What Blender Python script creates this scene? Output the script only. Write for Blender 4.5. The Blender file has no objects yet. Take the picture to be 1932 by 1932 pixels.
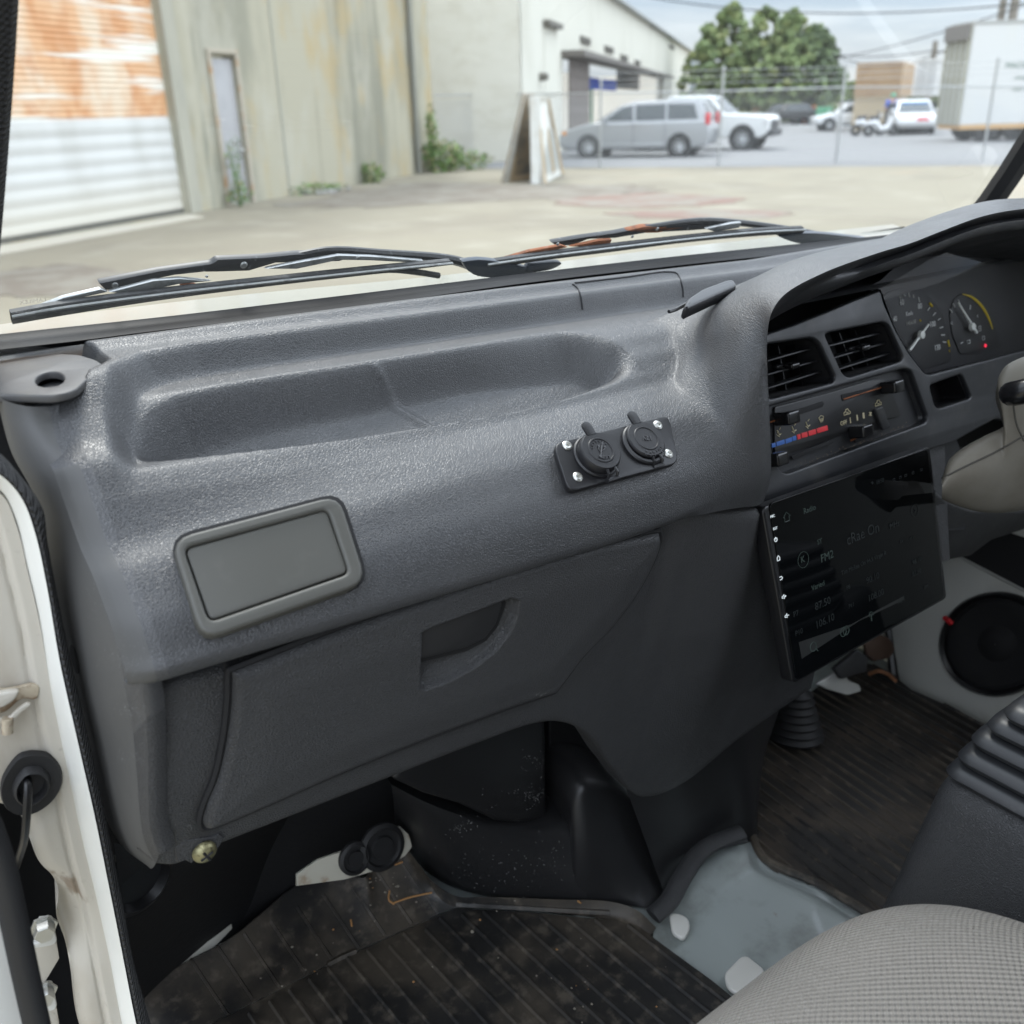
import bpy, bmesh, math, random
import numpy as np
from mathutils import Vector, Matrix
from mathutils.bvhtree import BVHTree
SC = bpy.context.scene
COL = SC.collection
random.seed(7); RNG = np.random.default_rng(7)
# ------------------------------------------------------------------ camera
H = 1.68                      # camera height above the yard; the truck floor is 0.86 m up
F, S = 1786.0, 1932.0         # focal length and picture width in survey pixels
HEAD, PITCH, ROLL = math.radians(35.5), math.radians(23.2), math.radians(1.6)
_f0 = np.array([math.sin(HEAD), math.cos(HEAD), 0.]); _r0 = np.array([math.cos(HEAD), -math.sin(HEAD), 0.])
_up = np.array([0, 0, 1.])
FW = _f0*math.cos(PITCH) - _up*math.sin(PITCH); _u0 = _f0*math.sin(PITCH) + _up*math.cos(PITCH)
RT = _r0*math.cos(ROLL) - _u0*math.sin(ROLL); UP = _u0*math.cos(ROLL) + _r0*math.sin(ROLL)
CAM = np.array([0, 0, H])
cd = bpy.data.cameras.new('camera'); co = bpy.data.objects.new('camera', cd); COL.objects.link(co)
co.matrix_world = Matrix(((RT[0], UP[0], -FW[0], 0), (RT[1], UP[1], -FW[1], 0), (RT[2], UP[2], -FW[2], H), (0, 0, 0, 1)))
cd.sensor_width = 36; cd.sensor_fit = 'HORIZONTAL'; cd.lens = 36*F/S
cd.clip_start = .02; cd.clip_end = 3000
cd.dof.use_dof = True; cd.dof.focus_distance = .74; cd.dof.aperture_fstop = 7.5
SC.camera = co
# ------------------------------------------------------------------ world, sun, exposure
SUN_EL, SUN_AZ = math.radians(52), math.radians(20)
w = bpy.data.worlds.new('World'); SC.world = w; w.use_nodes = True
nt = w.node_tree; nt.nodes.clear()
def wn(t, **k):
    n = nt.nodes.new(t)
    for a, b in k.items(): setattr(n, a, b)
    return n
wo = wn('ShaderNodeOutputWorld'); bg = wn('ShaderNodeBackground'); bg.inputs[1].default_value = .1
sky = wn('ShaderNodeTexSky', sky_type='NISHITA'); sky.sun_disc = False; sky.sun_elevation = SUN_EL; sky.sun_rotation = SUN_AZ
tc = wn('ShaderNodeTexCoord'); sep = wn('ShaderNodeSeparateXYZ')
nt.links.new(tc.outputs['Generated'], sep.inputs[0])
# overcast deck: brighter towards the zenith, streaky layers towards the horizon
mp = wn('ShaderNodeMapping'); mp.inputs['Scale'].default_value = (1.1, 1.1, 9.0)
nt.links.new(tc.outputs['Generated'], mp.inputs[0])
nz = wn('ShaderNodeTexNoise'); nz.inputs['Scale'].default_value = 2.3; nz.inputs['Detail'].default_value = 6; nz.inputs['Roughness'].default_value = .52
nt.links.new(mp.outputs[0], nz.inputs[0])
rp = wn('ShaderNodeValToRGB'); rp.color_ramp.elements[0].position = .36; rp.color_ramp.elements[1].position = .62
rp.color_ramp.elements[0].color = (2.2, 2.65, 3.3, 1); rp.color_ramp.elements[1].color = (4.6, 4.8, 5.1, 1)
nt.links.new(nz.outputs[0], rp.inputs[0])
gr = wn('ShaderNodeMapRange'); gr.inputs[1].default_value = 0; gr.inputs[2].default_value = .9; gr.inputs[3].default_value = 1.0; gr.inputs[4].default_value = 4.8
nt.links.new(sep.outputs[2], gr.inputs[0])
dt_ = wn('ShaderNodeVectorMath', operation='DOT_PRODUCT'); dt_.inputs[1].default_value = (.48, -.85, .2); nt.links.new(tc.outputs['Generated'], dt_.inputs[0])
dm_ = wn('ShaderNodeMapRange'); dm_.inputs[1].default_value = -.2; dm_.inputs[2].default_value = .9; dm_.inputs[3].default_value = 1; dm_.inputs[4].default_value = 1.9; nt.links.new(dt_.outputs['Value'], dm_.inputs[0])
gm2 = wn('ShaderNodeMath', operation='MULTIPLY'); nt.links.new(gr.outputs[0], gm2.inputs[0]); nt.links.new(dm_.outputs[0], gm2.inputs[1])
mu = wn('ShaderNodeVectorMath', operation='SCALE'); nt.links.new(rp.outputs[0], mu.inputs[0]); nt.links.new(gm2.outputs[0], mu.inputs['Scale'])
mx = wn('ShaderNodeMix', data_type='RGBA'); mx.inputs[0].default_value = .86
nt.links.new(sky.outputs[0], mx.inputs[6]); nt.links.new(mu.outputs[0], mx.inputs[7])
nt.links.new(mx.outputs[2], bg.inputs[0]); nt.links.new(bg.outputs[0], wo.inputs[0])
sl = bpy.data.lights.new('sun', 'SUN'); sl.energy = 1.5; sl.angle = math.radians(18); sl.color = (1, .97, .92)
so = bpy.data.objects.new('sun', sl); COL.objects.link(so)
_sd = Vector((math.sin(SUN_AZ)*math.cos(SUN_EL), math.cos(SUN_AZ)*math.cos(SUN_EL), math.sin(SUN_EL)))
so.rotation_euler = _sd.to_track_quat('Z', 'Y').to_euler(); so.location = (0, 0, 30)
SC.view_settings.view_transform = 'Standard'; SC.view_settings.look = 'None'
SC.view_settings.exposure = .95; SC.view_settings.gamma = 1
SC.cycles.max_bounces = 8; SC.cycles.transparent_max_bounces = 12; SC.cycles.use_denoising = True
SC.cycles.caustics_reflective = False; SC.cycles.caustics_refractive = False
# ------------------------------------------------------------------ survey helpers
def ray(x, y):
    d = FW*F + RT*(x-S/2) + UP*(S/2-y); return d/np.linalg.norm(d)
def atY(x, y, Y): d = ray(x, y); return CAM + d*(Y/d[1])
def atX(x, y, X): d = ray(x, y); return CAM + d*(X/d[0])
def atZ(x, y, z): d = ray(x, y); return CAM + d*(z/d[2])      # z relative to the camera
def G(x, y): return atZ(x, y, -H)
def V(*a): return np.array(a, float)
class PL:
    """a plane with its own (u, v, w) frame"""
    def __init__(s, O, n, ux=(1, 0, 0)):
        s.O = np.array(O, float); n = np.array(n, float); s.n = n/np.linalg.norm(n)
        u = np.array(ux, float); u = u - s.n*(u@s.n); s.u = u/np.linalg.norm(u); s.v = np.cross(s.n, s.u)
    def hit(s, x, y, w=0):
        d = ray(x, y); t = ((s.O+s.n*w-CAM)@s.n)/(d@s.n); return CAM + d*t
    def uv(s, x, y, w=0):
        q = s.hit(x, y, w)-s.O; return np.array([q@s.u, q@s.v])
    def p(s, u, v, w=0): return s.O + s.u*u + s.v*v + s.n*w
    def off(s, w): return PL(s.O+s.n*w, s.n, s.u)
    def mat(s): return Matrix(((s.u[0], s.v[0], s.n[0], s.O[0]), (s.u[1], s.v[1], s.n[1], s.O[1]), (s.u[2], s.v[2], s.n[2], s.O[2]), (0, 0, 0, 1)))
def tiltplane(y1, z1, y2, z2, off=0):
    """plane parallel to the truck's cross axis through (y1,z1), (y2,z2); faces the cabin"""
    d = np.array([0, y2-y1, z2-z1]); n = np.cross(d, (1, 0, 0)); n = n if n[1] < 0 else -n
    n /= np.linalg.norm(n); return PL(V(0, y1, z1+H)+n*off, n)
def pchip(t, v, q):
    t = np.asarray(t, float); v = np.asarray(v, float); q = np.clip(np.asarray(q, float), t[0], t[-1])
    sh = v.shape; v = v.reshape(len(t), -1); h = np.diff(t)[:, None]; dl = np.diff(v, axis=0)/h
    m = np.zeros_like(v)
    if len(t) > 2:
        w1 = 2*h[1:]+h[:-1]; w2 = h[1:]+2*h[:-1]
        with np.errstate(divide='ignore', invalid='ignore'):
            mm = (w1+w2)/(w1/dl[:-1]+w2/dl[1:])
        m[1:-1] = np.where(dl[:-1]*dl[1:] > 0, mm, 0)
    m[0] = dl[0]; m[-1] = dl[-1]
    i = np.clip(np.searchsorted(t, q, side='right')-1, 0, len(t)-2); s = ((q-t[i])/h[i, 0])[:, None]; hh = h[i]
    r = (2*s**3-3*s**2+1)*v[i]+(s**3-2*s**2+s)*hh*m[i]+(-2*s**3+3*s**2)*v[i+1]+(s**3-s**2)*hh*m[i+1]
    return r.reshape((len(q),)+sh[1:])
def crom(P, n):
    """smooth curve of n points through P (centripetal-ish cubic)"""
    P = np.asarray(P, float); d = np.r_[0, np.cumsum(np.linalg.norm(np.diff(P, axis=0), axis=1)**.5+1e-9)]
    m = np.gradient(P, d, axis=0) if len(P) > 2 else np.repeat((P[1:]-P[:-1])/d[1], 2, 0)
    q = np.linspace(0, d[-1], n); i = np.clip(np.searchsorted(d, q, side='right')-1, 0, len(P)-2)
    h = (d[i+1]-d[i])[:, None]; s = ((q-d[i])[:, None])/h
    return (2*s**3-3*s**2+1)*P[i]+(s**3-2*s**2+s)*h*m[i]+(-2*s**3+3*s**2)*P[i+1]+(s**3-s**2)*h*m[i+1]
def sstep(x, a, b): t = np.clip((x-a)/(b-a), 0, 1); return t*t*(3-2*t)
def sdist(P, poly):
    """signed distance, positive inside"""
    P = np.asarray(P, float); A = np.asarray(poly, float); B = np.roll(A, -1, 0)
    d = np.full(len(P), 1e9); ins = np.zeros(len(P), bool)
    for a, b in zip(A, B):
        e = b-a; t = np.clip(((P-a)@e)/(e@e+1e-18), 0, 1); d = np.minimum(d, np.linalg.norm(P-(a+t[:, None]*e), axis=1))
        c = (a[1] > P[:, 1]) != (b[1] > P[:, 1])
        with np.errstate(divide='ignore', invalid='ignore'):
            xx = (b[0]-a[0])*(P[:, 1]-a[1])/(b[1]-a[1])+a[0]
        ins ^= c & (P[:, 0] < xx)
    return np.where(ins, d, -d)
def fillet(pts, r, n=4):
    P = [np.array(p, float) for p in pts]; out = []
    for i in range(len(P)):
        a, b, c = P[i-1], P[i], P[(i+1) % len(P)]
        la, lc = np.linalg.norm(a-b), np.linalg.norm(c-b); q = min(r, la*.48, lc*.48)
        p0 = b+(a-b)/la*q; p1 = b+(c-b)/lc*q
        for k in range(n+1):
            t = k/n; out.append((1-t)**2*p0+2*t*(1-t)*b+t*t*p1)
    return out
# ------------------------------------------------------------------ mesh helpers
def link(o, parent=None):
    COL.objects.link(o)
    if parent is not None:
        o.parent = parent
        o.matrix_parent_inverse = world_of(parent).inverted()
    return o
def world_of(o):
    m = o.matrix_basis.copy()
    if o.parent is not None: m = world_of(o.parent) @ o.matrix_parent_inverse @ m
    return m
def tag(o, label=None, cat=None, group=None, kind=None):
    for k, v in (('label', label), ('category', cat), ('group', group), ('kind', kind)):
        if v: o[k] = v
    return o
def empty(name, loc, label=None, cat=None, group=None, rz=0):
    o = bpy.data.objects.new(name, None); o.empty_display_size = .1; o.location = [float(x) for x in loc]; o.rotation_euler[2] = rz
    COL.objects.link(o); return tag(o, label, cat, group)
class MB:
    def __init__(s): s.bm = bmesh.new()
    def faces(s, vs, fs, mi=0):
        b = [s.bm.verts.new([float(x) for x in v]) for v in vs]
        for f in fs:
            try: fc = s.bm.faces.new([b[i] for i in f]); fc.material_index = mi
            except ValueError: pass
        return b
    def grid(s, P, mi=0, cyc=False, skip=None, mif=None, flip=False):
        R, C = P.shape[:2]; b = [[s.bm.verts.new([float(x) for x in P[i, j]]) for j in range(C)] for i in range(R)]
        for i in range(R-1):
            for j in range(C if cyc else C-1):
                if skip is not None and skip[i, j]: continue
                j2 = (j+1) % C; q = [b[i][j], b[i][j2], b[i+1][j2], b[i+1][j]]
                if flip: q.reverse()
                try: f = s.bm.faces.new(q); f.material_index = mif(i, j) if mif else mi
                except ValueError: pass
        return b
    def box(s, c, size, rot=None, bev=0, seg=2, mi=0):
        t = bmesh.new(); bmesh.ops.create_cube(t, size=1)
        for v in t.verts: v.co = Vector((v.co.x*size[0], v.co.y*size[1], v.co.z*size[2]))
        if bev: bmesh.ops.bevel(t, geom=list(t.edges), offset=bev, segments=seg, affect='EDGES', profile=.6)
        M4 = Matrix.Translation(Vector([float(x) for x in c])) @ (rot.to_4x4() if rot is not None else Matrix.Identity(4))
        s.add(t, M4, mi); return s
    def prism(s, pts, vec, bev=0, seg=2, mi=0):
        t = bmesh.new(); vec = np.array(vec, float); n = len(pts)
        a = [t.verts.new([float(x) for x in p]) for p in pts]; b = [t.verts.new([float(x) for x in (np.array(p)+vec)]) for p in pts]
        t.faces.new(a); t.faces.new(b[::-1])
        for i in range(n): t.faces.new([a[i], b[i], b[(i+1) % n], a[(i+1) % n]])
        bmesh.ops.recalc_face_normals(t, faces=t.faces)
        if bev:
            es = [e for e in t.edges if len(e.link_faces) == 2 and e.calc_face_angle(0) > .5]
            try: bmesh.ops.bevel(t, geom=es, offset=bev, segments=seg, affect='EDGES', profile=.6, clamp_overlap=True)
            except Exception: pass
        s.add(t, Matrix.Identity(4), mi); return s
    def add(s, t, M4, mi=0):
        mp_ = {}
        for v in t.verts: mp_[v] = s.bm.verts.new(M4 @ v.co)
        for f in t.faces:
            try: g = s.bm.faces.new([mp_[v] for v in f.verts]); g.material_index = mi
            except ValueError: pass
        t.free()
    def tube(s, pts, r, n=8, caps=True, mi=0, flat=1.0, nrm=None, closed=False):
        P = np.asarray(pts, float)
        if len(P) < 2: return s
        R = np.full(len(P), r) if np.isscalar(r) else np.asarray(r, float)
        T = (np.roll(P, -1, 0)-np.roll(P, 1, 0)) if closed else np.gradient(P, axis=0)
        T /= np.linalg.norm(T, axis=1)[:, None]+1e-12
        u = np.array(nrm, float) if nrm is not None else np.cross(T[0], (0, 0, 1.) if abs(T[0][2]) < .9 else (1., 0, 0)); rings = []
        for i in range(len(P)):
            if nrm is not None: u = np.array(nrm, float)
            u = u-T[i]*(u@T[i]); u /= np.linalg.norm(u)+1e-12; v = np.cross(T[i], u)
            rings.append([P[i]+R[i]*(math.cos(2*math.pi*k/n)*u*flat+math.sin(2*math.pi*k/n)*v) for k in range(n)])
        A = np.array(rings)
        if closed: A = np.concatenate([A, A[:1]])
        b = s.grid(A, cyc=True, mi=mi)
        if caps and not closed:
            for q in (b[0], b[-1][::-1]):
                try: f = s.bm.faces.new(q); f.material_index = mi
                except ValueError: pass
        return s
    def lathe(s, O, ax, prof, n=24, mi=0, ref=None):
        """prof: (radius, height along ax)"""
        O = np.array(O, float); ax = np.array(ax, float); ax /= np.linalg.norm(ax)
        u = np.cross(ax, ref if ref is not None else ((0, 0, 1.) if abs(ax[2]) < .9 else (1., 0, 0))); u /= np.linalg.norm(u); v = np.cross(ax, u)
        A = np.array([[O+ax*h+r*(math.cos(2*math.pi*k/n)*u+math.sin(2*math.pi*k/n)*v) for k in range(n)] for r, h in prof])
        s.grid(A, cyc=True, mi=mi); return s
    def build(s, name, mat, parent=None, ang=38, label=None, weld=0):
        bm = s.bm
        if weld: bmesh.ops.remove_doubles(bm, verts=bm.verts, dist=weld)
        bmesh.ops.recalc_face_normals(bm, faces=bm.faces)
        me = bpy.data.meshes.new(name); bm.to_mesh(me); bm.free()
        for m in (mat if isinstance(mat, (list, tuple)) else [mat]): me.materials.append(m)
        if len(me.polygons):
            me.polygons.foreach_set('use_smooth', [ang > 0]*len(me.polygons))
            if 0 < ang < 180: me.set_sharp_from_angle(angle=math.radians(ang))
        o = bpy.data.objects.new(name, me); link(o, parent)
        if label: o['label'] = label
        return o
def plate_bm(pl, outer, holes=(), thick=.004, bev=.001, w=0, res=2, r=0, uv=False):
    """flat plate with holes in plane pl; outlines given in survey pixels (or uv); returns a bmesh. w is the top face's height"""
    cu = bpy.data.curves.new('tmp', 'CURVE'); cu.dimensions = '2D'; cu.fill_mode = 'BOTH'; cu.extrude = max(thick/2-bev, 0); cu.bevel_depth = bev; cu.bevel_resolution = res; cu.offset = -bev
    for k, poly in enumerate([outer]+list(holes)):
        q = [pl.uv(*p, w) if not uv else np.array(p) for p in poly]
        if r: q = fillet(q, r if np.isscalar(r) else r[k])
        sp = cu.splines.new('POLY'); sp.points.add(len(q)-1); sp.use_cyclic_u = True
        for i, a in enumerate(q): sp.points[i].co = (a[0], a[1], 0, 1)
    o = bpy.data.objects.new('tmp', cu); me = bpy.data.meshes.new_from_object(o)
    bm = bmesh.new(); bm.from_mesh(me); bmesh.ops.remove_doubles(bm, verts=bm.verts, dist=1e-5)
    bpy.data.objects.remove(o); bpy.data.curves.remove(cu); bpy.data.meshes.remove(me)
    M4 = pl.mat() @ Matrix.Translation((0, 0, w-thick/2))
    for v in bm.verts: v.co = M4 @ v.co
    return bm
def plate(name, pl, outer, mat, parent=None, label=None, ang=30, **k):
    m = MB(); m.add(plate_bm(pl, outer, **k), Matrix.Identity(4)); return m.build(name, mat, parent, ang=ang, label=label)
def text_bm(pl, s, u, v, h, rot=0, w=.0003, thick=.0002, sx=1.0, align='CENTER', shear=0):
    cu = bpy.data.curves.new('tmp', 'FONT'); cu.body = s; cu.size = h*1.4; cu.align_x = align; cu.align_y = 'CENTER'; cu.extrude = thick; cu.resolution_u = 3; cu.shear = shear
    o = bpy.data.objects.new('tmp', cu); me = bpy.data.meshes.new_from_object(o)
    bm = bmesh.new(); bm.from_mesh(me); bpy.data.objects.remove(o); bpy.data.curves.remove(cu); bpy.data.meshes.remove(me)
    M4 = pl.mat() @ Matrix.Translation((u, v, w)) @ Matrix.Rotation(rot, 4, 'Z') @ Matrix.Diagonal((sx, 1, 1, 1))
    for x in bm.verts: x.co = M4 @ x.co
    return bm
I4 = Matrix.Identity(4)
def mbadd(mb, bm, mi=0): mb.add(bm, I4, mi)
# ------------------------------------------------------------------ materials
def M(name, col, rough=.5, metal=0., spec=.5, var=(), bump=(), emis=None, rvar=None, coat=0, coords='Object', sheen=0):
    """var: layers (colour, scale, lo, hi, amount, stretch); bump: layers (kind, scale, strength, distance)"""
    m = bpy.data.materials.new(name); m.use_nodes = True; t = m.node_tree; N = t.nodes; L = t.links
    p = N['Principled BSDF']; p.inputs['Roughness'].default_value = rough; p.inputs['Metallic'].default_value = metal
    p.inputs['Specular IOR Level'].default_value = spec; p.inputs['Coat Weight'].default_value = coat
    if sheen: p.inputs['Sheen Weight'].default_value = sheen
    tcn = N.new('ShaderNodeTexCoord'); src = tcn.outputs[coords]
    def noise_(scale, stretch=(1, 1, 1), det=5, rgh=.6):
        mpn = N.new('ShaderNodeMapping'); mpn.inputs['Scale'].default_value = stretch; L.new(src, mpn.inputs[0])
        n = N.new('ShaderNodeTexNoise'); n.inputs['Scale'].default_value = scale; n.inputs['Detail'].default_value = det; n.inputs['Roughness'].default_value = rgh
        L.new(mpn.outputs[0], n.inputs[0]); return n.outputs[0]
    c = N.new('ShaderNodeRGB'); c.outputs[0].default_value = (*col, 1); cur = c.outputs[0]
    for (c2, sc, lo, hi, amt, st) in var:
        mr = N.new('ShaderNodeMapRange'); mr.inputs[1].default_value = lo; mr.inputs[2].default_value = hi; mr.inputs[4].default_value = amt; mr.interpolation_type = 'SMOOTHSTEP'
        L.new(noise_(sc, st), mr.inputs[0]); x = N.new('ShaderNodeMix'); x.data_type = 'RGBA'
        L.new(mr.outputs[0], x.inputs[0]); L.new(cur, x.inputs[6]); x.inputs[7].default_value = (*c2, 1); cur = x.outputs[2]
    L.new(cur, p.inputs['Base Color'])
    if rvar:
        mr = N.new('ShaderNodeMapRange'); mr.inputs[1].default_value = .3; mr.inputs[2].default_value = .7; mr.inputs[3].default_value = rvar[1]; mr.inputs[4].default_value = rvar[2]
        L.new(noise_(rvar[0]), mr.inputs[0]); L.new(mr.outputs[0], p.inputs['Roughness'])
    prev = None
    for (kind, sc, stg, dist) in bump:
        if kind == 'leather':
            wn_ = N.new('ShaderNodeTexNoise'); wn_.inputs['Scale'].default_value = sc*.6; wn_.inputs['Detail'].default_value = 2; L.new(src, wn_.inputs[0])
            sb = N.new('ShaderNodeVectorMath'); sb.operation = 'MULTIPLY_ADD'; sb.inputs[1].default_value = (1.3/sc,)*3; L.new(wn_.outputs[1], sb.inputs[0]); L.new(src, sb.inputs[2])
            v = N.new('ShaderNodeTexVoronoi'); v.feature = 'DISTANCE_TO_EDGE'; v.inputs['Scale'].default_value = sc; L.new(sb.outputs[0], v.inputs['Vector'])
            mr = N.new('ShaderNodeMapRange'); mr.inputs[1].default_value = 0; mr.inputs[2].default_value = .22; L.new(v.outputs['Distance'], mr.inputs[0]); mr.interpolation_type = 'SMOOTHSTEP'
            hgt = mr.outputs[0]
        elif kind == 'weave':
            sp_ = N.new('ShaderNodeSeparateXYZ'); mpn = N.new('ShaderNodeMapping'); mpn.inputs['Rotation'].default_value = (0, 0, .08); L.new(src, mpn.inputs[0]); L.new(mpn.outputs[0], sp_.inputs[0])
            def sn(o_, mulv, ph=None):
                a_ = N.new('ShaderNodeMath'); a_.operation = 'MULTIPLY'; a_.inputs[1].default_value = mulv; L.new(o_, a_.inputs[0]); r_ = a_.outputs[0]
                if ph is not None:
                    b_ = N.new('ShaderNodeMath'); b_.operation = 'ADD'; L.new(r_, b_.inputs[0]); L.new(ph, b_.inputs[1]); r_ = b_.outputs[0]
                s_ = N.new('ShaderNodeMath'); s_.operation = 'SINE'; L.new(r_, s_.inputs[0]); return s_.outputs[0]
            # depth-like coordinate so that the cloth wraps over the front
            ad = N.new('ShaderNodeMath'); ad.operation = 'SUBTRACT'; L.new(sp_.outputs[1], ad.inputs[0]); L.new(sp_.outputs[2], ad.inputs[1])
            k1 = sn(sp_.outputs[0], sc); k2 = sn(ad.outputs[0], sc*1.15)
            pr = N.new('ShaderNodeMath'); pr.operation = 'MULTIPLY'; L.new(k1, pr.inputs[0]); L.new(k2, pr.inputs[1])
            hgt = pr.outputs[0]
        elif kind == 'wave':
            wv = N.new('ShaderNodeTexWave'); wv.inputs['Scale'].default_value = sc; wv.inputs['Distortion'].default_value = .3; wv.bands_direction = 'X'; L.new(src, wv.inputs[0]); hgt = wv.outputs[1]
        else:
            hgt = noise_(sc, (1, 1, 1), 6, .65)
        b = N.new('ShaderNodeBump'); b.inputs['Strength'].default_value = stg; b.inputs['Distance'].default_value = dist; L.new(hgt, b.inputs['Height'])
        if prev is not None: L.new(prev, b.inputs['Normal'])
        prev = b.outputs[0]
    if prev is not None: L.new(prev, p.inputs['Normal'])
    if emis: p.inputs['Emission Color'].default_value = (*emis[0], 1); p.inputs['Emission Strength'].default_value = emis[1]
    return m
def glassmat(name, tint=(.93, .95, .94), ior=1.45, rough=0.0, haze=0.0):
    m = bpy.data.materials.new(name); m.use_nodes = True; t = m.node_tree; N = t.nodes; L = t.links; N.clear()
    o = N.new('ShaderNodeOutputMaterial'); tr = N.new('ShaderNodeBsdfTransparent'); tr.inputs[0].default_value = (*tint, 1)
    gl = N.new('ShaderNodeBsdfGlossy'); gl.inputs['Roughness'].default_value = rough; lw = N.new('ShaderNodeLayerWeight'); lw.inputs[0].default_value = .5
    pw = N.new('ShaderNodeMath'); pw.operation = 'POWER'; pw.inputs[1].default_value = 5; L.new(lw.outputs['Facing'], pw.inputs[0]); r0 = 2*((ior-1)/(ior+1))**2
    ma = N.new('ShaderNodeMath'); ma.operation = 'MULTIPLY_ADD'; ma.inputs[1].default_value = 1-r0; ma.inputs[2].default_value = r0; L.new(pw.outputs[0], ma.inputs[0])
    mx_ = N.new('ShaderNodeMixShader'); L.new(ma.outputs[0], mx_.inputs[0]); L.new(tr.outputs[0], mx_.inputs[1]); L.new(gl.outputs[0], mx_.inputs[2])
    if haze:
        df = N.new('ShaderNodeBsdfDiffuse'); df.inputs[0].default_value = (.7, .7, .68, 1); m2 = N.new('ShaderNodeMixShader'); m2.inputs[0].default_value = haze
        L.new(mx_.outputs[0], m2.inputs[1]); L.new(df.outputs[0], m2.inputs[2]); L.new(m2.outputs[0], o.inputs[0])
    else: L.new(mx_.outputs[0], o.inputs[0])
    return m
DUST = ((.16, .15, .13), 9, .5, .8, .25, (1, 1, 1))
mt = {}
mt['pad'] = M('dash_leather', (.045, .046, .049), .37, var=(((.065, .065, .067), 14, .45, .75, .35, (1, 1, 1)),), bump=(('leather', 560, .42, .0005), ('noise', 60, .10, .002)), rvar=(25, .33, .46), spec=.65)
mt['side'] = M('dash_side_plastic', (.064, .064, .063), .55, var=(((.12, .12, .115), 30, .55, .8, .3, (1, 1, .4)),), bump=(('noise', 900, .25, .0004),))
mt['lower'] = M('dash_lower_plastic', (.037, .0373, .039), .36, var=(((.07, .068, .065), 12, .55, .8, .3, (1, 1, 1)),), bump=(('leather', 520, .55, .0007),), rvar=(20, .4, .56))
mt['lid'] = M('glovebox_plastic', (.034, .0344, .036), .36, var=(((.08, .078, .075), 40, .66, .8, .35, (1, 1, 1)),), bump=(('leather', 560, .6, .0007),), rvar=(22, .4, .58))
mt['cover'] = M('cover_plastic', (.068, .067, .059), .5, var=(((.13, .125, .11), 40, .55, .8, .25, (1, 1, 1)),), bump=(('noise', 1300, .15, .0003),))
mt['bezel'] = M('bezel_plastic', (.020, .021, .024), .42, var=(((.09, .085, .075), 35, .52, .75, .3, (1, 1, 1)),), bump=(('noise', 1500, .25, .0003),), rvar=(30, .35, .5))
mt['black'] = M('black_plastic', (.008, .008, .009), .35)
mt['matte'] = M('matte_black', (.006, .006, .007), .8)
mt['knob'] = M('knob_gloss', (.01, .01, .011), .22)
mt['socket'] = M('socket_black', (.011, .011, .013), .42, bump=(('noise', 2500, .2, .0002),))
mt['steel'] = M('zinc_steel', (.55, .55, .52), .35, metal=.9)
mt['brass'] = M('old_screw', (.30, .28, .16), .45, metal=.8, var=(((.05, .04, .02), 300, .5, .7, .7, (1, 1, 1)),))
mt['emb'] = M('embossed', (.05, .05, .054), .4)
mt['white'] = M('truck_white', (.62, .62, .59), .32, coat=.3, var=(((.42, .36, .28), 9, .5, .78, .4, (1, 1, .4)),))
mt['cream'] = M('door_jamb_paint', (.50, .47, .41), .38, var=(((.30, .24, .17), 12, .48, .7, .6, (1, 1, .3)), ((.15, .09, .045), 38, .60, .72, .75, (1, 1, .4)), ((.22, .20, .17), 120, .62, .75, .4, (1, 1, 1))), bump=(('noise', 20, .1, .002),))
mt['flange'] = M('jamb_flange_white', (.74, .74, .70), .3, coat=.3)
mt['greyfloor'] = M('floor_paint', (.37, .41, .40), .3, coat=.4, var=(((.12, .12, .10), 16, .5, .75, .5, (1, 1, 1)), ((.20, .10, .05), 45, .66, .76, .6, (1, 1, 1))))
mt['carpet'] = M('bulkhead_liner', (.009, .009, .010), .6, var=(((.04, .037, .032), 25, .6, .85, .5, (1, 1, 1)),), bump=(('noise', 200, .3, .002),))
mt['mat'] = M('rubber_mat', (.016, .0155, .015), .5, spec=.45, var=(((.095, .078, .058), 9, .40, .62, .65, (1, 1, 1)), ((.16, .135, .105), 60, .5, .7, .5, (1, 1, 1)), ((.09, .09, .09), 6, .6, .75, .3, (1, 1, 1))), bump=(('noise', 150, .3, .001),))
mt['seat'] = M('seat_fabric', (.19, .178, .158), .95, var=(((.235, .215, .19), 12, .4, .7, .5, (1, 1, 1)), ((.13, .12, .105), 30, .55, .8, .35, (1, 1, 1))), bump=(('weave', 1150, .9, .0016),), sheen=.1)
mt['rubber'] = M('rubber_trim', (.012, .012, .013), .6, bump=(('noise', 500, .3, .0006),))
mt['braid'] = M('braided_trim', (.045, .045, .046), .75, bump=(('weave', 1150, 1.0, .003),), var=(((.10, .07, .03), 40, .6, .8, .35, (1, 1, 1)),))
mt['shroud'] = M('beige_shroud', (.20, .185, .155), .5, var=(((.10, .08, .055), 11, .5, .75, .5, (1, 1, 1)),), bump=(('noise', 1400, .15, .0003),))
mt['rust'] = M('rusty_metal', (.28, .09, .03), .75, var=(((.10, .035, .015), 60, .45, .65, .8, (1, 1, 1)), ((.4, .38, .34), 70, .6, .75, .5, (1, 1, 1))), bump=(('noise', 500, .4, .001),))
mt['brust'] = M('stained_bracket', (.42, .36, .27), .5, var=(((.13, .07, .03), 70, .42, .6, .85, (1, 1, 1)),))
mt['wiper'] = M('wiper_black', (.018, .019, .021), .45, var=(((.30, .31, .32), 110, .58, .75, .6, (1, 1, 1)),), metal=.1)
mt['wsteel'] = M('wiper_steel', (.33, .34, .34), .4, metal=.7, var=(((.12, .12, .12), 80, .5, .7, .6, (1, 1, 1)),))
mt['wrub'] = M('wiper_rubber', (.03, .031, .033), .6, var=(((.14, .14, .14), 80, .5, .7, .5, (1, 1, 1)),))
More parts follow.
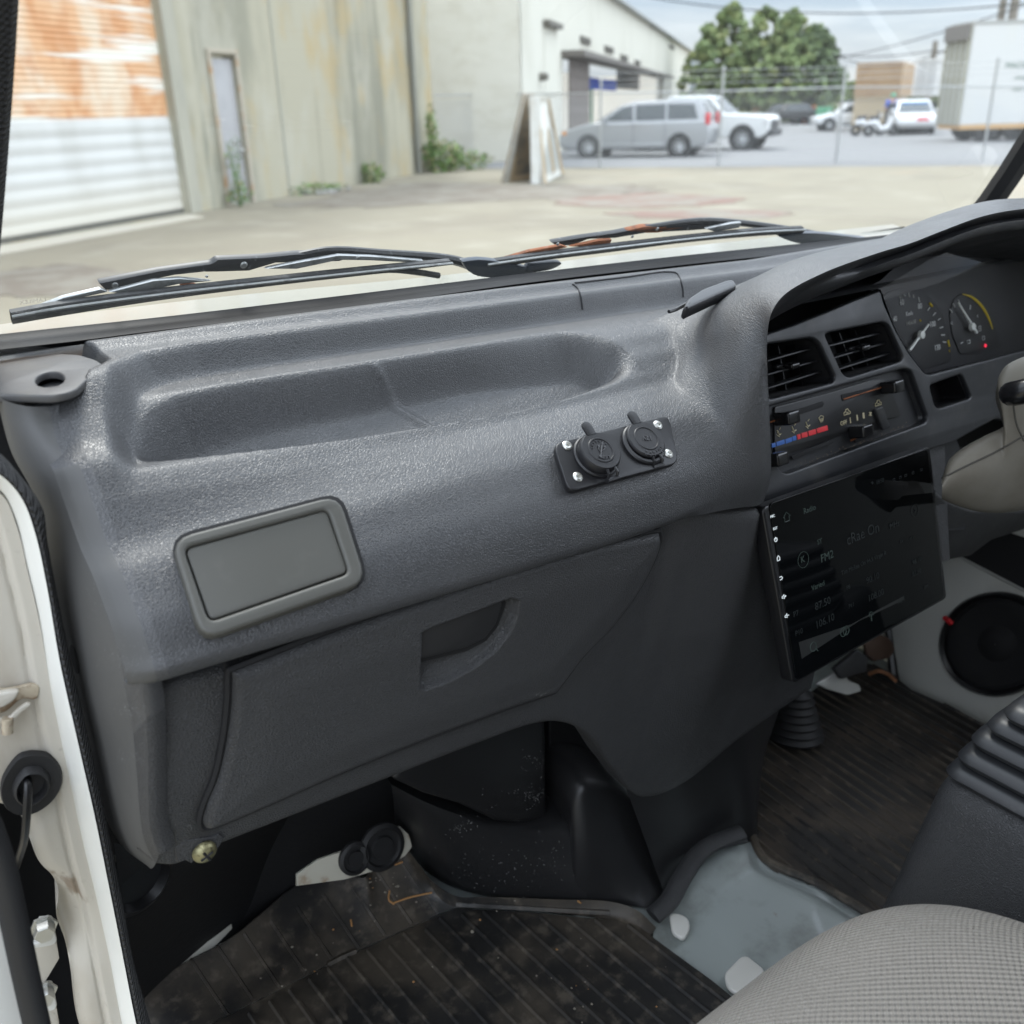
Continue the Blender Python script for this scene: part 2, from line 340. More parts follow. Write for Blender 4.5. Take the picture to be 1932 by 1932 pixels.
mt['glass'] = glassmat('windshield_glass', haze=.042)  # diffuse veil mixed into the glass, imitating hazy dash reflection
mt['lens'] = glassmat('cluster_lens', tint=(.93, .93, .93), ior=1.12)
mt['ivory'] = M('ivory_print', (.55, .49, .32), .6); mt['pwhite'] = M('print_white', (.62, .63, .62), .6)
mt['pred'] = M('print_red', (.70, .035, .045), .5); mt['pblue'] = M('print_blue', (.04, .13, .42), .5); mt['pyel'] = M('print_yellow', (.70, .52, .03), .5)
mt['led'] = M('lit_icons', (.5, .52, .52), .5, emis=((.85, .95, 1), .2)); mt['uitext'] = M('screen_text', (.010, .014, .013), .5, emis=((.25, .42, .38), .03))
mt['uidim'] = M('screen_text_dim', (.004, .0055, .0055), .5, emis=((.2, .3, .34), .008)); mt['uibar'] = M('screen_bar', (.007, .008, .008), .5, emis=((.25, .27, .28), .012))
mt['needle'] = M('needle_white', (.72, .74, .70), .4)
# ================================================================== THE YARD (setting)
def up_at(P, x, y):
    """height of the point seen at pixel (x, y) on the vertical through ground point P"""
    d = ray(x, y); t = np.hypot(P[0], P[1])/np.hypot(d[0], d[1]); return H+d[2]*t
asphalt = M('yard_concrete', (.20, .178, .128), .85, var=(((.15, .13, .095), .35, .45, .65, .6, (1, 1, 1)), ((.26, .24, .185), .9, .5, .7, .6, (1, 1, 1)), ((.26, .19, .12), .5, .60, .72, .6, (.6, 1.4, 1)), ((.27, .14, .10), .33, .66, .74, .5, (.5, 1.6, 1))), bump=(('noise', 6, .2, .02),))
m = MB(); m.box((40, 40, -.25), (700, 700, .5)); gnd = m.build('ground', asphalt, ang=0); tag(gnd, kind='structure')
road = M('street_asphalt', (.17, .17, .17), .85, var=(((.17, .17, .165), .3, .4, .7, .7, (1, 1, 1)),))
q = [G(826, 318), G(1932, 312), G(2400, 300), G(2400, 215), G(1000, 235)]
m = MB(); m.prism([V(p[0], p[1], .004) for p in [q[0], q[1], q[2], q[3], q[4]]], (0, 0, -.05)); o = m.build('road', road, ang=0); tag(o, kind='structure')
stain_r = M('red_stain', (.17, .105, .08), .85, var=(((.19, .175, .14), 1.2, .4, .62, .9, (1, 1, 1)),)); stain_d = M('dirt_patch', (.135, .112, .085), .85, var=(((.19, .175, .14), 1.5, .42, .62, .85, (1, 1, 1)),))
def patch(name, pts, mat, z, n=40, wob=.12):
    C_ = np.array([G(*p)[:2] for p in pts]); c = C_.mean(0); cc = crom(np.vstack([C_, C_[:1]]), n)[:-1]
    cc = c+(cc-c)*(1+RNG.uniform(-wob, wob, len(cc)))[:, None]
    m = MB(); m.prism([V(a, b, z) for a, b in cc], (0, 0, -.02)); o = m.build(name, mat, ang=0); tag(o, kind='structure'); return o
patch('ground_stain', [(1040, 375), (1200, 365), (1380, 372), (1340, 388), (1200, 392), (1060, 388)], stain_r, .008)
patch('ground_stain', [(1140, 402), (1300, 396), (1480, 400), (1440, 412), (1240, 412)], stain_r, .008)
patch('ground_stain', [(520, 385), (800, 345), (1000, 348), (1250, 352), (1180, 366), (900, 380), (640, 392)], stain_d, .0085)
patch('ground_stain', [(0, 512), (120, 500), (260, 520), (230, 545), (60, 560), (-60, 540)], stain_d, .0085)
apron = M('door_apron', (.40, .37, .30), .85, var=(((.38, .35, .30), 2, .45, .65, .6, (1, 1, 1)),))
m = MB(); m.prism([V(*(G(*p)[:2]), .012) for p in [(-60, 475), (360, 406), (386, 410), (-60, 492)]], (0, 0, -.05)); o = m.build('path', apron, ang=0); tag(o, kind='structure')
# ---- concrete warehouse with the rolling door
A0, A1 = G(0, 465)[:2], G(822, 322)[:2]; wd = (A1-A0)/np.linalg.norm(A1-A0); wn_ = V(wd[1], -wd[0], 0)
W1 = PL(V(A0[0], A0[1], 0), wn_, V(wd[0], wd[1], 0))   # u along the wall, v up, w towards the yard
conc = M('stained_concrete', (.37, .345, .26), .85, var=(((.17, .165, .12), 1.1, .50, .66, .7, (1, 1, .10)), ((.215, .21, .16), .55, .45, .66, .75, (1, 1, .28)), ((.42, .40, .33), .8, .5, .7, .6, (1, 1, .5)), ((.40, .29, .12), .9, .50, .66, .55, (1, 1, .5)), ((.10, .11, .085), 1.6, .6, .74, .55, (1, 1, .12))), bump=(('noise', 5, .3, .02),))
wh = empty('warehouse', W1.p(8, 0), 'weathered concrete warehouse with the rusted rolling door and grey side door', 'building')
u_end = W1.uv(822, 322)[0]; uj = W1.uv(357, 405)[0]; uL = -9
ub, vt = uj, 7.5
dl, dr = W1.uv(432, 392)[0], W1.uv(478, 385)[0]; dt = W1.uv(395, 103)[1]
m = MB(); m.add(plate_bm(W1, [(uL, -.1), (u_end, -.1), (u_end, 8.5), (uL, 8.5)], holes=[[(-5.2, .01), (ub, .01), (ub, vt), (-5.2, vt)], [(dl, .01), (dr, .01), (dr, dt), (dl, dt)]], thick=.3, bev=0, uv=True), I4)
m.prism([W1.p(u_end, -.1, -.01), W1.p(u_end, 8.5, -.01), W1.p(u_end, 8.5, -12), W1.p(u_end, -.1, -12)], -W1.u*.25)
m.build('wall', conc, wh, ang=0)
m = MB(); m.prism([W1.p(ub+.02, 0, .05), W1.p(ub+.36, 0, .05), W1.p(ub+.36, 8, .05), W1.p(ub+.02, 8, .05)], -W1.n*.045); m.build('pilaster', M('pilaster_grey', (.36, .345, .28), .85, var=(((.20, .2, .17), 1.5, .4, .7, .6, (1, 1, .2)),)), wh, ang=0)
# rolling door: horizontal corrugation, rust-stained above about eye height
zr = W1.uv(180, 226)[1]
rd = bpy.data.materials.new('rolling_door'); rd.use_nodes = True; t = rd.node_tree; N = t.nodes; L = t.links; P_ = N['Principled BSDF']; P_.inputs['Roughness'].default_value = .55
tcx = N.new('ShaderNodeTexCoord'); sx = N.new('ShaderNodeSeparateXYZ'); L.new(tcx.outputs['Object'], sx.inputs[0])
def nmap(sc, st, lo, hi):
    a = N.new('ShaderNodeMapping'); a.inputs['Scale'].default_value = st; L.new(tcx.outputs['Object'], a.inputs[0]); n = N.new('ShaderNodeTexNoise'); n.inputs['Scale'].default_value = sc; n.inputs['Detail'].default_value = 6; L.new(a.outputs[0], n.inputs[0])
    r = N.new('ShaderNodeMapRange'); r.interpolation_type = 'SMOOTHSTEP'; r.inputs[1].default_value = lo; r.inputs[2].default_value = hi; L.new(n.outputs[0], r.inputs[0]); return r.outputs[0]
def band(a, b):
    r = N.new('ShaderNodeMapRange'); r.interpolation_type = 'SMOOTHSTEP'; r.inputs[1].default_value = a; r.inputs[2].default_value = b; L.new(sx.outputs[2], r.inputs[0]); return r.outputs[0]
def mulv(a, b): n = N.new('ShaderNodeMath'); n.operation = 'MULTIPLY'; L.new(a, n.inputs[0]); L.new(b, n.inputs[1]); return n.outputs[0]
def mixc(f, a, b):
    x = N.new('ShaderNodeMix'); x.data_type = 'RGBA'; L.new(f, x.inputs[0])
    for s_, v_ in ((6, a), (7, b)):
        if isinstance(v_, tuple): x.inputs[s_].default_value = (*v_, 1)
        else: L.new(v_, x.inputs[s_])
    return x.outputs[2]
rust = mixc(nmap(3, (1, 1, .6), .42, .62), (.62, .36, .19), (.54, .26, .11))
fine = mixc(nmap(.9, (1.6, 1.6, 1.2), .44, .74), rust, (.68, .58, .45))
streak = mixc(nmap(.8, (.35, .35, 5), .54, .64), fine, (.72, .69, .62))
base = mixc(nmap(1.2, (1, 1, .4), .4, .8), (.55, .55, .53), (.44, .43, .40))
low = mixc(band(1.0, .0), base, (.52, .49, .42))
allc = mixc(band(zr-.02, zr+.06), low, streak)
L.new(allc, P_.inputs['Base Color'])
m = MB(); n = 260; prof = []
for k in range(n):
    v = vt*k/(n-1); ph = (v/.235) % 1; prof.append((v, -.11+.022*(1-abs(2*ph-1))**.5 if v < zr else -.105+.012*math.sin(v*2*math.pi/.085)))
m.grid(np.array([[W1.p(-5.15, v, w_), W1.p(ub-.02, v, w_)] for v, w_ in prof])); m.build('rolling_door', rd, wh, ang=60, label='rolling door, rusty orange above and white ribbed below')
m = MB()
m.prism([W1.p(-5.15, 0, -.13), W1.p(ub-.02, 0, -.13), W1.p(ub-.02, .1, -.13), W1.p(-5.15, .1, -.13)], W1.n*.045); m.build('threshold', M('dark_seal', (.10, .095, .08), .8), wh, ang=0)
# grey side door
dm = M('grey_door', (.36, .355, .36), .5, var=(((.30, .30, .30), 2, .5, .7, .6, (1, 1, 1)),))
g_ = .05; m = MB(); m.prism([W1.p(dl+g_, .02, -.10), W1.p(dr-g_, .02, -.10), W1.p(dr-g_, dt-g_, -.10), W1.p(dl+g_, dt-g_, -.10)], W1.n*.045, bev=.008); sd_ = m.build('door', dm, wh, ang=30)
m = MB(); kp = W1.p(dr-.13, 1.0, -.05); m.lathe(kp, W1.n, [(0, .0), (.035, .0), (.03, .03), (.04, .05), (.03, .075), (0, .08)], 12); m.build('handle', mt['steel'], sd_); m = MB(); m.lathe(kp+V(0, 0, .17), W1.n, [(0, .0), (.032, .0), (.028, .025), (0, .028)], 12); m.build('deadbolt', mt['steel'], sd_)
m = MB(); fr_ = M('rusty_frame', (.38, .34, .27), .8, var=(((.35, .19, .08), 3, .5, .65, .8, (1, 1, 1)),))
for a, b, c, d in ((dl-.07, dl+.03, 0, dt+.03), (dr-.03, dr+.07, 0, dt+.03), (dl-.07, dr+.07, dt+.032, dt+.11)): m.prism([W1.p(a, c, .005), W1.p(b, c, .005), W1.p(b, d, .005), W1.p(a, d, .005)], W1.n*.04, bev=.006)
m.build('door_frame', fr_, wh, ang=0)
ux = W1.uv(785, 325)[0]
for k, (u0_, r_) in enumerate(((ux, .07),)):
    m = MB(); m.tube([W1.p(u0_, .02, .09), W1.p(u0_, 8.3, .09)], r_, 10); m.build('downpipe', M('downpipe_grey', (.20, .20, .17), .7, var=(((.12, .12, .10), 2, .4, .7, .6, (1, 1, .3)),)), wh)
m = MB(); us = W1.uv(545, 360)[0]
m.prism([W1.p(us, 0, .004), W1.p(us+.05, 0, .004), W1.p(us+.05, 8.3, .004), W1.p(us, 8.3, .004)], W1.n*.012); m.build('wall_joint', M('wall_joint', (.30, .30, .25), .8), wh, ang=0)
# ---- leafy weeds
leafm = [M('weed_green', (.16, .28, .06), .6), M('weed_green_dark', (.09, .17, .04), .6), M('weed_dry', (.22, .20, .09), .7)]
def leaves(mb, c, r, n, sz, zf=1.0, mi=None, seed=0):
    rg = np.random.default_rng(seed)
    for _ in range(n):
        v = rg.normal(size=3); v /= np.linalg.norm(v)+1e-9; v *= rg.uniform(.25, 1)**.6
        p = np.array(c)+v*np.array(r); p[2] = max(p[2], .01)
        a = rg.normal(size=3); a /= np.linalg.norm(a); b = np.cross(a, rg.normal(size=3)); b /= np.linalg.norm(b)+1e-9
        s_ = sz*rg.uniform(.6, 1.3); k = int(rg.integers(0, 3)) if mi is None else mi
        mb.faces([p-a*s_*.5, p+b*s_*.28, p+a*s_*.5, p-b*s_*.28], [(0, 1, 2, 3)], k % 3)
def weed(name, label, cat, specs, seed, group=None):
    g0 = specs[0][0]; t = empty(name, (g0[0], g0[1], 0), label, cat, group); m = MB(); st = MB()
    for k, (c, r, n, sz) in enumerate(specs):
        leaves(m, c, r, n, sz, seed=seed+k)
        for j in range(6):
            a = random.uniform(0, 6.3); st.tube([V(c[0], c[1], 0), V(c[0]+.4*r[0]*math.cos(a), c[1]+.4*r[1]*math.sin(a), c[2]), V(c[0]+.7*r[0]*math.cos(a), c[1]+.7*r[1]*math.sin(a), c[2]+r[2]*.7)], [.012, .009, .004], 5)
    m.build('leaves', leafm, t, ang=0); st.build('stem', leafm[1], t)
def wp(x, y, w_=.2): b = W1.uv(x, y)[0]; return W1.p(b, 0, w_)
p = wp(435, 395, .25); weed('tall_weed', 'tall wispy weed growing in front of the grey side door', 'plant', [(p+V(0, 0, .7), (.20, .15, .7), 120, .07), (p+V(0, 0, .2), (.28, .2, .2), 110, .08)], 1)
p = wp(690, 352, .2); weed('small_weed', 'small bright green weed clump at the foot of the concrete wall', 'plant', [(p+V(0, 0, .22), (.35, .3, .3), 300, .10)], 5)
p = wp(575, 372, .25); weed('low_weed', 'low brownish weeds and litter against the concrete wall', 'plant', [(p+V(0, 0, .1), (.9, .5, .14), 260, .09)], 9)
p = G(850, 322); weed('creeper_bush', 'green creeper bush climbing the end corner of the concrete warehouse', 'shrub', [(p+V(-.4, -.2, .4), (.75, .6, .5), 900, .13), (p+V(-.85, -.45, 1.1), (.2, .2, .7), 260, .11), (p+V(.5, -.3, .25), (.8, .4, .3), 300, .12)], 12)
# ---- painted block building beyond the fence
C0 = G(985, 305); dv = ray(1434, 188); dv[2] = 0; dv /= np.linalg.norm(dv)
n2 = V(dv[1], -dv[0], 0); W2 = PL(V(C0[0], C0[1], 0), n2, dv)      # long side wall, receding
W2f = PL(V(C0[0], C0[1], 0), -dv, n2)                          # end wall, facing the yard: u runs to the left
blk = M('painted_block', (.66, .64, .56), .8, var=(((.55, .52, .43), .8, .45, .65, .5, (1, 1, 2)),), bump=(('noise', 3.5, .5, .05),))
side_w = M('painted_side', (.60, .58, .50), .8, var=(((.48, .46, .38), .5, .5, .7, .5, (1, 1, .4)),))
hB = W2.uv(1300, 97)[1]; uB = W2.uv(1300, 150)[0]
blkb = empty('block_building', V(C0[0], C0[1], 0), 'cream painted block building with a canopy over its open doorway', 'building')
ua, ub2 = -9.0, 0
m = MB(); m.prism([W2f.p(ua, 0), W2f.p(0, 0), W2f.p(0, hB), W2f.p(ua, hB)], dv*.25); m.build('end_wall', blk, blkb, ang=0)
op = [W2.uv(1062, 290)[0], W2.uv(1248, 230)[0]]; oh = W2.uv(1062, 108)[1]
m = MB(); m.add(plate_bm(W2, [(0.003, 0), (uB, 0), (uB, hB), (.003, hB)], holes=[[(op[0], .01), (op[1], .01), (op[1], oh), (op[0], oh)]], thick=.3, bev=0, uv=True), I4); m.build('side_wall', side_w, blkb, ang=0)
m = MB(); m.prism([W2.p(op[0]-1, 0, -6), W2.p(op[1]+1, 0, -6), W2.p(op[1]+1, oh+.4, -6), W2.p(op[0]-1, oh+.4, -6)], -W2.n*.1); m.prism([W2.p(op[1]+.3, 0, -.35), W2.p(op[1]+.3, oh+.3, -.35), W2.p(op[1]+.3, oh+.3, -6), W2.p(op[1]+.3, 0, -6)], W2.u*.1); m.build('inner_wall', M('inner_white_glow', (.72, .72, .68), .8, emis=((1, .98, .92), .35)), blkb, ang=0, label='self-glowing white inner wall seen through the open doorway')  # wall material glows by itself, imitating light inside the building
m = MB(); m.prism([W2.p(-.1, hB, .35), W2.p(uB, hB, .35), W2.p(uB, hB+.12, .35), W2.p(-.1, hB+.12, .35)], -W2.n*9); m.build('roof', M('roof_edge', (.35, .36, .35), .6), blkb, ang=0)
m = MB(); m.prism([W2.p(op[0]-.3, oh, .9), W2.p(op[1]+.6, oh, .9), W2.p(op[1]+.6, oh+.1, .9), W2.p(op[0]-.3, oh+.22, .9)], -W2.n*.9); m.build('canopy', M('canopy_dark', (.14, .125, .11), .7), blkb, ang=0)
w_a, w_b = W2.uv(1066, 290)[0], W2.uv(1103, 285)[0]
m = MB(); m.prism([W2.p(w_a, 0, .20), W2.p(w_b, 0, .20), W2.p(w_b, oh-.05, .20), W2.p(w_a, oh-.05, .20)], -W2.n*.06, bev=.01)
for k in range(6): m.prism([W2.p(w_a+.05, .3+k*(oh-.5)/6, .21), W2.p(w_b-.05, .3+k*(oh-.5)/6, .21), W2.p(w_b-.05, .36+k*(oh-.5)/6, .21), W2.p(w_a+.05, .36+k*(oh-.5)/6, .21)], W2.n*.02)
m.build('sliding_door', M('brown_door', (.15, .125, .11), .7), blkb, ang=0)
def w2rect(m, x0, y0, x1, y1, w0, th):
    a = W2.uv(x0, (y0+y1)/2)[0]; b = W2.uv(x1, (y0+y1)/2)[0]; c = W2.uv((x0+x1)/2, y1)[1]; d = W2.uv((x0+x1)/2, y0)[1]
    m.prism([W2.p(a, c, w0), W2.p(b, c, w0), W2.p(b, d, w0), W2.p(a, d, w0)], W2.n*th)
vmat = M('vent_dark', (.14, .13, .11), .8)
for (x0, y0, x1, y1) in ((1094, 70, 1112, 84), (1140, 88, 1156, 100), (1170, 104, 1183, 115), (1197, 114, 1207, 122), (1225, 45, 1237, 52), (1262, 85, 1271, 92)):
    m = MB(); w2rect(m, x0, y0, x1, y1, .003, .05)
    for k in range(3): w2rect(m, x0, y0+(y1-y0)*(k+.2)/3, x1, y0+(y1-y0)*(k+.45)/3, .054, .03)
    m.build('wall_vent', vmat, blkb, ang=0)
m = MB(); w2rect(m, 1024, 42, 1050, 52, .003, .25); m.build('recess_shade', vmat, blkb, ang=0)  # dark strip standing in for shade at the top of the recess
m = MB(); w2rect(m, 1026, 53, 1050, 180, .003, .02); m.build('door_recess', side_w, blkb, ang=0)  # thin panel standing in for the door recess
m = MB(); pp = W2.hit(1018, 145); m.lathe(pp, W2.n, [(0, .0), (.12, .0), (.14, .12), (.10, .3), (0, .32)], 12); m.build('wall_light', vmat, blkb)
for x in (1222, 1236, 1246):
    m = MB(); a = W2.uv(x, 260)[0]; m.prism([W2.p(a, 0, .5), W2.p(a+.14, 0, .5), W2.p(a+.14, oh, .5), W2.p(a, oh, .5)], W2.n*.12); m.build('porch_post', M('post_white', (.62, .62, .58), .7), blkb, ang=0)
Win = PL(W2.p(0, 0, -2.0), W2.n, W2.u)
def inrect(name, x0, y0, x1, y1, mat, th=.15, label=None, cat=None):
    a, c = Win.uv(x0, y1); b, d = Win.uv(x1, y0); m = MB(); m.prism([Win.p(a, c), Win.p(b, c), Win.p(b, d), Win.p(a, d)], Win.n*th, bev=.02); o = m.build(name, mat, None, ang=0)
    if label: tag(o, label, cat)
    return o
bs = inrect('shop_sign', 1103, 152, 1159, 168, M('blue_sign', (.05, .11, .62), .5), label='long blue sign hanging inside the open doorway', cat='sign')
tb = MB(); uu, vv = Win.uv(1131, 160); tb.add(text_bm(Win, 'TIRES', uu, vv, .22, w=.17, thick=.01), I4); tb.build('lettering', mt['pwhite'], bs)
inrect('menu_board', 1163, 140, 1216, 167, M('dark_board', (.06, .06, .07), .5), label='black double board hanging beside the blue sign', cat='board')
grn = M('green_post', (.10, .30, .16), .5)
for k, x in enumerate((1113, 1206)):
    a = Win.uv(x, 200)[0]; m = MB(); m.prism([Win.p(a, 0), Win.p(a+.16, 0), Win.p(a+.16, 2.6), Win.p(a, 2.6)], Win.n*.16, bev=.02); m.prism([Win.p(a-.2, 0), Win.p(a+.36, 0), Win.p(a+.36, .05), Win.p(a-.2, .05)], Win.n*.4)
    o = m.build('lift_post', grn, None, ang=0); tag(o, ('green steel lift post left of the dark tyres indoors', 'green steel lift post right of the dark tyres indoors')[k], 'post', 'green lift posts in the doorway')
m = MB(); st_ = W2.p(W2.uv(1160, 5)[0], hB+.1, -1.0); m.box(st_+V(0, 0, .6), (.9, .9, 1.2), bev=.03); m.build('roof_stack', M('stack_grey', (.4, .4, .42), .6), blkb, ang=0)
# grey shed behind
W3 = PL(W2.p(uB+.3, 0, -.3), W2.n, W2.u); sh = empty('metal_shed', W3.p(3, 0), 'grey metal shed beyond the painted block building', 'building')
e3 = max(W3.uv(1345, 190)[0], 4); e3 = min(e3, 30); h0, h1 = W3.uv(1298, 112)[1], W3.uv(1345, 142)[1]
m = MB(); m.prism([W3.p(.05, 0), W3.p(e3, 0), W3.p(e3, hB*.93), W3.p(.05, hB*.97)], -W3.n*6)
m.build('wall', M('shed_grey', (.30, .33, .35), .6, bump=(('wave', 3, .4, .03),)), sh, ang=0)
m = MB(); m.prism([W3.p(e3+.02, 0, .1), W3.p(e3+1.6, 0, .1), W3.p(e3+1.6, hB*.8, .1), W3.p(e3+.02, hB*.8, .1)], -W3.n*5); m.build('end_panel', M('shed_beige', (.55, .48, .40), .7), sh, ang=0)
# ---- chain-link fence
gal = M('galvanised', (.42, .43, .43), .5, metal=.4)
FP = [(826, 316, 180), (932, 301, 178), (1132, 318, 176), (1355, 314, 172), (1577, 307, 165), (1853, 305, 164), (2140, 302, 164)]
fb = [G(a, b) for a, b, c in FP]; fence = empty('chain_link_fence', V(fb[3][0], fb[3][1], 0), 'tall galvanised chain-link fence between the yard and the street', 'fence')
hts = [up_at(fb[i], FP[i][0], FP[i][2]) for i in range(len(FP))]; ht = float(np.median(hts))
for i in range(1, len(FP)):
    m = MB(); b = fb[i]; top = ht+.55 if i > 2 else ht+.35
    m.tube([V(b[0], b[1], 0), V(b[0], b[1], top)], .035 if i != 2 else .03, 8); m.lathe(V(b[0], b[1], top), (0, 0, 1), [(.04, -.03), (.045, .01), (.03, .04), (0, .05)], 8); m.build('post', gal, fence)
m = MB()
for i in range(len(FP)-1): m.tube([V(fb[i][0], fb[i][1], hts[i] if abs(hts[i]-ht) < .4 else ht), V(fb[i+1][0], fb[i+1][1], hts[i+1] if abs(hts[i+1]-ht) < .4 else ht)], .022, 6)
m.build('top_rail', gal, fence)
m = MB()
for i in range(len(FP)-1):
    a, b = V(*fb[i][:2], 0), V(*fb[i+1][:2], 0); Ln = np.linalg.norm(b-a); d = (b-a)/Ln; hh = ht; nn = int(Ln/.11)
    for k in range(-int(hh/.11), nn):
        for sgn in (1, -1):
            s0 = k*.11; 
            # clip the diagonal to the panel
            t0, t1 = max(0, -s0), min(hh, Ln-s0)
            if t1 <= t0: continue
            z0, z1 = (t0, t1) if sgn > 0 else (hh-t0, hh-t1)
            m.tube([a+d*(s0+t0)+V(0, 0, z0), a+d*(s0+t1)+V(0, 0, z1)], .0028, 3, caps=False)
m.build('mesh_wire', gal, fence)
m = MB()
for dz in (.2, .35, .5):
    for i in range(2, len(FP)-1): m.tube([V(*fb[i][:2], ht+dz), V(*fb[i+1][:2], ht+dz)], .006, 4)
m.build('barbed_wire', gal, fence)
m = MB(); pt = V(*fb[1][:2], hts[1]) ; m.box(pt+V(.35, -.12, .02), (.42, .02, .16), bev=.004); o = m.build('fence_tag', M('blue_tag', (.02, .20, .60), .5)); tag(o, 'small blue tag hung on the top rail of the fence', 'tag')
# ---- boards leaning together in front of the fence
def board(name, label, pts, th, mat, frame=None, group='old doors and boards leaned together'):
    """pts: top-left, top-right, bottom-right, bottom-left as 3D points"""
    n = np.cross(pts[1]-pts[0], pts[3]-pts[0]); n /= np.linalg.norm(n); t = empty(name, (*((pts[2]+pts[3])/2)[:2], 0), label, 'board', group)
    m = MB(); m.prism(pts, n*th, bev=.006); m.build('panel', mat, t, ang=0)
    if frame:
        for fm, quads in frame:
            m = MB()
            for (a, b, c, d) in quads:
                P4 = [pts[0]*(1-u_)*(1-v_)+pts[1]*u_*(1-v_)+pts[2]*u_*v_+pts[3]*(1-u_)*v_ for u_, v_ in ((a, c), (b, c), (b, d), (a, d))]
                for sg in (n*(th+.002), -n*.012): m.prism([p+sg for p in P4], n*.012)
            m.build('frame', fm, t, ang=0)
    return t
bw = M('board_white', (.62, .62, .58), .7, var=(((.45, .40, .32), 3, .45, .7, .6, (1, 1, 1)),)); bbk = M('board_brown', (.25, .19, .115), .7, var=(((.10, .10, .09), 2.5, .45, .6, .7, (1, 1, 1)),))
bwood = M('board_wood', (.42, .31, .18), .7)
dvp = ray(1000, 300); dvp[2] = 0; dvp /= np.linalg.norm(dvp); rgt = V(dvp[1], -dvp[0], 0)
gb = G(950, 345); gm = G(1006, 347)
def up2(P, x, y, back=0): q_ = PL(P+dvp*back, -dvp, rgt); return q_.hit(x, y)
def gnd3(x, y): q_ = G(x, y); return V(q_[0], q_[1], 0)
board('leaning_board', 'dark brown board with a pale edge, left one of the leaning boards', [up2(gb, 990, 176), up2(gb, 1008, 178, .9), gnd3(1036, 336)+dvp*.4, gnd3(949, 345)], .05, bbk, frame=[(bw, [(0, .12, 0, 1)]), (bwood, [(.13, .2, 0, 1), (.2, 1, .93, 1)])])
board('leaning_board', 'narrow white board standing between the other leaning boards', [up2(gm, 999, 180), up2(gm, 1020, 182), gnd3(1019, 347), gnd3(1002, 347)-dvp*.1], .06, bw)
board('leaning_door', 'old white door with tall glazed lights leaning on the boards', [up2(gm, 1012, 181, .3), up2(gm, 1036, 186, 1.0), gnd3(1063, 327), gnd3(1027, 347)], .05, bw, frame=[(bwood, [(0, .10, 0, 1), (.9, 1, 0, 1), (.45, .55, .35, .92)]), (M('door_lite', (.42, .43, .40), .3), [(.15, .42, .38, .9), (.58, .85, .38, .9)])])
# ---- rubble under the wall
m = MB()
for k in range(26):
    b = wp(random.uniform(560, 610), 372, random.uniform(.15, .6)); m.box(b+V(random.uniform(-.3, .3), 0, .04), (random.uniform(.05, .3), random.uniform(.05, .2), random.uniform(.03, .12)), rot=Matrix.Rotation(random.uniform(0, 3), 3, 'Z'), bev=.01)
o = m.build('rubble', M('rubble', (.33, .32, .30), .85), ang=0); tag(o, 'scattered grey rubble and scraps at the foot of the concrete wall', 'rubble', kind='stuff')
# ================================================================== VEHICLES AND FAR THINGS
tyre = M('tyre', (.02, .02, .02), .8); rimm = M('alloy', (.55, .56, .57), .35, metal=.6); cglass = M('car_glass', (.05, .06, .065), .12, spec=.7); blackp = M('car_trim', (.03, .03, .032), .5)
red_l = M('tail_lamp', (.65, .02, .03), .3); amber = M('amber_lamp', (.75, .30, .06), .3); lampw = M('head_lamp', (.7, .7, .7), .2)
def wheel(parent, M4, x, y, r, out):
    """out = +1/-1 side of the car"""
    a = M4.to_3x3() @ Vector((0, out, 0)); c = M4 @ Vector((x, y, r)); ax = (a.x, a.y, a.z)
    m = MB(); m.lathe(c, ax, [(r*.60, .02), (r*.66, .035), (r*.93, .03), (r, -.01), (r, -.17), (r*.9, -.2), (0, -.2)], 26); t = m.build('wheel', tyre, parent, ang=40)
    m = MB(); m.lathe(c, ax, [(0, .035), (r*.12, .035), (r*.15, .02), (r*.5, -.01), (r*.58, .025), (r*.64, .022), (r*.64, -.02), (0, -.04)], 20)
    for k in range(7):
        th = 2*math.pi*k/7; R = Matrix.Rotation(th, 4, Vector(ax)); z = Vector((0, 0, 1)); d = R.to_3x3() @ z
        p0 = c+a*.02+d*r*.10; p1 = c+a*.03+d*r*.6; m.tube([list(p0), list(p1)], .028, 5)
    m.build('rim', rimm, t, ang=40)
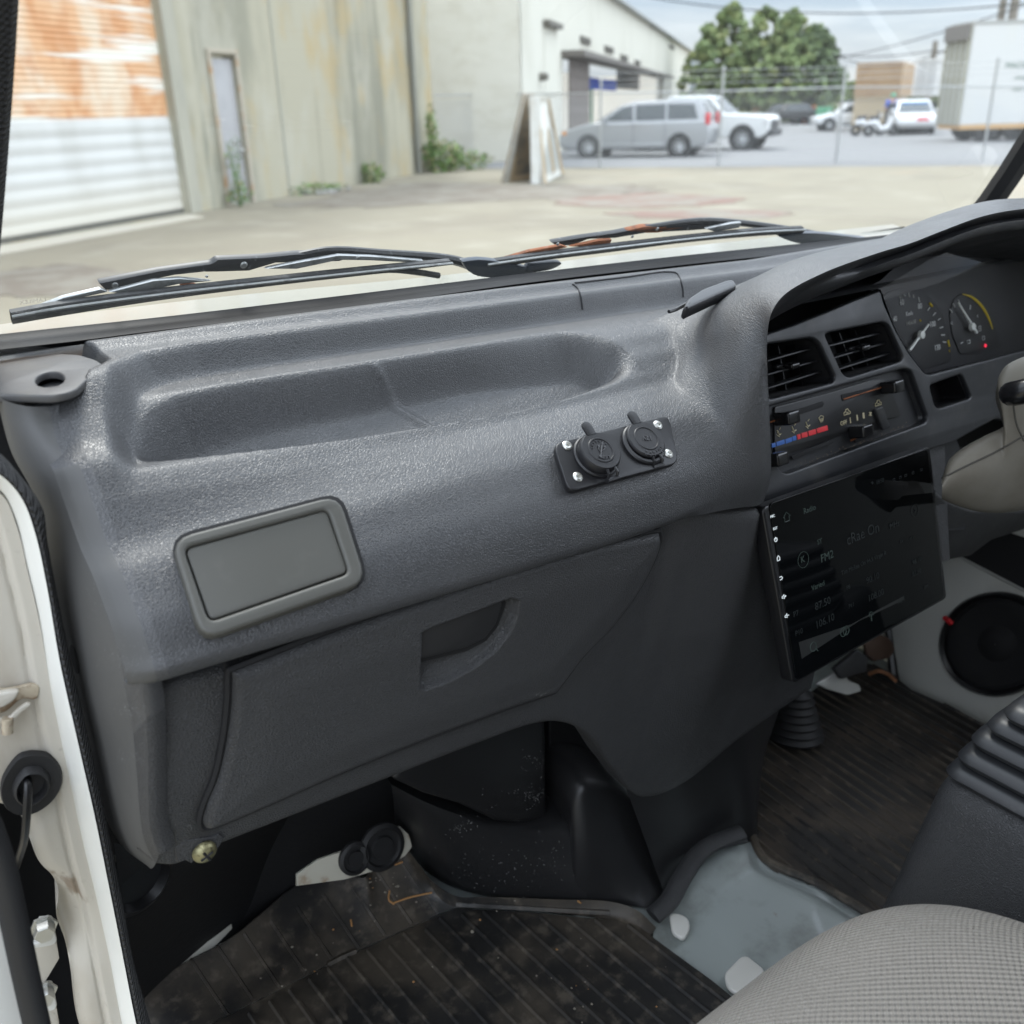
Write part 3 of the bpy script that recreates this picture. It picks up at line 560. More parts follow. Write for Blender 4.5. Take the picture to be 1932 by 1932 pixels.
def car(name, label, cat, P, hd, paint, body, house, hw, tw, wheels, windows, r=.33, lights=(), extra=None, trims=(), bev=.09):
    """body/house: side outlines (x forward, z); hw half width, tw roof half width; windows: (pts in x,z); lights: (mat, x0,x1,z0,z1)"""
    M4 = Matrix.Translation(Vector((P[0], P[1], 0))) @ Matrix.Rotation(hd, 4, 'Z'); t = empty(name, (P[0], P[1], 0), label, cat, rz=hd)
    def X(x, y, z): q = M4 @ Vector((x, y, z)); return V(q.x, q.y, q.z)
    m = MB(); m.prism([X(x, -hw, z) for x, z in body], X(0, 2*hw, 0)-X(0, 0, 0), bev=bev, seg=3); m.build('body', paint, t, ang=50)
    zb, zt = min(z for x, z in house), max(z for x, z in house)
    def wd_(z): return hw-.04+(tw-hw+.04)*(z-zb)/(zt-zb)
    m = MB(); A = [X(x, wd_(z), z) for x, z in house]; B = [X(x, -wd_(z), z) for x, z in house]; n = len(house)
    b = bmesh.new(); va = [b.verts.new(list(p)) for p in A]; vb = [b.verts.new(list(p)) for p in B]; b.faces.new(va); b.faces.new(vb[::-1])
    for i in range(n): b.faces.new([va[i], vb[i], vb[(i+1) % n], va[(i+1) % n]])
    bmesh.ops.recalc_face_normals(b, faces=b.faces); bmesh.ops.bevel(b, geom=[e for e in b.edges if e.calc_face_angle(0) > .3], offset=.05, segments=3, affect='EDGES'); m.add(b, I4); m.build('cabin', paint, t, ang=50)
    for w_ in windows:
        for sg in (1, -1):
            m = MB(); m.prism([X(x, sg*(wd_(z)-.012), z) for x, z in w_], X(0, sg*.02, 0)-X(0, 0, 0), bev=.006); m.build('window', cglass, t, ang=0)
    for nm_, poly in (extra or ()):   # windscreen / rear glass: (x,z)-(x,z) edge
        (x0, z0), (x1, z1) = poly; nx, nz_ = (z1-z0), -(x1-x0); L_ = math.hypot(nx, nz_); nx, nz_ = nx/L_, nz_/L_
        if nx*(x0) < 0 and nm_ == 'windscreen': nx, nz_ = -nx, -nz_
        m = MB(); m.prism([X(x0, -wd_(z0)+.07, z0), X(x0, wd_(z0)-.07, z0), X(x1, wd_(z1)-.09, z1), X(x1, -wd_(z1)+.09, z1)], X(nx*.015, 0, nz_*.015)-X(0, 0, 0)); m.build(nm_, cglass, t, ang=0)
    for x in wheels:
        for sg in (1, -1):
            m = MB(); a = X(0, sg, 0)-X(0, 0, 0); m.lathe(X(x, sg*(hw+.004), r+.02), a, [(0, -.05), (r*1.22, -.05), (r*1.22, .004), (0, .004)], 24); m.build('wheel_arch', mt['matte'], t); wheel(t, M4, x, sg*(hw+.0), r, sg)
    for (lm, nm_, x0, x1, z0, z1) in lights:
        for sg in (1, -1): m = MB(); m.box(X((x0+x1)/2, sg*(hw-.08), (z0+z1)/2), (x1-x0, .2, z1-z0), rot=M4.to_3x3(), bev=.02); m.build(nm_, lm, t)
    for (tm, nm_, x0, x1, z0, z1, yy) in trims: m = MB(); m.box(X((x0+x1)/2, 0, (z0+z1)/2), (x1-x0, 2*yy, z1-z0), rot=M4.to_3x3(), bev=.02); m.build(nm_, tm, t)
    for sg in (1, -1):
        m = MB(); m.box(X(.95 if cat != 'pickup' else 1.05, sg*(hw+.1), zb+.1), (.1, .2, .16), rot=M4.to_3x3(), bev=.03); m.build('mirror', paint, t)
    return t, X
silver = M('silver_paint', (.38, .39, .40), .3, metal=.35, coat=.6); wpaint = M('white_car_paint', (.72, .73, .72), .3, coat=.6)
f_, r_ = G(1110, 298), G(1279, 296.6); dd = (f_-r_)[:2]; wb = np.linalg.norm(dd); hd = math.atan2(dd[1], dd[0]); dd /= wb; lf = V(-dd[1], dd[0])  # left of heading
side = 1 if (lf@(-f_[:2])) > 0 else -1; cen = (f_[:2]+r_[:2])/2-lf*side*.97; k_ = wb/3.08
mb_ = [(-2.45, .32), (-1.98, .27), (2.2, .25), (2.56, .35), (2.60, .62), (2.48, .84), (1.75, 1.04), (1.25, 1.10), (-2.42, 1.14), (-2.52, .75)]
mh = [(1.35, 1.06), (.45, 1.60), (0, 1.72), (-1.9, 1.74), (-2.18, 1.68), (-2.46, 1.10)]
t, X = car('minivan', 'silver minivan parked in the street behind the fence', 'minivan', cen, hd, silver, mb_, mh, .96, .72, (1.54, -1.54),
    [[(1.02, 1.14), (.38, 1.55), (.08, 1.60), (.02, 1.13)], [(-.06, 1.13), (-.02, 1.61), (-1.02, 1.62), (-1.05, 1.13)], [(-1.12, 1.13), (-1.09, 1.62), (-1.95, 1.60), (-2.12, 1.15)]],
    lights=[(red_l, 'tail_lamp', -2.50, -2.36, .98, 1.32), (amber, 'side_lamp', 2.30, 2.46, .72, .84)], extra=[('windscreen', ((1.30, 1.11), (.50, 1.57))), ('rear_glass', ((-2.46, 1.2), (-2.22, 1.64)))], trims=[(rimm, 'door_trim', -1.05, 1.1, .40, .44, .975)])
m = MB()
for x in (.0, -1.05): m = MB(); m.tube([list(X(x, .966*side, .34)), list(X(x, .966*side, 1.1))], .008, 4); m.build('door_seam', blackp, t)
for x in (-.18, .12):
    m = MB(); m.box(X(x, .965*side, .98), (.16, .03, .035), rot=Matrix.Rotation(hd, 3, 'Z'), bev=.01); m.build('door_handle', silver, t)
# white pickup in front of it
pf = G(1398, 284)[:2]; hd2 = math.atan2(-dd[1], -dd[0])-.10; d2 = V(math.cos(hd2), math.sin(hd2)); rt2 = V(d2[1], -d2[0]); sgn = 1 if rt2@(-pf) > 0 else -1
cen2 = pf-d2*1.85-rt2*sgn*.98
pb = [(-2.9, .48), (2.5, .42), (2.75, .55), (2.78, 1.0), (2.65, 1.16), (1.15, 1.24), (-2.9, 1.22)]
ph = [(1.25, 1.18), (.62, 1.80), (.2, 1.88), (-1.0, 1.87), (-1.25, 1.18)]
car('pickup_truck', 'white pickup truck standing just beyond the silver minivan', 'pickup', cen2, hd2, wpaint, pb, ph, .98, .76, (1.85, -1.85), [[(1.0, 1.26), (.55, 1.72), (.05, 1.76), (.0, 1.25)], [(-.08, 1.25), (-.04, 1.76), (-.9, 1.76), (-1.1, 1.26)]], r=.39,
    lights=[(lampw, 'head_lamp', 2.55, 2.76, .85, 1.05)], extra=[('windscreen', ((1.2, 1.26), (.66, 1.76)))], trims=[(blackp, 'bumper', 2.5, 2.86, .45, .68, .96), (blackp, 'grille', 2.6, 2.80, .70, 1.0, .6)], bev=.07)
def gpl(x, y, yaw=None):
    """upright plane through the ground point seen at (x, y), square to the view unless yaw is given"""
    P = G(x, y); d = ray(x, y); d[2] = 0; d /= np.linalg.norm(d); r = V(-d[1], d[0], 0)*-1
    if yaw: c, s_ = math.cos(yaw), math.sin(yaw); r = V(r[0]*c-r[1]*s_, r[0]*s_+r[1]*c, 0); d = V(d[0]*c-d[1]*s_, d[0]*s_+d[1]*c, 0)
    return PL(V(P[0], P[1], 0), -d, r), d
def boxthing(name, label, cat, x0, x1, yb, yt, mat, depth, yaw=0, ribs=0, zb=0, group=None, doors=False, bev=.02):
    pl, d = gpl((x0+x1)/2, yb, yaw); a, b = pl.uv(x0, yb)[0], pl.uv(x1, yb)[0]; z1 = pl.uv((x0+x1)/2, yt)[1]; t = empty(name, pl.p((a+b)/2, zb), label, cat, group)
    m = MB(); m.prism([pl.p(a, zb), pl.p(b, zb), pl.p(b, z1), pl.p(a, z1)], d*depth, bev=bev); m.build('shell', mat, t, ang=0)
    m = MB(); w_ = .04; zz = z1-zb
    for k in range(ribs):
        u_ = a+(b-a)*(k+.5)/ribs; m.prism([pl.p(u_-.04, zb+.15, w_), pl.p(u_+.04, zb+.15, w_), pl.p(u_+.04, z1-.15, w_), pl.p(u_-.04, z1-.15, w_)], d*.05)
    if ribs: m.build('ribs', mat, t, ang=0)
    m = MB()
    for (p, q) in (((a, zb), (b, zb+.12)), ((a, z1-.12), (b, z1)), ((a, zb+.125), (a+.1, z1-.125)), ((b-.1, zb+.125), (b, z1-.125))):
        m.prism([pl.p(p[0], p[1], .06), pl.p(q[0], p[1], .06), pl.p(q[0], q[1], .06), pl.p(p[0], q[1], .06)], d*.055)
    m.build('edge_frame', mat, t, ang=0)
    if doors:
        m = MB()
        for u_ in (.3, .42, .58, .7): m.tube([pl.p(a+(b-a)*u_, zb+.1, .08), pl.p(a+(b-a)*u_, z1-.1, .08)], .03, 6)
        m.build('lock_bars', gal, t)
    return t, pl, (a, b, zb, z1)
tanm = M('container_tan', (.42, .29, .17), .7, var=(((.33, .21, .12), 1, .45, .65, .6, (1, 1, 1)),)); tan2 = M('container_beige', (.52, .42, .28), .7)
boxthing('shipping_container', 'beige shipping container at the bottom of the stacked pair', 'container', 1606, 1682, 247, 184, tan2, 6, -.12, 8, group='two stacked containers')
zc = gpl(1640, 247)[0].uv(1640, 184)[1]
t, pl, r4 = boxthing('shipping_container', 'brown shipping container stacked on top of the beige one', 'container', 1604, 1690, 247, 118, tanm, 6, -.12, 8, zb=zc+.02, group='two stacked containers')
boxthing('white_trailer', 'white box trailer beside the brown stacked containers', 'trailer', 1703, 1768, 238, 112, M('trailer_white', (.70, .70, .68), .6), 9, .1, 0, zb=1.6, doors=True)
boxthing('orange_container', 'small orange container far off beyond the pickup', 'container', 1511, 1537, 234, 200, M('orange_paint', (.50, .13, .05), .6), 3, 0, 4)
boxthing('green_container', 'small light green container next to the orange one', 'container', 1538, 1567, 234, 203, M('green_paint', (.13, .42, .24), .6), 3, 0, 4)
boxthing('wooden_crate', 'brown wooden crate stack standing under the trees', 'crate', 1418, 1440, 232, 201, M('crate_wood', (.33, .24, .14), .8), 2, 0, 3)
boxthing('black_skip', 'long black open skip behind the white van fronts', 'skip', 1686, 1758, 252, 193, M('skip_black', (.045, .045, .05), .6), 3, .2, 6)
boxthing('grey_portable_shed', 'low grey shed half hidden behind the fence post', 'shed', 1590, 1606, 238, 190, M('shed_dark', (.12, .14, .15), .6), 3, 0, 2)
# big white box trailer at the right edge: side panel and slatted rear doors
tl, dl_ = gpl(1812, 268, .42); twhite = M('trailer_panel', (.62, .62, .60), .45, var=(((.62, .60, .53), .8, .55, .75, .5, (1, 1, .5)),)); tdoor = M('trailer_doors', (.52, .52, .50), .6, var=(((.36, .36, .33), .9, .5, .7, .6, (1, 1, .2)),))
tr_ = empty('box_trailer', tl.p(3, 0), 'huge white box trailer with grey doors and orange lower rail', 'trailer')
zt0, zb0 = tl.uv(1838, 45)[1], tl.uv(1812, 236)[1]; ul, ur = tl.uv(1812, 236)[0], tl.uv(1812, 236)[0]+13
m = MB(); m.prism([tl.p(ul, zb0), tl.p(ur, zb0), tl.p(ur, zt0), tl.p(ul, zt0)], dl_*2.0, bev=.02); m.build('box_body', twhite, tr_, ang=0)
m = MB(); m.prism([tl.p(ul-.02, zb0-.16, .02), tl.p(ur, zb0-.16, .02), tl.p(ur, zb0-.003, .02), tl.p(ul-.02, zb0-.003, .02)], dl_*2.0); m.build('lower_rail', M('rail_orange', (.58, .36, .16), .6), tr_, ang=0)
m = MB(); m.prism([tl.p(ul-.03, zt0+.002, .03), tl.p(ur, zt0+.002, .03), tl.p(ur, zt0+.10, .03), tl.p(ul-.03, zt0+.10, .03)], dl_*2.06); m.build('roof_rail', M('rail_grey', (.40, .40, .38), .5), tr_, ang=0)
m = MB(); xr = -tl.u*.05
m.prism([tl.p(ul-.003, zb0, 0), tl.p(ul-.003, zt0, 0), tl.p(ul-.003, zt0, -2.0), tl.p(ul-.003, zb0, -2.0)], xr); m.build('rear_door', tdoor, tr_, ang=0)
m = MB()
for k in (.05, .5, .95, 1.4, 1.88): m.prism([tl.p(ul-.055, zb0, -k), tl.p(ul-.055, zt0, -k), tl.p(ul-.055, zt0, -k-.09), tl.p(ul-.055, zb0, -k-.09)], xr*1.4)
m.build('door_post', M('post_khaki', (.36, .35, .26), .7), tr_, ang=0)
m = MB(); m.prism([tl.p(ul-.13, zt0-.5, 0), tl.p(ul-.13, zt0+.02, 0), tl.p(ul-.13, zt0+.02, -2.0), tl.p(ul-.13, zt0-.5, -2.0)], xr*2); m.build('top_beam', M('beam_dark', (.16, .15, .14), .7), tr_, ang=0)
for uu in (1.0, 2.2):
    for ww in (-.1, -1.7):
        m = MB(); m.lathe(tl.p(ul+uu, .5, ww), tl.n, [(0, .02), (.25, .02), (.3, .06), (.48, .06), (.5, .0), (.5, -.25), (0, -.25)], 24); m.build('wheel', tyre, tr_)
m = MB(); m.prism([tl.p(ul+.4, .55, -.3), tl.p(ur, .9, -.3), tl.p(ur, zb0-.17, -.3), tl.p(ul+.4, zb0-.17, -.3)], dl_*1.5); m.build('chassis', M('chassis_dark', (.06, .06, .065), .7), tr_, ang=0)
tb = MB(); cu_, cv_ = tl.uv(1906, 124); tb.add(text_bm(tl, 'MACK-TRANS', cu_+.7, cv_, .20, w=.012, thick=.004), I4)
for k in range(2): tb.add(text_bm(tl, ['OFFICE 800 274', 'LEASE  RENTAL'][k], cu_+.7, cv_-.42-.38*k, .10, w=.012, thick=.003), I4)
tb.build('lettering', M('green_letters', (.12, .20, .16), .6), tr_, ang=0)
# white vehicles by the skip
fvan = M('van_white', (.74, .75, .76), .35, coat=.4)
for (nm_, lb, x, y, sc_, rz) in (('white_car', 'white car with a red badge and a blue windscreen band, left of the box trailer', 1722, 254, 1.0, .12),):
    P = G(x, y); pl, d = gpl(x, y, rz); h_ = math.atan2(-d[1], -d[0])
    bb = [(-2.2, .3), (1.9, .3), (2.05, .5), (1.95, .8), (.9, .95), (-2.2, 1.0)]; hh_ = [(1.0, .92), (.3, 1.42), (-.1, 1.48), (-1.5, 1.45), (-2.0, .95)]
    t, X = car(nm_, lb, 'car', P[:2]+d[:2]*1.2, h_, fvan, bb, hh_, .85, .66, (1.25, -1.3), [[(.7, 1.0), (.25, 1.36), (-.9, 1.36), (-1.4, 1.0)]], r=.3, lights=[(lampw, 'head_lamp', 1.8, 1.98, .55, .75)], extra=[('windscreen', ((.95, .98), (.34, 1.38)))])
    if 'red' in lb: m = MB(); m.box(X(1.98, .25, .62), (.08, .5, .22), rot=Matrix.Rotation(h_, 3, 'Z'), bev=.02); m.build('red_badge', red_l, t)
    m = MB(); m.box(X(.40, 0, 1.32), (.14, 1.1, .12), rot=Matrix.Rotation(h_, 3, 'Z'), bev=.02); m.build('blue_band', M('blue_band', (.05, .25, .60), .4), t)
for k, (x, y, lb) in enumerate(((1602, 246, 'white parked car beyond the tall fence post, left of the beige container'), (1490, 235, 'pale car wheel end beside the orange container'), (1466, 235, 'pale car parked under the left trees'))):
    P = G(x, y); bb = [(-1.9, .35), (1.9, .35), (2.0, .7), (1.2, .85), (-1.9, .9)]; hh_ = [(.9, .8), (.3, 1.35), (-1.0, 1.38), (-1.6, .85)]
    car('parked_car', lb, 'car', P[:2], random.uniform(2.2, 2.8), [fvan, blackp, blackp][k], bb, hh_, .8, .62, (1.25, -1.25), [[(.7, .9), (.25, 1.28), (-.9, 1.3), (-1.3, .9)]], r=.3)
bcar = G(1402, 226); car('parked_car', 'blue and red car roof showing behind the white pickup', 'car', bcar[:2], 2.4, M('blue_car', (.06, .16, .5), .4), bb, hh_, .8, .62, (1.25, -1.25), [[(.7, .9), (.25, 1.28), (-.9, 1.3), (-1.3, .9)]], r=.3)
# two scooters / yard clutter in front of the beige container
def scooter(x, y, label):
    P = G(x, y); t = empty('motor_scooter', (P[0], P[1], 0), label, 'scooter', 'scooters parked by the containers'); d = V(.8, -.6, 0)
    q = lambda a, z: V(P[0], P[1], 0)+d*a+V(0, 0, z)
    for a in (-.55, .55):
        m = MB(); m.lathe(q(a, .25), (-d[1], d[0], 0), [(.10, -.05), (.25, -.05), (.25, .05), (.10, .05)], 16); m.build('wheel', tyre, t)
    m = MB(); m.tube([q(-.6, .55), q(-.3, .6), q(0, .3), q(.3, .35), q(.45, .8)], [.10, .16, .12, .13, .1], 8); m.build('body', fvan if 'white' in label else blackp, t)
    m = MB(); m.tube([q(-.55, .75), q(-.1, .78)], .1, 8, flat=.6); m.build('seat', blackp, t)
    m = MB(); m.tube([q(.45, .8), q(.4, 1.0)], .03, 6); m.tube([q(.4, 1.0)+V(-.2, -.25, 0), q(.4, 1.0)+V(.2, .25, 0)], .02, 6); m.build('handlebar', blackp, t)
    m = MB(); m.lathe(q(.5, .85), d, [(0, .08), (.08, .05), (.08, 0), (0, -.03)], 10); m.build('headlight', lampw, t)
scooter(1636, 256, 'white scooter parked in front of the beige container'); scooter(1660, 257, 'black scooter parked between the white one and the skip')
# person in a blue shirt
def skin_body(name, verts, edges, radii, mat, parent=None, sub=2, root=0):
    me = bpy.data.meshes.new(name); me.from_pydata([tuple(map(float, v)) for v in verts], edges, []); o = bpy.data.objects.new(name, me); COL.objects.link(o)
    md = o.modifiers.new('s', 'SKIN'); 
    for i, r_ in enumerate(radii): me.skin_vertices[0].data[i].radius = (r_, r_)
    me.skin_vertices[0].data[root].use_root = True
    o.modifiers.new('u', 'SUBSURF').levels = sub
    dg = bpy.context.evaluated_depsgraph_get(); me2 = bpy.data.meshes.new_from_object(o.evaluated_get(dg)); bpy.data.objects.remove(o)
    me2.polygons.foreach_set('use_smooth', [True]*len(me2.polygons)); me2.materials.clear(); me2.materials.append(mat); q = bpy.data.objects.new(name, me2); link(q, parent); return q
P = G(1676, 250); Pd = V(P[0], P[1], 0); skinm = M('skin', (.50, .28, .20), .6)
t = empty('person', Pd, 'person in a blue shirt and green cap standing by the black skip', 'person'); rr = rgt
J = dict(pel=(0, .95), ch=(0, 1.3), nk=(0, 1.46), hd=(.03, 1.62), hl=(-.09, .92), kl=(-.11, .5), fl=(-.12, .08), hr=(.09, .92), kr=(.12, .5), fr=(.14, .08), sl=(-.2, 1.4), el=(-.27, 1.14), wl=(-.2, .95), sr=(.2, 1.4), er=(.3, 1.15), wr=(.24, .92))
ks = list(J); vs = [Pd+rr*J[k][0]+V(0, 0, J[k][1]) for k in ks]; ix = {k: i for i, k in enumerate(ks)}
E_ = [('pel', 'ch'), ('ch', 'nk'), ('nk', 'hd'), ('pel', 'hl'), ('hl', 'kl'), ('kl', 'fl'), ('pel', 'hr'), ('hr', 'kr'), ('kr', 'fr'), ('ch', 'sl'), ('sl', 'el'), ('el', 'wl'), ('ch', 'sr'), ('sr', 'er'), ('er', 'wr')]
rad = dict(pel=.15, ch=.17, nk=.06, hd=.11, hl=.1, kl=.07, fl=.06, hr=.1, kr=.07, fr=.06, sl=.08, el=.055, wl=.04, sr=.08, er=.055, wr=.04)
skin_body('body', vs, [(ix[a], ix[b]) for a, b in E_], [rad[k] for k in ks], skinm, t)
sh_ = ['pel', 'ch', 'sl', 'el', 'sr', 'er']; ix2 = {k: i for i, k in enumerate(sh_)}
skin_body('shirt', [vs[ix[k]] for k in sh_], [(0, 1), (1, 2), (2, 3), (1, 4), (4, 5)], [.19, .21, .11, .08, .11, .08], M('blue_shirt', (.05, .13, .58), .8), t)
m = MB(); hdp = Pd+rr*.03+V(0, 0, 1.66); m.lathe(hdp, (0, 0, 1), [(.13, -.02), (.135, .03), (.10, .11), (0, .14)], 14); m.prism([hdp+V(0, 0, .0)+a for a in (-rr*.1, -rr*.09-dvp*.22, rr*.09-dvp*.22, rr*.1)], (0, 0, .02)); m.build('cap', M('green_cap', (.10, .38, .24), .8), t)
tk = ['pel', 'hl', 'kl', 'fl', 'hr', 'kr', 'fr']; skin_body('trousers', [vs[ix[k]] for k in tk], [(0, 1), (1, 2), (2, 3), (0, 4), (4, 5), (5, 6)], [.17, .115, .085, .07, .115, .085, .07], M('trousers', (.10, .09, .08), .8), t)
# ---- trees
tl1 = [M('leaf_dark', (.17, .235, .10), .6), M('leaf_mid', (.22, .285, .11), .6), M('leaf_yellow', (.29, .32, .12), .6)]
bark = M('bark', (.12, .09, .06), .9)
def tree(name, label, x, yb, tops, seed, mats=tl1, n=5200, sz=.55, back=0, group=None):
    """tops: crown blobs as (px, py_top, px half width, py_bottom)"""
    rg = np.random.default_rng(seed); P = G(x, yb); d = P[:2]/np.linalg.norm(P[:2]); P = P.copy(); P[:2] += d*back; pl = PL(V(P[0], P[1], 0), V(-d[0], -d[1], 0), V(d[1], -d[0], 0))
    t = empty(name, (P[0], P[1], 0), label, 'tree', group); m = MB(); hm = max(pl.uv(a, b)[1] for a, b, c, e in tops); tot = sum(c*(e-b) for a, b, c, e in tops)
    cl = []
    for (a, b, c, e) in tops:
        top = pl.uv(a, b); w_ = abs(pl.uv(a+c, e)[0]-pl.uv(a, e)[0]); bot = pl.uv(a, e)[1]; k = max(24, int(230*c*(e-b)/tot))
        for _ in range(k):
            h = rg.uniform(0, 1)**.8; ww = w_*(.05+.95*min(1, (1-h)*1.9)**.6) ; th = rg.uniform(0, 6.283); rr_ = ww*rg.uniform(.3, 1)**.5
            cl.append((pl.p(top[0]+math.cos(th)*rr_, bot+(top[1]-bot)*h, math.sin(th)*rr_), w_*rg.uniform(.10, .19)*(1.15-.6*h)))
    per = int(n*2.4)//len(cl)
    for (c_, r0) in cl:
        mi = int(rg.choice([0, 1, 1, 1, 1, 2]))
        for _ in range(per):
            v = rg.normal(size=3); v /= np.linalg.norm(v); p = c_+v*r0*rg.uniform(.4, 1.15)*V(1, 1, .8); a_ = rg.normal(size=3); a_ /= np.linalg.norm(a_); b_ = np.cross(a_, v); b_ /= np.linalg.norm(b_)+1e-9
            s_ = sz*rg.uniform(.5, 1.2); k = mi if rg.random() < .75 else int(rg.integers(0, 3)); m.faces([p-a_*s_*.5, p+b_*s_*.35, p+a_*s_*.5, p-b_*s_*.35], [(0, 1, 2, 3)], k)
    m.build('crown', mats, t, ang=0)
    m = MB(); m.tube([V(P[0], P[1], 0), V(P[0]+.2, P[1], hm*.4), V(P[0]+.1, P[1]+.2, hm*.9)], [hm*.03, hm*.02, hm*.006], 9)
    for k in range(9):
        z = hm*rg.uniform(.15, .7); th = rg.uniform(0, 6.28); L_ = hm*.2; m.tube([V(P[0], P[1], z), V(P[0]+math.cos(th)*L_*.5, P[1]+math.sin(th)*L_*.5, z+L_*.3), V(P[0]+math.cos(th)*L_, P[1]+math.sin(th)*L_, z+L_*.75)], [hm*.01, hm*.007, hm*.002], 5)
    m.build('trunk', bark, t)
tree('tall_tree', 'tallest green tree at the left of the far tree group', 1380, 230, [(1382, 10, 62, 228), (1340, 50, 56, 228)], 3, n=9000, group='trees beyond the street')
tree('tall_tree', 'pointed green tree in the middle of the far tree group', 1455, 230, [(1449, 16, 56, 228), (1415, 60, 50, 228)], 4, n=6500, group='trees beyond the street')
tree('tall_tree', 'pointed green tree right of the middle of the far tree group', 1500, 230, [(1498, 20, 56, 228), (1475, 55, 50, 228)], 5, n=6500, group='trees beyond the street')
tree('round_tree', 'dark rounded tree at the right end of the far tree group', 1540, 229, [(1540, 50, 66, 228), (1525, 70, 50, 228)], 6, mats=[tl1[0], M('leaf_deep', (.13, .175, .09), .7), tl1[1]], n=7000, group='trees beyond the street')
tree('low_tree', 'low dark bushy tree below the tall ones, behind the parked cars', 1420, 228, [(1400, 150, 70, 226), (1490, 150, 70, 226)], 8, n=7000, group='trees beyond the street')
tree('low_tree', 'small far tree showing between the white trailer and the box trailer', 1782, 225, [(1780, 150, 14, 200)], 9, n=900)
m = MB(); rg = np.random.default_rng(2)
cc_ = G(1300, 215); 
for k in range(2600):
    x = rg.uniform(1100, 2300); P = G(x, 204-(x-1000)*.025 if False else 212-(x-966)*.0275); h_ = rg.uniform(0, 5.5)*rg.uniform(.6, 1); p = V(P[0], P[1], h_); s_ = rg.uniform(1, 2.4); a_ = rg.normal(size=3); a_ /= np.linalg.norm(a_); b_ = np.cross(a_, rg.normal(size=3)); b_ /= np.linalg.norm(b_); m.faces([p-a_*s_, p+b_*s_*.7, p+a_*s_, p-b_*s_*.7], [(0, 1, 2, 3)], int(rg.integers(0, 3)))
o = m.build('far_woods', tl1, ang=0); tag(o, 'far dark green treeline low along the horizon', 'woods', kind='stuff')
# ---- poles and wires
wood = M('pole_wood', (.20, .18, .15), .85)
def pole(x, yb, yt, label, arms=(), r=.16, back=0):
    pl, d = gpl(x, yb); z = pl.uv(x, yt)[1]; O = pl.O; t = empty('utility_pole', O, label, 'utility pole', 'utility poles')
    m = MB(); m.tube([O, O+V(0, 0, z)], [r, r*.75], 10); m.build('pole', wood, t)
    for (dz, L_) in arms:
        m = MB(); m.prism([pl.p(-L_, z-dz, .1), pl.p(L_, z-dz, .1), pl.p(L_, z-dz-.22, .1), pl.p(-L_, z-dz-.22, .1)], d*.14); m.build('crossarm', wood, t, ang=0)
        m = MB()
        for k in (-.9, -.5, .5, .9): m.lathe(pl.p(L_*k, z-dz, .03), (0, 0, 1), [(.03, 0), (.09, .06), (.09, .16), (0, .2)], 8)
        m.build('insulators', gal, t)
    return pl, z
pole(1746, 222, 78, 'utility pole with a long crossarm, left of the box trailer', [(2.2, 4.5)], .25); pole(1783, 222, 72, 'plain pole just left of the box trailer', [(3.4, 3)], .25)
pole(1855, 245, 0, 'short thick pole rising behind the box trailer roof', r=.22); pole(1876, 245, -60, 'tall leaning pole behind the box trailer, rightmost', r=.25)
def wire(a, b, dist, sag, label):
    pts = []
    A_, B_ = CAM+ray(*a)*dist[0], CAM+ray(*b)*dist[1]
    for k in range(25): t_ = k/24; p = A_*(1-t_)+B_*t_; p[2] -= sag*4*t_*(1-t_); pts.append(p)
    m = MB(); m.tube(pts, .03, 5); o = m.build('overhead_wire', mt['matte']); tag(o, label, 'wire', 'overhead wires')
wire((1150, -20), (1990, 0), (60, 50), .8, 'overhead wire crossing highest above the trees'); wire((1560, 112), (1990, -10), (80, 50), .3, 'overhead wire rising to the right above the containers')
wire((1575, 103), (1760, 96), (75, 62), .2, 'upper one of the two wires right of the round tree'); wire((1570, 100), (1790, 92), (75, 62), .8, 'lower one of the two wires right of the round tree')
wire((1760, 96), (1990, 50), (62, 50), .4, 'overhead wire passing behind the box trailer')
# ================================================================== THE TRUCK CAB
def rel(X, Y, z): return V(X, Y, z+H)
XL, XR = .05, 1.22
tk = empty('kei_truck', rel(.635, .2, -H), 'white kei truck cab seen from inside its open passenger door', 'truck')
# windscreen plane
GL = PL(rel(.6, .71, -.135), V(0, -1, -.5)); GL2 = GL.off(-.018)   # -n points out over the street
def glz(Y): return -.135-(Y-.71)*2
m = MB(); P = []
for z in np.linspace(-.155, .50, 12): P.append([rel(x, .71-.5*(z+.135)-.05*((x-.635)/.6)**4, z) for x in np.linspace(.045, 1.235, 24)])
m.grid(np.array(P)); m.build('windshield', mt['glass'], tk)
em = bpy.data.materials.new('etched_glass'); em.use_nodes = True; nt_ = em.node_tree; p_ = nt_.nodes['Principled BSDF']; p_.inputs['Base Color'].default_value = (.8, .8, .8, 1); p_.inputs['Alpha'].default_value = .28
m = MB(); GE = GL.off(.001)
for txt, x, y, h_ in (('LAMILEX', 62, 568, .0030), ('SAFETY', 40, 590, .0026)): u_, v_ = GE.uv(x, y); m.add(text_bm(GE, txt, u_, v_, h_, sx=-1, w=.0002, thick=.00005), I4)
m.build('etched_mark', em, tk, ang=0)
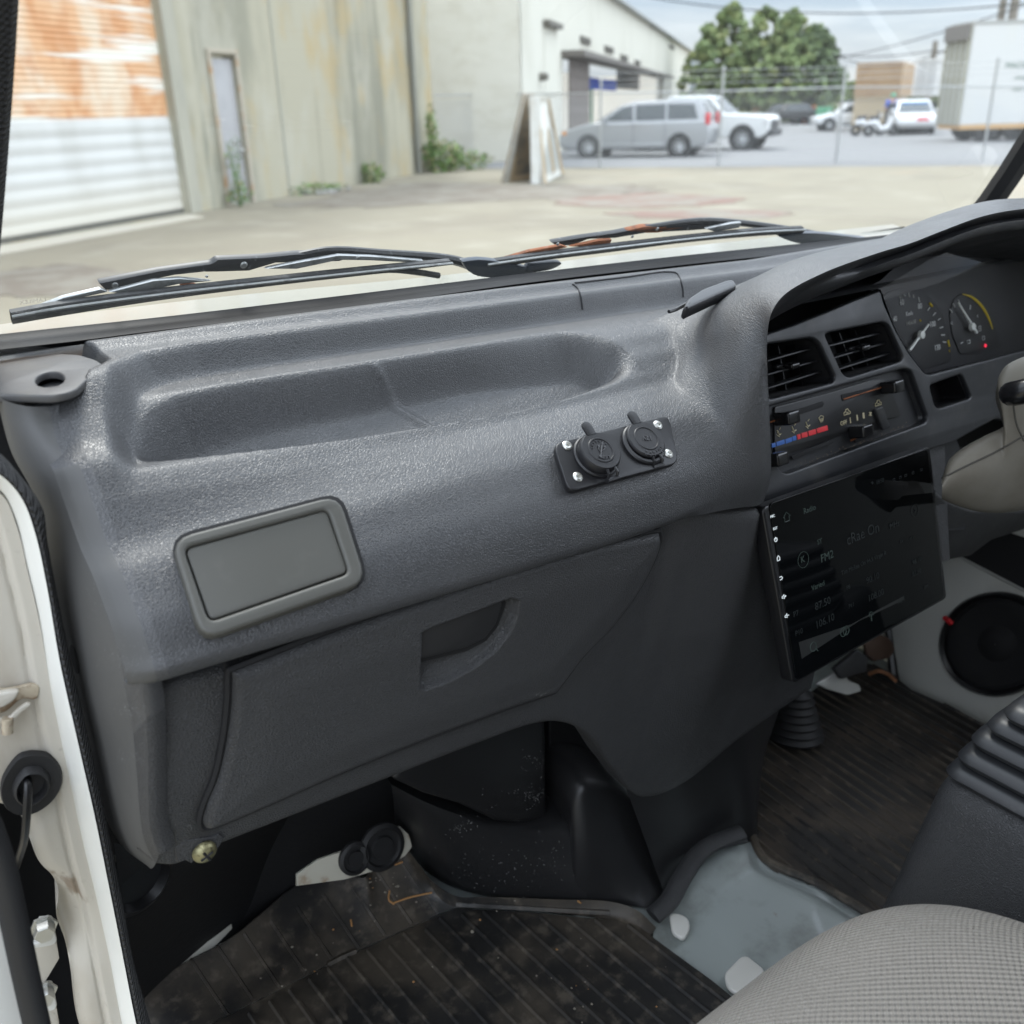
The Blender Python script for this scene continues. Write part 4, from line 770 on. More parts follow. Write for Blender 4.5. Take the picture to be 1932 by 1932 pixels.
# gasket along the foot of the windscreen
gt = [(-60, 645), (0, 637), (330, 601), (646, 563), (980, 522), (1291, 486), (1670, 447), (1760, 436), (2100, 400)]
gb_ = [(-60, 668), (0, 660), (127, 646), (267, 628), (646, 583), (980, 536), (1291, 500), (1620, 466), (1760, 450), (2100, 415)]
gpt = crom([atY(*p, .700) for p in gt], 60); gpb = crom([atY(*p, .684) for p in gb_], 60)
gpt = pchip(gpt[:, 0], gpt, np.linspace(.05, 1.22, 60)); gpb = pchip(gpb[:, 0], gpb, np.linspace(.05, 1.22, 60))
m = MB(); A = []
for k, (dy, dz, f) in enumerate(((.012, .0, 0), (.004, .0015, 0), (.0, -.001, 0), (-.002, .0, .45), (-.001, .0015, .7), (-.004, .001, 1), (.0, -.0025, 1))): A.append(gpt*(1-f)+gpb*f+V(0, dy, dz))
m.grid(np.array(A)); m.build('windshield_gasket', M('gasket_rubber', (.004, .004, .005), .5, spec=.12), tk)
m = MB(); m.tube(gpt+V(0, .004, .0012), .0012, 5); m.build('glass_edge', M('glass_edge_green', (.01, .06, .045), .2), tk)
# cowl outside the glass
cw = crom([atY(-80, 628, .815), atY(0, 612, .815), atY(400, 562, .825), atY(830, 520, .83), atY(1250, 470, .83), atY(1490, 444, .83), atY(1900, 400, .82)], 40)
cw = pchip(cw[:, 0], cw, np.linspace(cw[0, 0], 1.28, 40)); ci = gpt[np.linspace(0, 59, 40).astype(int)]+V(0, .02, -.012)
m = MB(); m.grid(np.array([ci, ci+V(0, .02, .0), cw, cw+V(0, .02, -.01), cw+V(0, .05, -.30), cw+V(0, .06, -1.1)])); m.build('front_cowl', M('cowl_cream', (.30, .29, .245), .4, coat=.3), tk, ang=30)
# dark blue patches along the foot of the windscreen
for pts in ([(872, 494), (905, 490), (960, 497), (1000, 506), (1050, 503), (1020, 512), (960, 524), (900, 521), (880, 508)], [(1470, 447), (1520, 440), (1600, 446), (1640, 452), (1560, 463), (1500, 458)], [(1000, 500), (1060, 497), (1042, 508), (990, 512)]):
    q = [GL2.hit(*p) for p in pts]; m = MB(); m.prism(crom(np.array(q+[q[0]]), 22)[:-1], -GL.n*.006, bev=.002); m.build('dark_patch', M('dark_patch', (.035, .045, .062), .35), tk)
# left windscreen pillar trim
PLp = GL.off(.035); ed = crom(np.array([PLp.hit(*p) for p in [(150, -1900), (95, -800), (60, -300), (50, -120), (40, 0), (33, 110), (22, 260), (12, 380), (3, 480), (-8, 600), (-14, 680)]]), 40)
m = MB(); m.grid(np.array([ed+V(0, .05, 0), ed+V(.000, .006, 0), ed+V(-.004, 0, 0), ed+V(-.014, -.003, 0), ed+V(-.05, -.002, 0), ed+V(-.07, .01, 0), ed+V(-.07, .05, 0)])); m.build('pillar_trim', mt['braid'], tk, ang=60)
# right windscreen pillar
pr = [(1700, 560), (1858, 378), (1932, 266), (2010, 150), (2120, -14), (2300, -282), (2560, -670)]; q = [atX(*p, 1.235) for p in pr]
pl_ = [atX(a+22, b+6, 1.21) for a, b in pr]
m = MB(); m.tube(crom(np.array([(a+b)/2 for a, b in zip(q, pl_)]), 16), .016, 8); m.build('pillar_trim', mt['rubber'], tk)
# shell: roof, rear wall, right side, floor, bulkhead
shellm = M('cab_inner', (.30, .30, .28), .6); outw = mt['white']
m = MB(); m.box(rel(.635, -.16, .60), (1.27, 1.20, .05), bev=.02); m.build('roof', shellm, tk)
m = MB(); m.box(rel(.635, -.80, -.12), (1.27, .04, 1.44), bev=.01); m.build('rear_wall', shellm, tk)
m = MB(); m.box(rel(1.255, -.13, -.49), (.03, 1.5, .70), bev=.008); m.box(rel(1.257, .78, -.60), (.03, .36, .50), bev=.008); m.box(rel(1.245, -.72, .15), (.03, .14, .9)); m.build('driver_door', M('door_panel_white', (.60, .60, .56), .4, var=(((.42, .40, .36), 9, .55, .8, .5, (1, 1, 1)),)), tk)
m = MB(); m.box(rel(.01, -.75, -.25), (.03, .12, 1.6), bev=.01); m.build('rear_pillar', outw, tk)
m = MB(); m.box(rel(.62, .10, -.845), (1.22, 1.62, .03)); 
m.build('floor_pan', mt['greyfloor'], tk, ang=0)
m = MB()
A = [[rel(x, .80+.02*math.sin(x*9)*.3, z) for x in np.linspace(.03, 1.26, 20)] for z in (-.82, -.7, -.5, -.35, -.17)]
m.grid(np.array(A)); m.build('bulkhead', mt['carpet'], tk)
# right footwell side: white panel that leans in towards the floor, with the loudspeaker
wpl = PL(rel(1.19, .5, -.83), V(-1, 0, .22), V(0, -1, 0))
m = MB(); pts = [wpl.hit(*p) for p in ((1660, 1120), (1700, 1295), (1875, 1376), (2060, 1450), (2140, 1250), (1932, 1108), (1812, 1046), (1770, 1050))]
m.prism(pts, -wpl.n*.01, bev=.002); m.build('footwell_side', M('footwell_white', (.56, .56, .52), .4, var=(((.38, .36, .32), 8, .5, .75, .5, (1, 1, 1)),)), tk, ang=30)
m = MB(); q = [wpl.hit(*p) for p in ((1812, 1046), (1932, 1108), (2060, 1165), (2140, 1210))]; m.tube(crom(np.array(q), 12), .006, 8); m.build('door_edge', M('footwell_edge', (.5, .5, .47), .4), tk)
m = MB(); m.prism([wpl.hit(a, b, .004) for a, b in ((1775, 945), (1785, 1056), (1812, 1046), (1932, 1108), (2100, 1190), (2100, 900), (1900, 900))], wpl.n*.006); m.build('side_liner', mt['matte'], tk, ang=0)
spc = wpl.hit(1886, 1214, .0); u1 = np.linalg.norm(wpl.hit(1781, 1214)-spc); rs = .105
sp = empty('door_speaker', spc, 'round black loudspeaker in the white panel of the driver side', 'speaker')
C2 = wpl.hit(1893, 1214)
ell = [wpl.hit(1886+107*math.cos(a), 1214+98*math.sin(a)) for a in np.linspace(0, 2*math.pi, 41)[:-1]]; cen_ = np.mean(ell, 0)
def ring(f, w_): return [cen_+(p-cen_)*f+wpl.n*w_ for p in ell]
m = MB(); m.grid(np.array([ring(1.0, 0), ring(1.0, .012), ring(.96, .016), ring(.90, .012), ring(.88, .004)]), cyc=True); m.build('rim', mt['black'], sp)
m = MB(); m.grid(np.array([ring(.89, .006), ring(.8, .009), ring(.6, .005), ring(.35, .002), ring(.30, .005), ring(.15, .008), ring(.01, .009)]), cyc=True); m.build('cone', mt['matte'], sp)
m = MB(); m.tube([wpl.hit(1783, 1166, .012), wpl.hit(1789, 1170, .016), wpl.hit(1795, 1176, .012)], .004, 8); m.build('red_badge', red_l, sp)
# ---- hinge pillar on the near side (faces rearward)
HP = PL(rel(.04, .565, -.3), V(-.12, -1, 0))
hp_out = [(-70, 905), (0, 925), (30, 985), (52, 1075), (72, 1160), (100, 1320), (135, 1480), (160, 1600), (185, 1700), (205, 1800), (230, 1932), (260, 2060), (200, 2060), (150, 1932), (138, 1840), (128, 1790), (112, 1742), (118, 1712), (116, 1690), (104, 1670), (78, 1640), (62, 1600), (45, 1555), (20, 1532), (-20, 1515), (-90, 1500)]
# relief grid of the painted pillar: dents, a stepped panel edge and a recess low down
L_in = crom(np.array([HP.uv(*p) for p in [(-70, 905), (0, 925), (30, 985), (52, 1075), (72, 1160), (100, 1320), (135, 1480), (160, 1600), (185, 1700), (205, 1800), (230, 1932), (262, 2060)]]), 90)
L_out = crom(np.array([HP.uv(*p) for p in [(-120, 905), (-120, 960), (-120, 1060), (-120, 1160), (-120, 1320), (-110, 1480), (-60, 1512), (20, 1532), (45, 1555), (62, 1600), (78, 1640), (104, 1668), (115, 1690), (116, 1712), (112, 1742), (128, 1790), (138, 1840), (150, 1932), (195, 2060)]]), 160)
vs_ = np.linspace(max(L_in[:, 1].min(), L_out[:, 1].min()), min(L_in[:, 1].max(), L_out[:, 1].max()), 170)[::-1]
ui = np.interp(vs_, L_in[::-1, 1], L_in[::-1, 0]); o_ = np.argsort(L_out[:, 1]); uo = np.interp(vs_, L_out[o_, 1], L_out[o_, 0])
nu = 44; A = np.zeros((len(vs_), nu+3, 3)); dent = HP.uv(130, 1755); pock = HP.uv(45, 1300); bl = HP.uv(98, 1515)
for i, v in enumerate(vs_):
    for j in range(nu):
        f = j/(nu-1); u = uo[i]+(ui[i]-uo[i])*f; w_ = .004*math.sin(v*14)*.6-.004*math.exp(-((u-uo[i])/.006)**2)
        w_ -= .016*math.exp(-((u-dent[0])/.012)**2-((v-dent[1])/.030)**2)
        w_ += .0035*sstep(ui[i]-u, .011, .006)-.0015*math.exp(-((ui[i]-u-.010)/.0014)**2)
        A[i, j+2] = HP.p(u, v, w_)
    A[i, 1] = HP.p(uo[i]-.001, v, -.010); A[i, 0] = HP.p(uo[i]+.002, v, -.06); A[i, nu+2] = HP.p(ui[i], v, -.02)
m = MB(); m.grid(A); m.build('hinge_pillar', mt['cream'], tk, ang=70)
# bright outer flange and braided trim following the door opening
fl_in = [(-60, 900), (0, 926), (28, 980), (50, 1070), (72, 1160), (98, 1310), (132, 1470), (160, 1600), (184, 1700), (205, 1800), (229, 1932), (262, 2070)]
fl_out = [(-60, 865), (0, 893), (40, 935), (66, 1000), (88, 1100), (112, 1240), (148, 1400), (180, 1540), (204, 1660), (224, 1760), (258, 1932), (290, 2070)]
br_out = [(-60, 850), (0, 862), (52, 915), (79, 955), (86, 1010), (104, 1110), (136, 1260), (166, 1390), (196, 1530), (228, 1690), (248, 1800), (284, 1932), (312, 2070)]
def strip(a, b, ya, yb, name, mat, hgt, nn=90, ang=60, edge=0):
    pa, pb = crom(np.array([atY(*p, ya) for p in a]), nn), crom(np.array([atY(*p, yb) for p in b]), nn); m = MB(); mid = []
    for f, h_ in ((0, -.012), (0, -.002), (.06, hgt*.7), (.2, hgt), (.5, hgt*1.05), (.8, hgt), (.94, hgt*.7), (1, -.002), (1, -.014)): mid.append(pa*(1-f)+pb*f+V(0, -h_, 0))
    m.grid(np.array(mid)); return m.build(name, mat, tk, ang=ang)
strip(fl_in, fl_out, .560, .545, 'door_flange', mt['flange'], .0025, 100); strip(fl_out, br_out, .548, .556, 'braided_trim', mt['braid'], .007, 120)
# black sheets added behind the pillar, standing in for the gap's shade
m = MB(); m.prism([rel(-.13, .72, -1.3), rel(.04, .72, -1.3), rel(.04, .72, -.30), rel(-.13, .72, -.30)], (0, .01, 0)); m.prism([rel(-.02, .60, -1.3), rel(-.02, .72, -1.3), rel(-.02, .72, -.38), rel(-.02, .60, -.38)], (.005, 0, 0)); m.build('door_gap_shade', mt['matte'], tk, ang=0)
# door-check bracket near the top, grommet with wire, two bolted hinge straps
t1 = PL(HP.O, HP.n, HP.u)
ck = empty('door_check', HP.hit(20, 1330), 'rusty door check bracket with a pin on the pale door pillar', 'bracket')
m = MB(); mbadd(m, plate_bm(HP, [(-40, 1305), (20, 1300), (62, 1290), (76, 1296), (70, 1322), (40, 1318), (10, 1345), (-40, 1352)], thick=.003, bev=.001, w=.004, r=.003)); m.build('mount_plate', mt['brust'], ck)
m = MB(); mbadd(m, plate_bm(HP, [(-40, 1316), (14, 1306), (38, 1304), (28, 1322), (6, 1336), (-40, 1340)], thick=.005, bev=.0015, w=.013, r=.002)); m.build('check_arm', mt['cream'], ck)
m = MB(); mbadd(m, plate_bm(HP, [(-40, 1356), (16, 1356), (34, 1338), (52, 1326), (60, 1330), (40, 1346), (22, 1366), (-40, 1368)], thick=.003, bev=.001, w=.010, r=.002)); m.build('lower_lip', mt['cream'], ck)
m = MB(); m.tube([HP.hit(14, 1355, .010), HP.hit(14, 1383, .010)], .0032, 10); m.build('pin', mt['brust'], ck)
gm_ = empty('rubber_grommet', HP.hit(52, 1475), 'oval black rubber grommet with a thin cable in the door pillar', 'grommet')
go = [(58, 1415), (88, 1418), (112, 1440), (117, 1468), (108, 1492), (88, 1514), (58, 1530), (28, 1530), (8, 1515), (0, 1490), (4, 1465), (22, 1435), (38, 1420)]
cq = np.array([HP.uv(*p) for p in go]); cq = crom(np.vstack([cq, cq[:1]]), 41)[:-1]; gc = cq.mean(0)
def gring(f, w_, sh=0): return [HP.p(*(gc+(p-gc)*f), w_) for p in cq]
m = MB(); m.grid(np.array([gring(1, 0), gring(1, .003), gring(.96, .005), gring(.62, .0045), gring(.55, .009), gring(.50, .010), gring(.46, .008), gring(.42, .003), gring(.1, .002), gring(.01, .002)]), cyc=True); m.build('seal', mt['rubber'], gm_)
m = MB(); m.tube(crom(np.array([HP.hit(50, 1468, .004), HP.hit(52, 1482, .012), HP.hit(50, 1530, .016), HP.hit(46, 1580, .012), HP.hit(38, 1610, .0), HP.hit(30, 1638, -.02)]), 24), .0022, 8); m.tube(crom(np.array([HP.hit(54, 1468, .004), HP.hit(56, 1482, .012), HP.hit(54, 1530, .016), HP.hit(49, 1580, .012), HP.hit(41, 1610, .0), HP.hit(32, 1638, -.02)]), 24), .0016, 8); m.build('cable', mt['black'], gm_)
def hinge(y0, label):
    B = HP.off(-.015)
    m = MB(); mbadd(m, plate_bm(B, [(72, y0-10), (100, y0-12), (108, y0+30), (100, y0+38), (60, y0+44), (60, y0+36), (92, y0+26)], thick=.005, bev=.001, w=0, r=.002)); t = m.build('door_hinge', mt['white'], tk, label=label)
    m = MB(); m.prism([B.hit(58, y0+44), B.hit(107, y0+32), B.hit(112, y0+62), B.hit(80, y0+115)], -B.n*.004, bev=.001); m.build('arm', mt['cream'], t)
    c = B.hit(82, y0); m = MB(); m.lathe(c, B.n, [(0, .010), (.006, .010), (.0068, .008), (.0068, .002), (.009, .002), (.009, 0)], 6); m.build('bolt', mt['steel'], t)
hinge(1755-8, 'upper bolted door hinge strap in the gap beside the pillar'); hinge(1870, 'lower bolted door hinge strap in the gap beside the pillar')
# passenger door swung open: white edge with a black seal
DP = PL(rel(-.01, .47, -.6), V(.1, -1, 0)); dr_ = empty('passenger_door', DP.hit(40, 1700), 'open white passenger door edge with a thick black rubber seal', 'door')
m = MB(); A1_ = [(-260, 1500), (-50, 1500), (-16, 1620), (4, 1705), (30, 1810), (59, 1932), (78, 2010), (-260, 2010)]; m.prism([DP.hit(*p) for p in A1_], -DP.n*.03, bev=.004); m.build('door_skin', mt['white'], dr_)
m = MB(); q1 = crom(np.array([DP.hit(*p, .0) for p in [(-70, 1440), (-22, 1540), (8, 1620), (27, 1700), (50, 1810), (77, 1932), (95, 2010)]]), 40); m.tube(q1-DP.u*.002, .0072, 10, flat=1.0); m.build('door_seal', mt['rubber'], dr_)
# ---- wipers on the glass
def wpt(x, y, w_=0): return GL.hit(x, y, -.020-w_)
def wiper(label, rub0, rub1, bow, yoke, arm, rusty, tip, extra=()):
    t = empty('windshield_wiper', wpt(*arm[-1]), label, 'wiper', 'wipers resting on the windshield')
    a = crom(np.array([wpt(*p) for p in rub0]), 40); b = crom(np.array([wpt(*p) for p in rub1]), 40)
    m = MB(); m.grid(np.array([a+GL.n*-.004, a, a*.55+b*.45+GL.n*.003, a*.5+b*.5+GL.n*.001, b, b-GL.n*.004, a-GL.n*.004])); m.build('blade_rubber', mt['wrub'], t, ang=25)
    m = MB(); c = a+(b-a)*.12; m.tube(c+GL.n*.0035, .0013, 6); m.build('spring_strip', mt['wsteel'], t)
    for nm_, pts, mat in bow:
        q = [wpt(*p, .004) for p in pts]; m = MB(); m.prism(q, -GL.n*.004, bev=.0012); m.build(nm_, mat, t, ang=40)
    for nm_, pts, mat in yoke:
        q = [wpt(*p, .009) for p in pts]; m = MB(); m.prism(q, -GL.n*.007, bev=.002); m.build(nm_, mat, t, ang=40)
    q = crom(np.array([wpt(*p, .012) for p in arm]), 20); m = MB(); m.tube(q, np.linspace(.0028, .0048, 20), 8, flat=1.0); m.build('arm', mt['wiper'], t)
    for (x, y, r_) in tip: m = MB(); m.lathe(wpt(x, y, .002), GL.n, [(0, .0012), (r_*.4, .001), (r_*.6, .0), (0, -.001)], 12); m.build('rivet', mt['wsteel'], t)
    for (pts, r_) in extra: m = MB(); m.tube(crom(np.array([wpt(*p) for p in pts]), 12), r_, 7); m.build('rubber_tail', mt['wrub'], t)
wiper('worn black wiper at the left of the windshield, broken rubber end',
    [(20, 590), (110, 574), (300, 549), (500, 527), (700, 506), (850, 492)], [(24, 612), (110, 597), (300, 567), (500, 541), (700, 518), (850, 500)],
    [('claw', [(55, 587), (120, 562), (190, 546), (205, 551), (130, 568), (80, 584)], mt['wsteel']), ('lower_bow', [(205, 552), (290, 530), (340, 526), (400, 531), (340, 536), (250, 556)], mt['wsteel']), ('lower_bow', [(500, 508), (560, 496), (640, 482), (700, 484), (800, 492), (798, 497), (700, 492), (640, 491), (560, 508)], mt['wsteel']), ('claw', [(340, 540), (350, 534), (372, 538), (362, 545)], mt['rust']), ('claw', [(50, 589), (58, 584), (70, 586), (60, 592)], mt['rust'])],
    [('main_bow', [(186, 535), (300, 512), (400, 498), (412, 490), (500, 486), (560, 480), (700, 476), (640, 494), (520, 497), (470, 512), (410, 514), (385, 514), (330, 520), (270, 532), (240, 545), (200, 549)], mt['wiper']), ('rusty_plate', [(640, 481), (685, 477), (720, 478), (720, 488), (660, 491), (640, 489)], mt['rust'])],
    [(560, 482), (620, 472), (720, 478), (840, 488), (880, 498), (905, 512)], True, [(217, 538, .004), (460, 500, .005), (675, 486, .003), (390, 521, .002)],
    extra=[([(700, 512), (740, 509), (790, 514), (828, 520)], .0028)])
wiper('rust-stained wiper at the middle of the windshield',
    [(916, 494), (1000, 482), (1150, 463), (1300, 446), (1420, 434), (1516, 429)], [(922, 508), (1000, 495), (1150, 476), (1300, 457), (1420, 446), (1516, 440)],
    [('claw', [(935, 493), (1000, 474), (1060, 463), (1072, 467), (1010, 480), (960, 492)], mt['rust']), ('lower_bow', [(1075, 466), (1130, 454), (1155, 452), (1152, 460), (1100, 466)], mt['rust']), ('lower_bow', [(1330, 432), (1380, 422), (1400, 420), (1395, 430), (1350, 438)], mt['wsteel'])],
    [('main_bow', [(1040, 458), (1100, 448), (1160, 440), (1200, 432), (1290, 424), (1390, 420), (1398, 428), (1300, 436), (1220, 440), (1160, 450), (1110, 452), (1080, 464), (1050, 464)], mt['wiper']), ('rusty_plate', [(1180, 436), (1215, 428), (1290, 426), (1300, 431), (1240, 440), (1195, 441)], mt['rust'])],
    [(1210, 430), (1320, 416), (1400, 421), (1480, 432), (1530, 441), (1570, 452)], True, [(1052, 460, .003), (1240, 432, .0035), (1193, 446, .003)])
# ================================================================== DASHBOARD
db = empty('dashboard', rel(.6, .58, -.45), 'charcoal grey plastic dashboard with storage tray and glovebox', 'dashboard')
def zrow(px, Y):
    q = np.array([atY(a, b, Y) for a, b in px]); c_ = np.polyfit(q[:, 0], q[:, 2]-H, 2 if len(px) > 6 else 1); return lambda X: np.polyval(c_, min(max(X, .08), .8))
z0 = zrow([(0, 661), (127, 646), (267, 628), (646, 584), (980, 535), (1291, 501), (1520, 478), (1700, 460)], .68)
z2_ = zrow([(340, 655), (430, 640), (650, 611), (980, 558), (1280, 522), (1700, 480)], .655)
z5 = zrow([(200, 892), (301, 880), (468, 866), (646, 833), (813, 796), (980, 763), (1114, 727), (1250, 700)], .55)
z9 = zrow([(290, 1293), (431, 1252), (646, 1168), (980, 1043), (1238, 985), (1430, 955)], .462)
def knots(X):
    a, b, c, d = float(z0(X)), float(z2_(X)), float(z5(X)), float(z9(X)); d = max(min(d, -.274), -.290)
    return np.array([(.684, a-.012), (.681, a-.001), (.672, a), (.657, b+.001), (.615, b+.0005), (.588, -.1588), (.568, -.1717), (.550, c+.0095), (.535, c-.0065), (.515, -.2175), (.497, -.2265), (.484, -.238), (.473, -.250), (.466, -.264), (.462, d+.003), (.4635, d-.003), (.470, d-.006), (.51, d-.004)])
NK = 18; NR = 250; qv = np.linspace(0, NK-1, NR)
XC = .505
Xs = np.r_[np.linspace(.10, XC, 300), np.linspace(XC, 1.22, 120)[1:]]
wrap = [(.0665, .055), (.070, .042), (.074, .031), (.078, .021), (.082, .013), (.087, .0065), (.093, .002)]; wrap = wrap[4:]
wr = crom(np.array(wrap+[(.10, 0)]), 36)[:-1]
cols = [(x, 0., True) for x in Xs]
Pb = np.zeros((NR, len(wr)+len(Xs), 3))
kn0 = pchip(np.arange(NK), knots(.10), qv)
for j, (x, dy) in enumerate(wr):
    wz = sstep(kn0[:, 0], .53, .60); Pb[:, j, 0] = x; Pb[:, j, 1] = kn0[:, 0]+dy*(1-wz)+dy*.15*wz; Pb[:, j, 2] = kn0[:, 1]-dy*wz*.8-dy*.15*(1-wz)
for j, x in enumerate(Xs):
    k_ = pchip(np.arange(NK), knots(x), qv); Pb[:, len(wr)+j, 0] = x; Pb[:, len(wr)+j, 1] = k_[:, 0]; Pb[:, len(wr)+j, 2] = k_[:, 1]
# bowl and tray, pressed downwards
bowl = [(.086, .40), (.093, .43), (.100, .50), (.108, .545), (.118, .585), (.137, .622), (.162, .644), (.20, .654), (.30, .6545), (.45, .6545), (1.4, .6545), (1.4, .40)]
def XYz(pts): return [tuple(atZ(a, b, z)[:2]) for a, b, z in pts]
def shelf(a, b): d = ray(a, b); k = d[2]/d[1]; Y = -.4842/(k-.517); return (d[0]/d[1]*Y, Y)
tray = [shelf(*p) for p in [(334, 759), (284, 789), (257, 823), (254, 846), (267, 866), (301, 881), (351, 882), (468, 866), (646, 833), (813, 797), (980, 763), (1114, 727), (1165, 710), (1192, 690), (1184, 668), (1146, 644), (1100, 625), (1047, 614), (863, 650), (646, 692), (468, 724)]]
tray = [tuple(p) for p in crom(np.array(tray+[tray[0]]), 90)[:-1]]
fl = Pb.reshape(-1, 3); d1 = sdist(fl[:, :2], bowl); d2 = sdist(fl[:, :2], tray)
front = 1-sstep(-(fl[:, 1]), -.525, -.497)      # fades on the front face
notfr = (np.repeat(qv[:, None], Pb.shape[1], 1).ravel() < 8.4)
off1 = .0215*sstep(d1, 0, .016)*sstep(fl[:, 1], .530, .578)
frt = (1-sstep(fl[:, 1], .562, .582))*(1-sstep(fl[:, 0], .43, .49)); tw = .006*frt+(1-frt)*(.013+.016*sstep(fl[:, 0], .38, .48)+.003*sstep(.17-fl[:, 0], 0, .04))
off2 = .0300*sstep(d2/tw, -.10, 1)*notfr
# divider rib on the tray floor
ra, rb = atZ(700, 742, -.193)[:2], atZ(815, 797, -.212)[:2]; e_ = rb-ra; tt = np.clip(((fl[:, :2]-ra)@e_)/(e_@e_), 0, 1); dd_ = np.linalg.norm(fl[:, :2]-(ra+tt[:, None]*e_), axis=1)
rib = .0042*np.exp(-(dd_/.0035)**2)*(d2 > .002)*notfr*(1-.55*tt)
fl = fl.copy(); fl[:, 2] += -off1-off2+rib
ctp = [tuple(atZ(a, b, -.1475)[:2]) for a, b in [(-120, 700), (0, 680), (60, 671), (110, 667), (150, 669), (182, 679), (203, 693), (190, 702), (165, 714), (145, 733), (125, 741), (95, 746), (0, 744), (-120, 748)]]
ctd = sdist(fl[:, :2], ctp); fl[:, 2] = np.where(fl[:, 2] > -.165, fl[:, 2]-sstep(ctd, -.003, .003)*np.maximum(fl[:, 2]+.152, 0), fl[:, 2])
fl[:, 2] += H; PB_ = fl.reshape(Pb.shape)
qb = np.searchsorted(qv, 4.7)
XB = lambda q: np.interp(q, [5, 6.5, 8, 9.2, 10.6, 16], [.532, .532, .528, .502, .482, .475])
skip = (Pb[:, :, 0] > (XB(qv)+.009)[:, None]) & (qv[:, None] > 5.3)
m = MB(); m.grid(PB_, skip=skip, mif=lambda i, j: 1 if j < len(wr)-9 and qv[i] > 7 else 0); pad = m.build('upper_pad', [mt['pad'], mt['side']], db, ang=60)
bvh = BVHTree.FromPolygons([v.co[:] for v in pad.data.vertices], [p.vertices[:] for p in pad.data.polygons])
def on(x, y, b=None, lift=0):
    d = ray(x, y); h_ = (b or bvh).ray_cast(Vector([float(c) for c in CAM]), Vector([float(c) for c in d]))
    return None if h_[0] is None else V(*h_[0])-d*lift
def seam(name, pts, r, mat, b=None, lift=0, n=40, parent=None, sm=True):
    cv = crom(np.array([(float(a), float(c)) for a, c in pts]), n) if sm else np.array(pts, float); q = [on(a, c, b, lift) for a, c in cv]; q = [p for p in q if p is not None]
    m = MB(); m.tube(q, r, 6); return m.build(name, mat, parent or db)
seamm = M('seam_shadow', (.012, .012, .014), .7)
seam('ledge_seam', [(1080, 536), (1090, 545), (1096, 562), (1099, 584)], .0009, seamm); seam('ledge_seam', [(1085, 534), (1180, 523), (1260, 513), (1278, 517), (1288, 545), (1289, 560)], .0009, seamm)
# ---- instrument hood: fan of sections from the pad over the crest to the rim
def padp(X, q): k_ = pchip(np.arange(NK), knots(X), [q])[0]; return rel(X, k_[0], k_[1])
def padd(X, q):
    p = padp(X, q); o = .0215*sstep(np.array([p[1]]), .530, .578)[0]*sstep(np.array([.6545-p[1]]), 0, .016)[0]; return p-V(0, 0, o)
rim_s = [((1440, 948), .468), ((1453, 905), .462), ((1454, 840), .460), ((1451, 770), .459), ((1448, 700), .459), ((1447, 646), .460), ((1453, 598), .461), ((1465, 573), .462), ((1486, 551), .463), ((1553, 515), .464), ((1654, 478), .465), ((1720, 458), .465), ((1771, 438), .465), ((1854, 408), .465), ((1932, 394), .465), ((2040, 390), .465), ((2180, 420), .465)]
cr_s = [((1395, 958), .464), ((1405, 912), .4585), ((1410, 845), .4585), ((1408, 775), .462), ((1403, 705), .470), ((1400, 650), .480), ((1400, 608), .490), ((1406, 574), .500), ((1428, 536), .512), ((1512, 488), .520), ((1606, 462), .522), ((1687, 444), .522), ((1754, 414), .522), ((1854, 381), .522), ((1932, 374), .522), ((2040, 371), .522), ((2180, 400), .522)]
md_s = [((1320, 972), .464), ((1330, 925), .461), ((1338, 860), .464), ((1338, 790), .475), ((1330, 720), .495), ((1325, 668), .515), ((1322, 630), .530), ((1325, 598), .548), ((1352, 566), .565)]
ns = len(rim_s); qs = [16.0, 15.0, 13.3, 12.0, 10.6, 9.2, 8.0, 6.5, 5.0]
secs = []
for i in range(ns):
    R_, C_ = atY(*rim_s[i][0], rim_s[i][1]), atY(*cr_s[i][0], cr_s[i][1])
    if i < 9: Mi = atY(*md_s[i][0], md_s[i][1]); xq = float(XB(qs[i])); B0 = padd(xq-.02, qs[i]); B1 = padd(xq, qs[i])
    else:
        Mi = C_+V(0, .030, -.012); xb = C_[0]; B1 = C_+V(0, .062, -.050); B0 = C_+V(0, .07, -.07)
    if i < 9: B1 = B1+V(-.0005, .0006, -.0008)
    dR = R_-C_; secs.append([B1, B1*.5+Mi*.5+(V(0, 0, .001) if i < 9 else V(0, .004, .006)), Mi, (Mi+C_)/2+(C_-R_)*0+V(0, -.0005, .0015 if i > 6 else .0008), C_, C_*.5+R_*.5+V(0, -.0035, .0020 if i > 6 else 0)+(V(.0015, 0, 0) if i <= 6 else V(0, 0, 0)), R_])
secs = np.array(secs)
along = np.array([crom(secs[:, k], 150) for k in range(secs.shape[1])])      # smooth along the rim
hood = np.array([crom(along[:, i], 60) for i in range(150)])
FQ = MB(); FQ.grid(PB_); FQ.bm.verts.ensure_lookup_table(); bvfull = BVHTree.FromBMesh(FQ.bm); FQ.bm.free()
for i in range(150):
    wgt = 1-sstep(np.array([i]), 74, 86)[0]
    if wgt <= 0: continue
    for k in range(60):
        s_ = float(sstep(np.array([k/59.]), 0, .30+.5*wgt)[0]); s_ = s_*wgt+(1-wgt)
        hp = hood[i, k]; d = hp-CAM; L_ = np.linalg.norm(d); d = d/L_; r_ = bvfull.ray_cast(Vector([float(c) for c in CAM]), Vector([float(c) for c in d]))
        if r_[0] is None: continue
        Lp = L_+float(np.clip(r_[3]-L_, -.03, .03))-.0001; hood[i, k] = CAM+d*(min(Lp, Lp*(1-s_)+L_*s_) if k < 40 else Lp*(1-s_)+L_*s_)
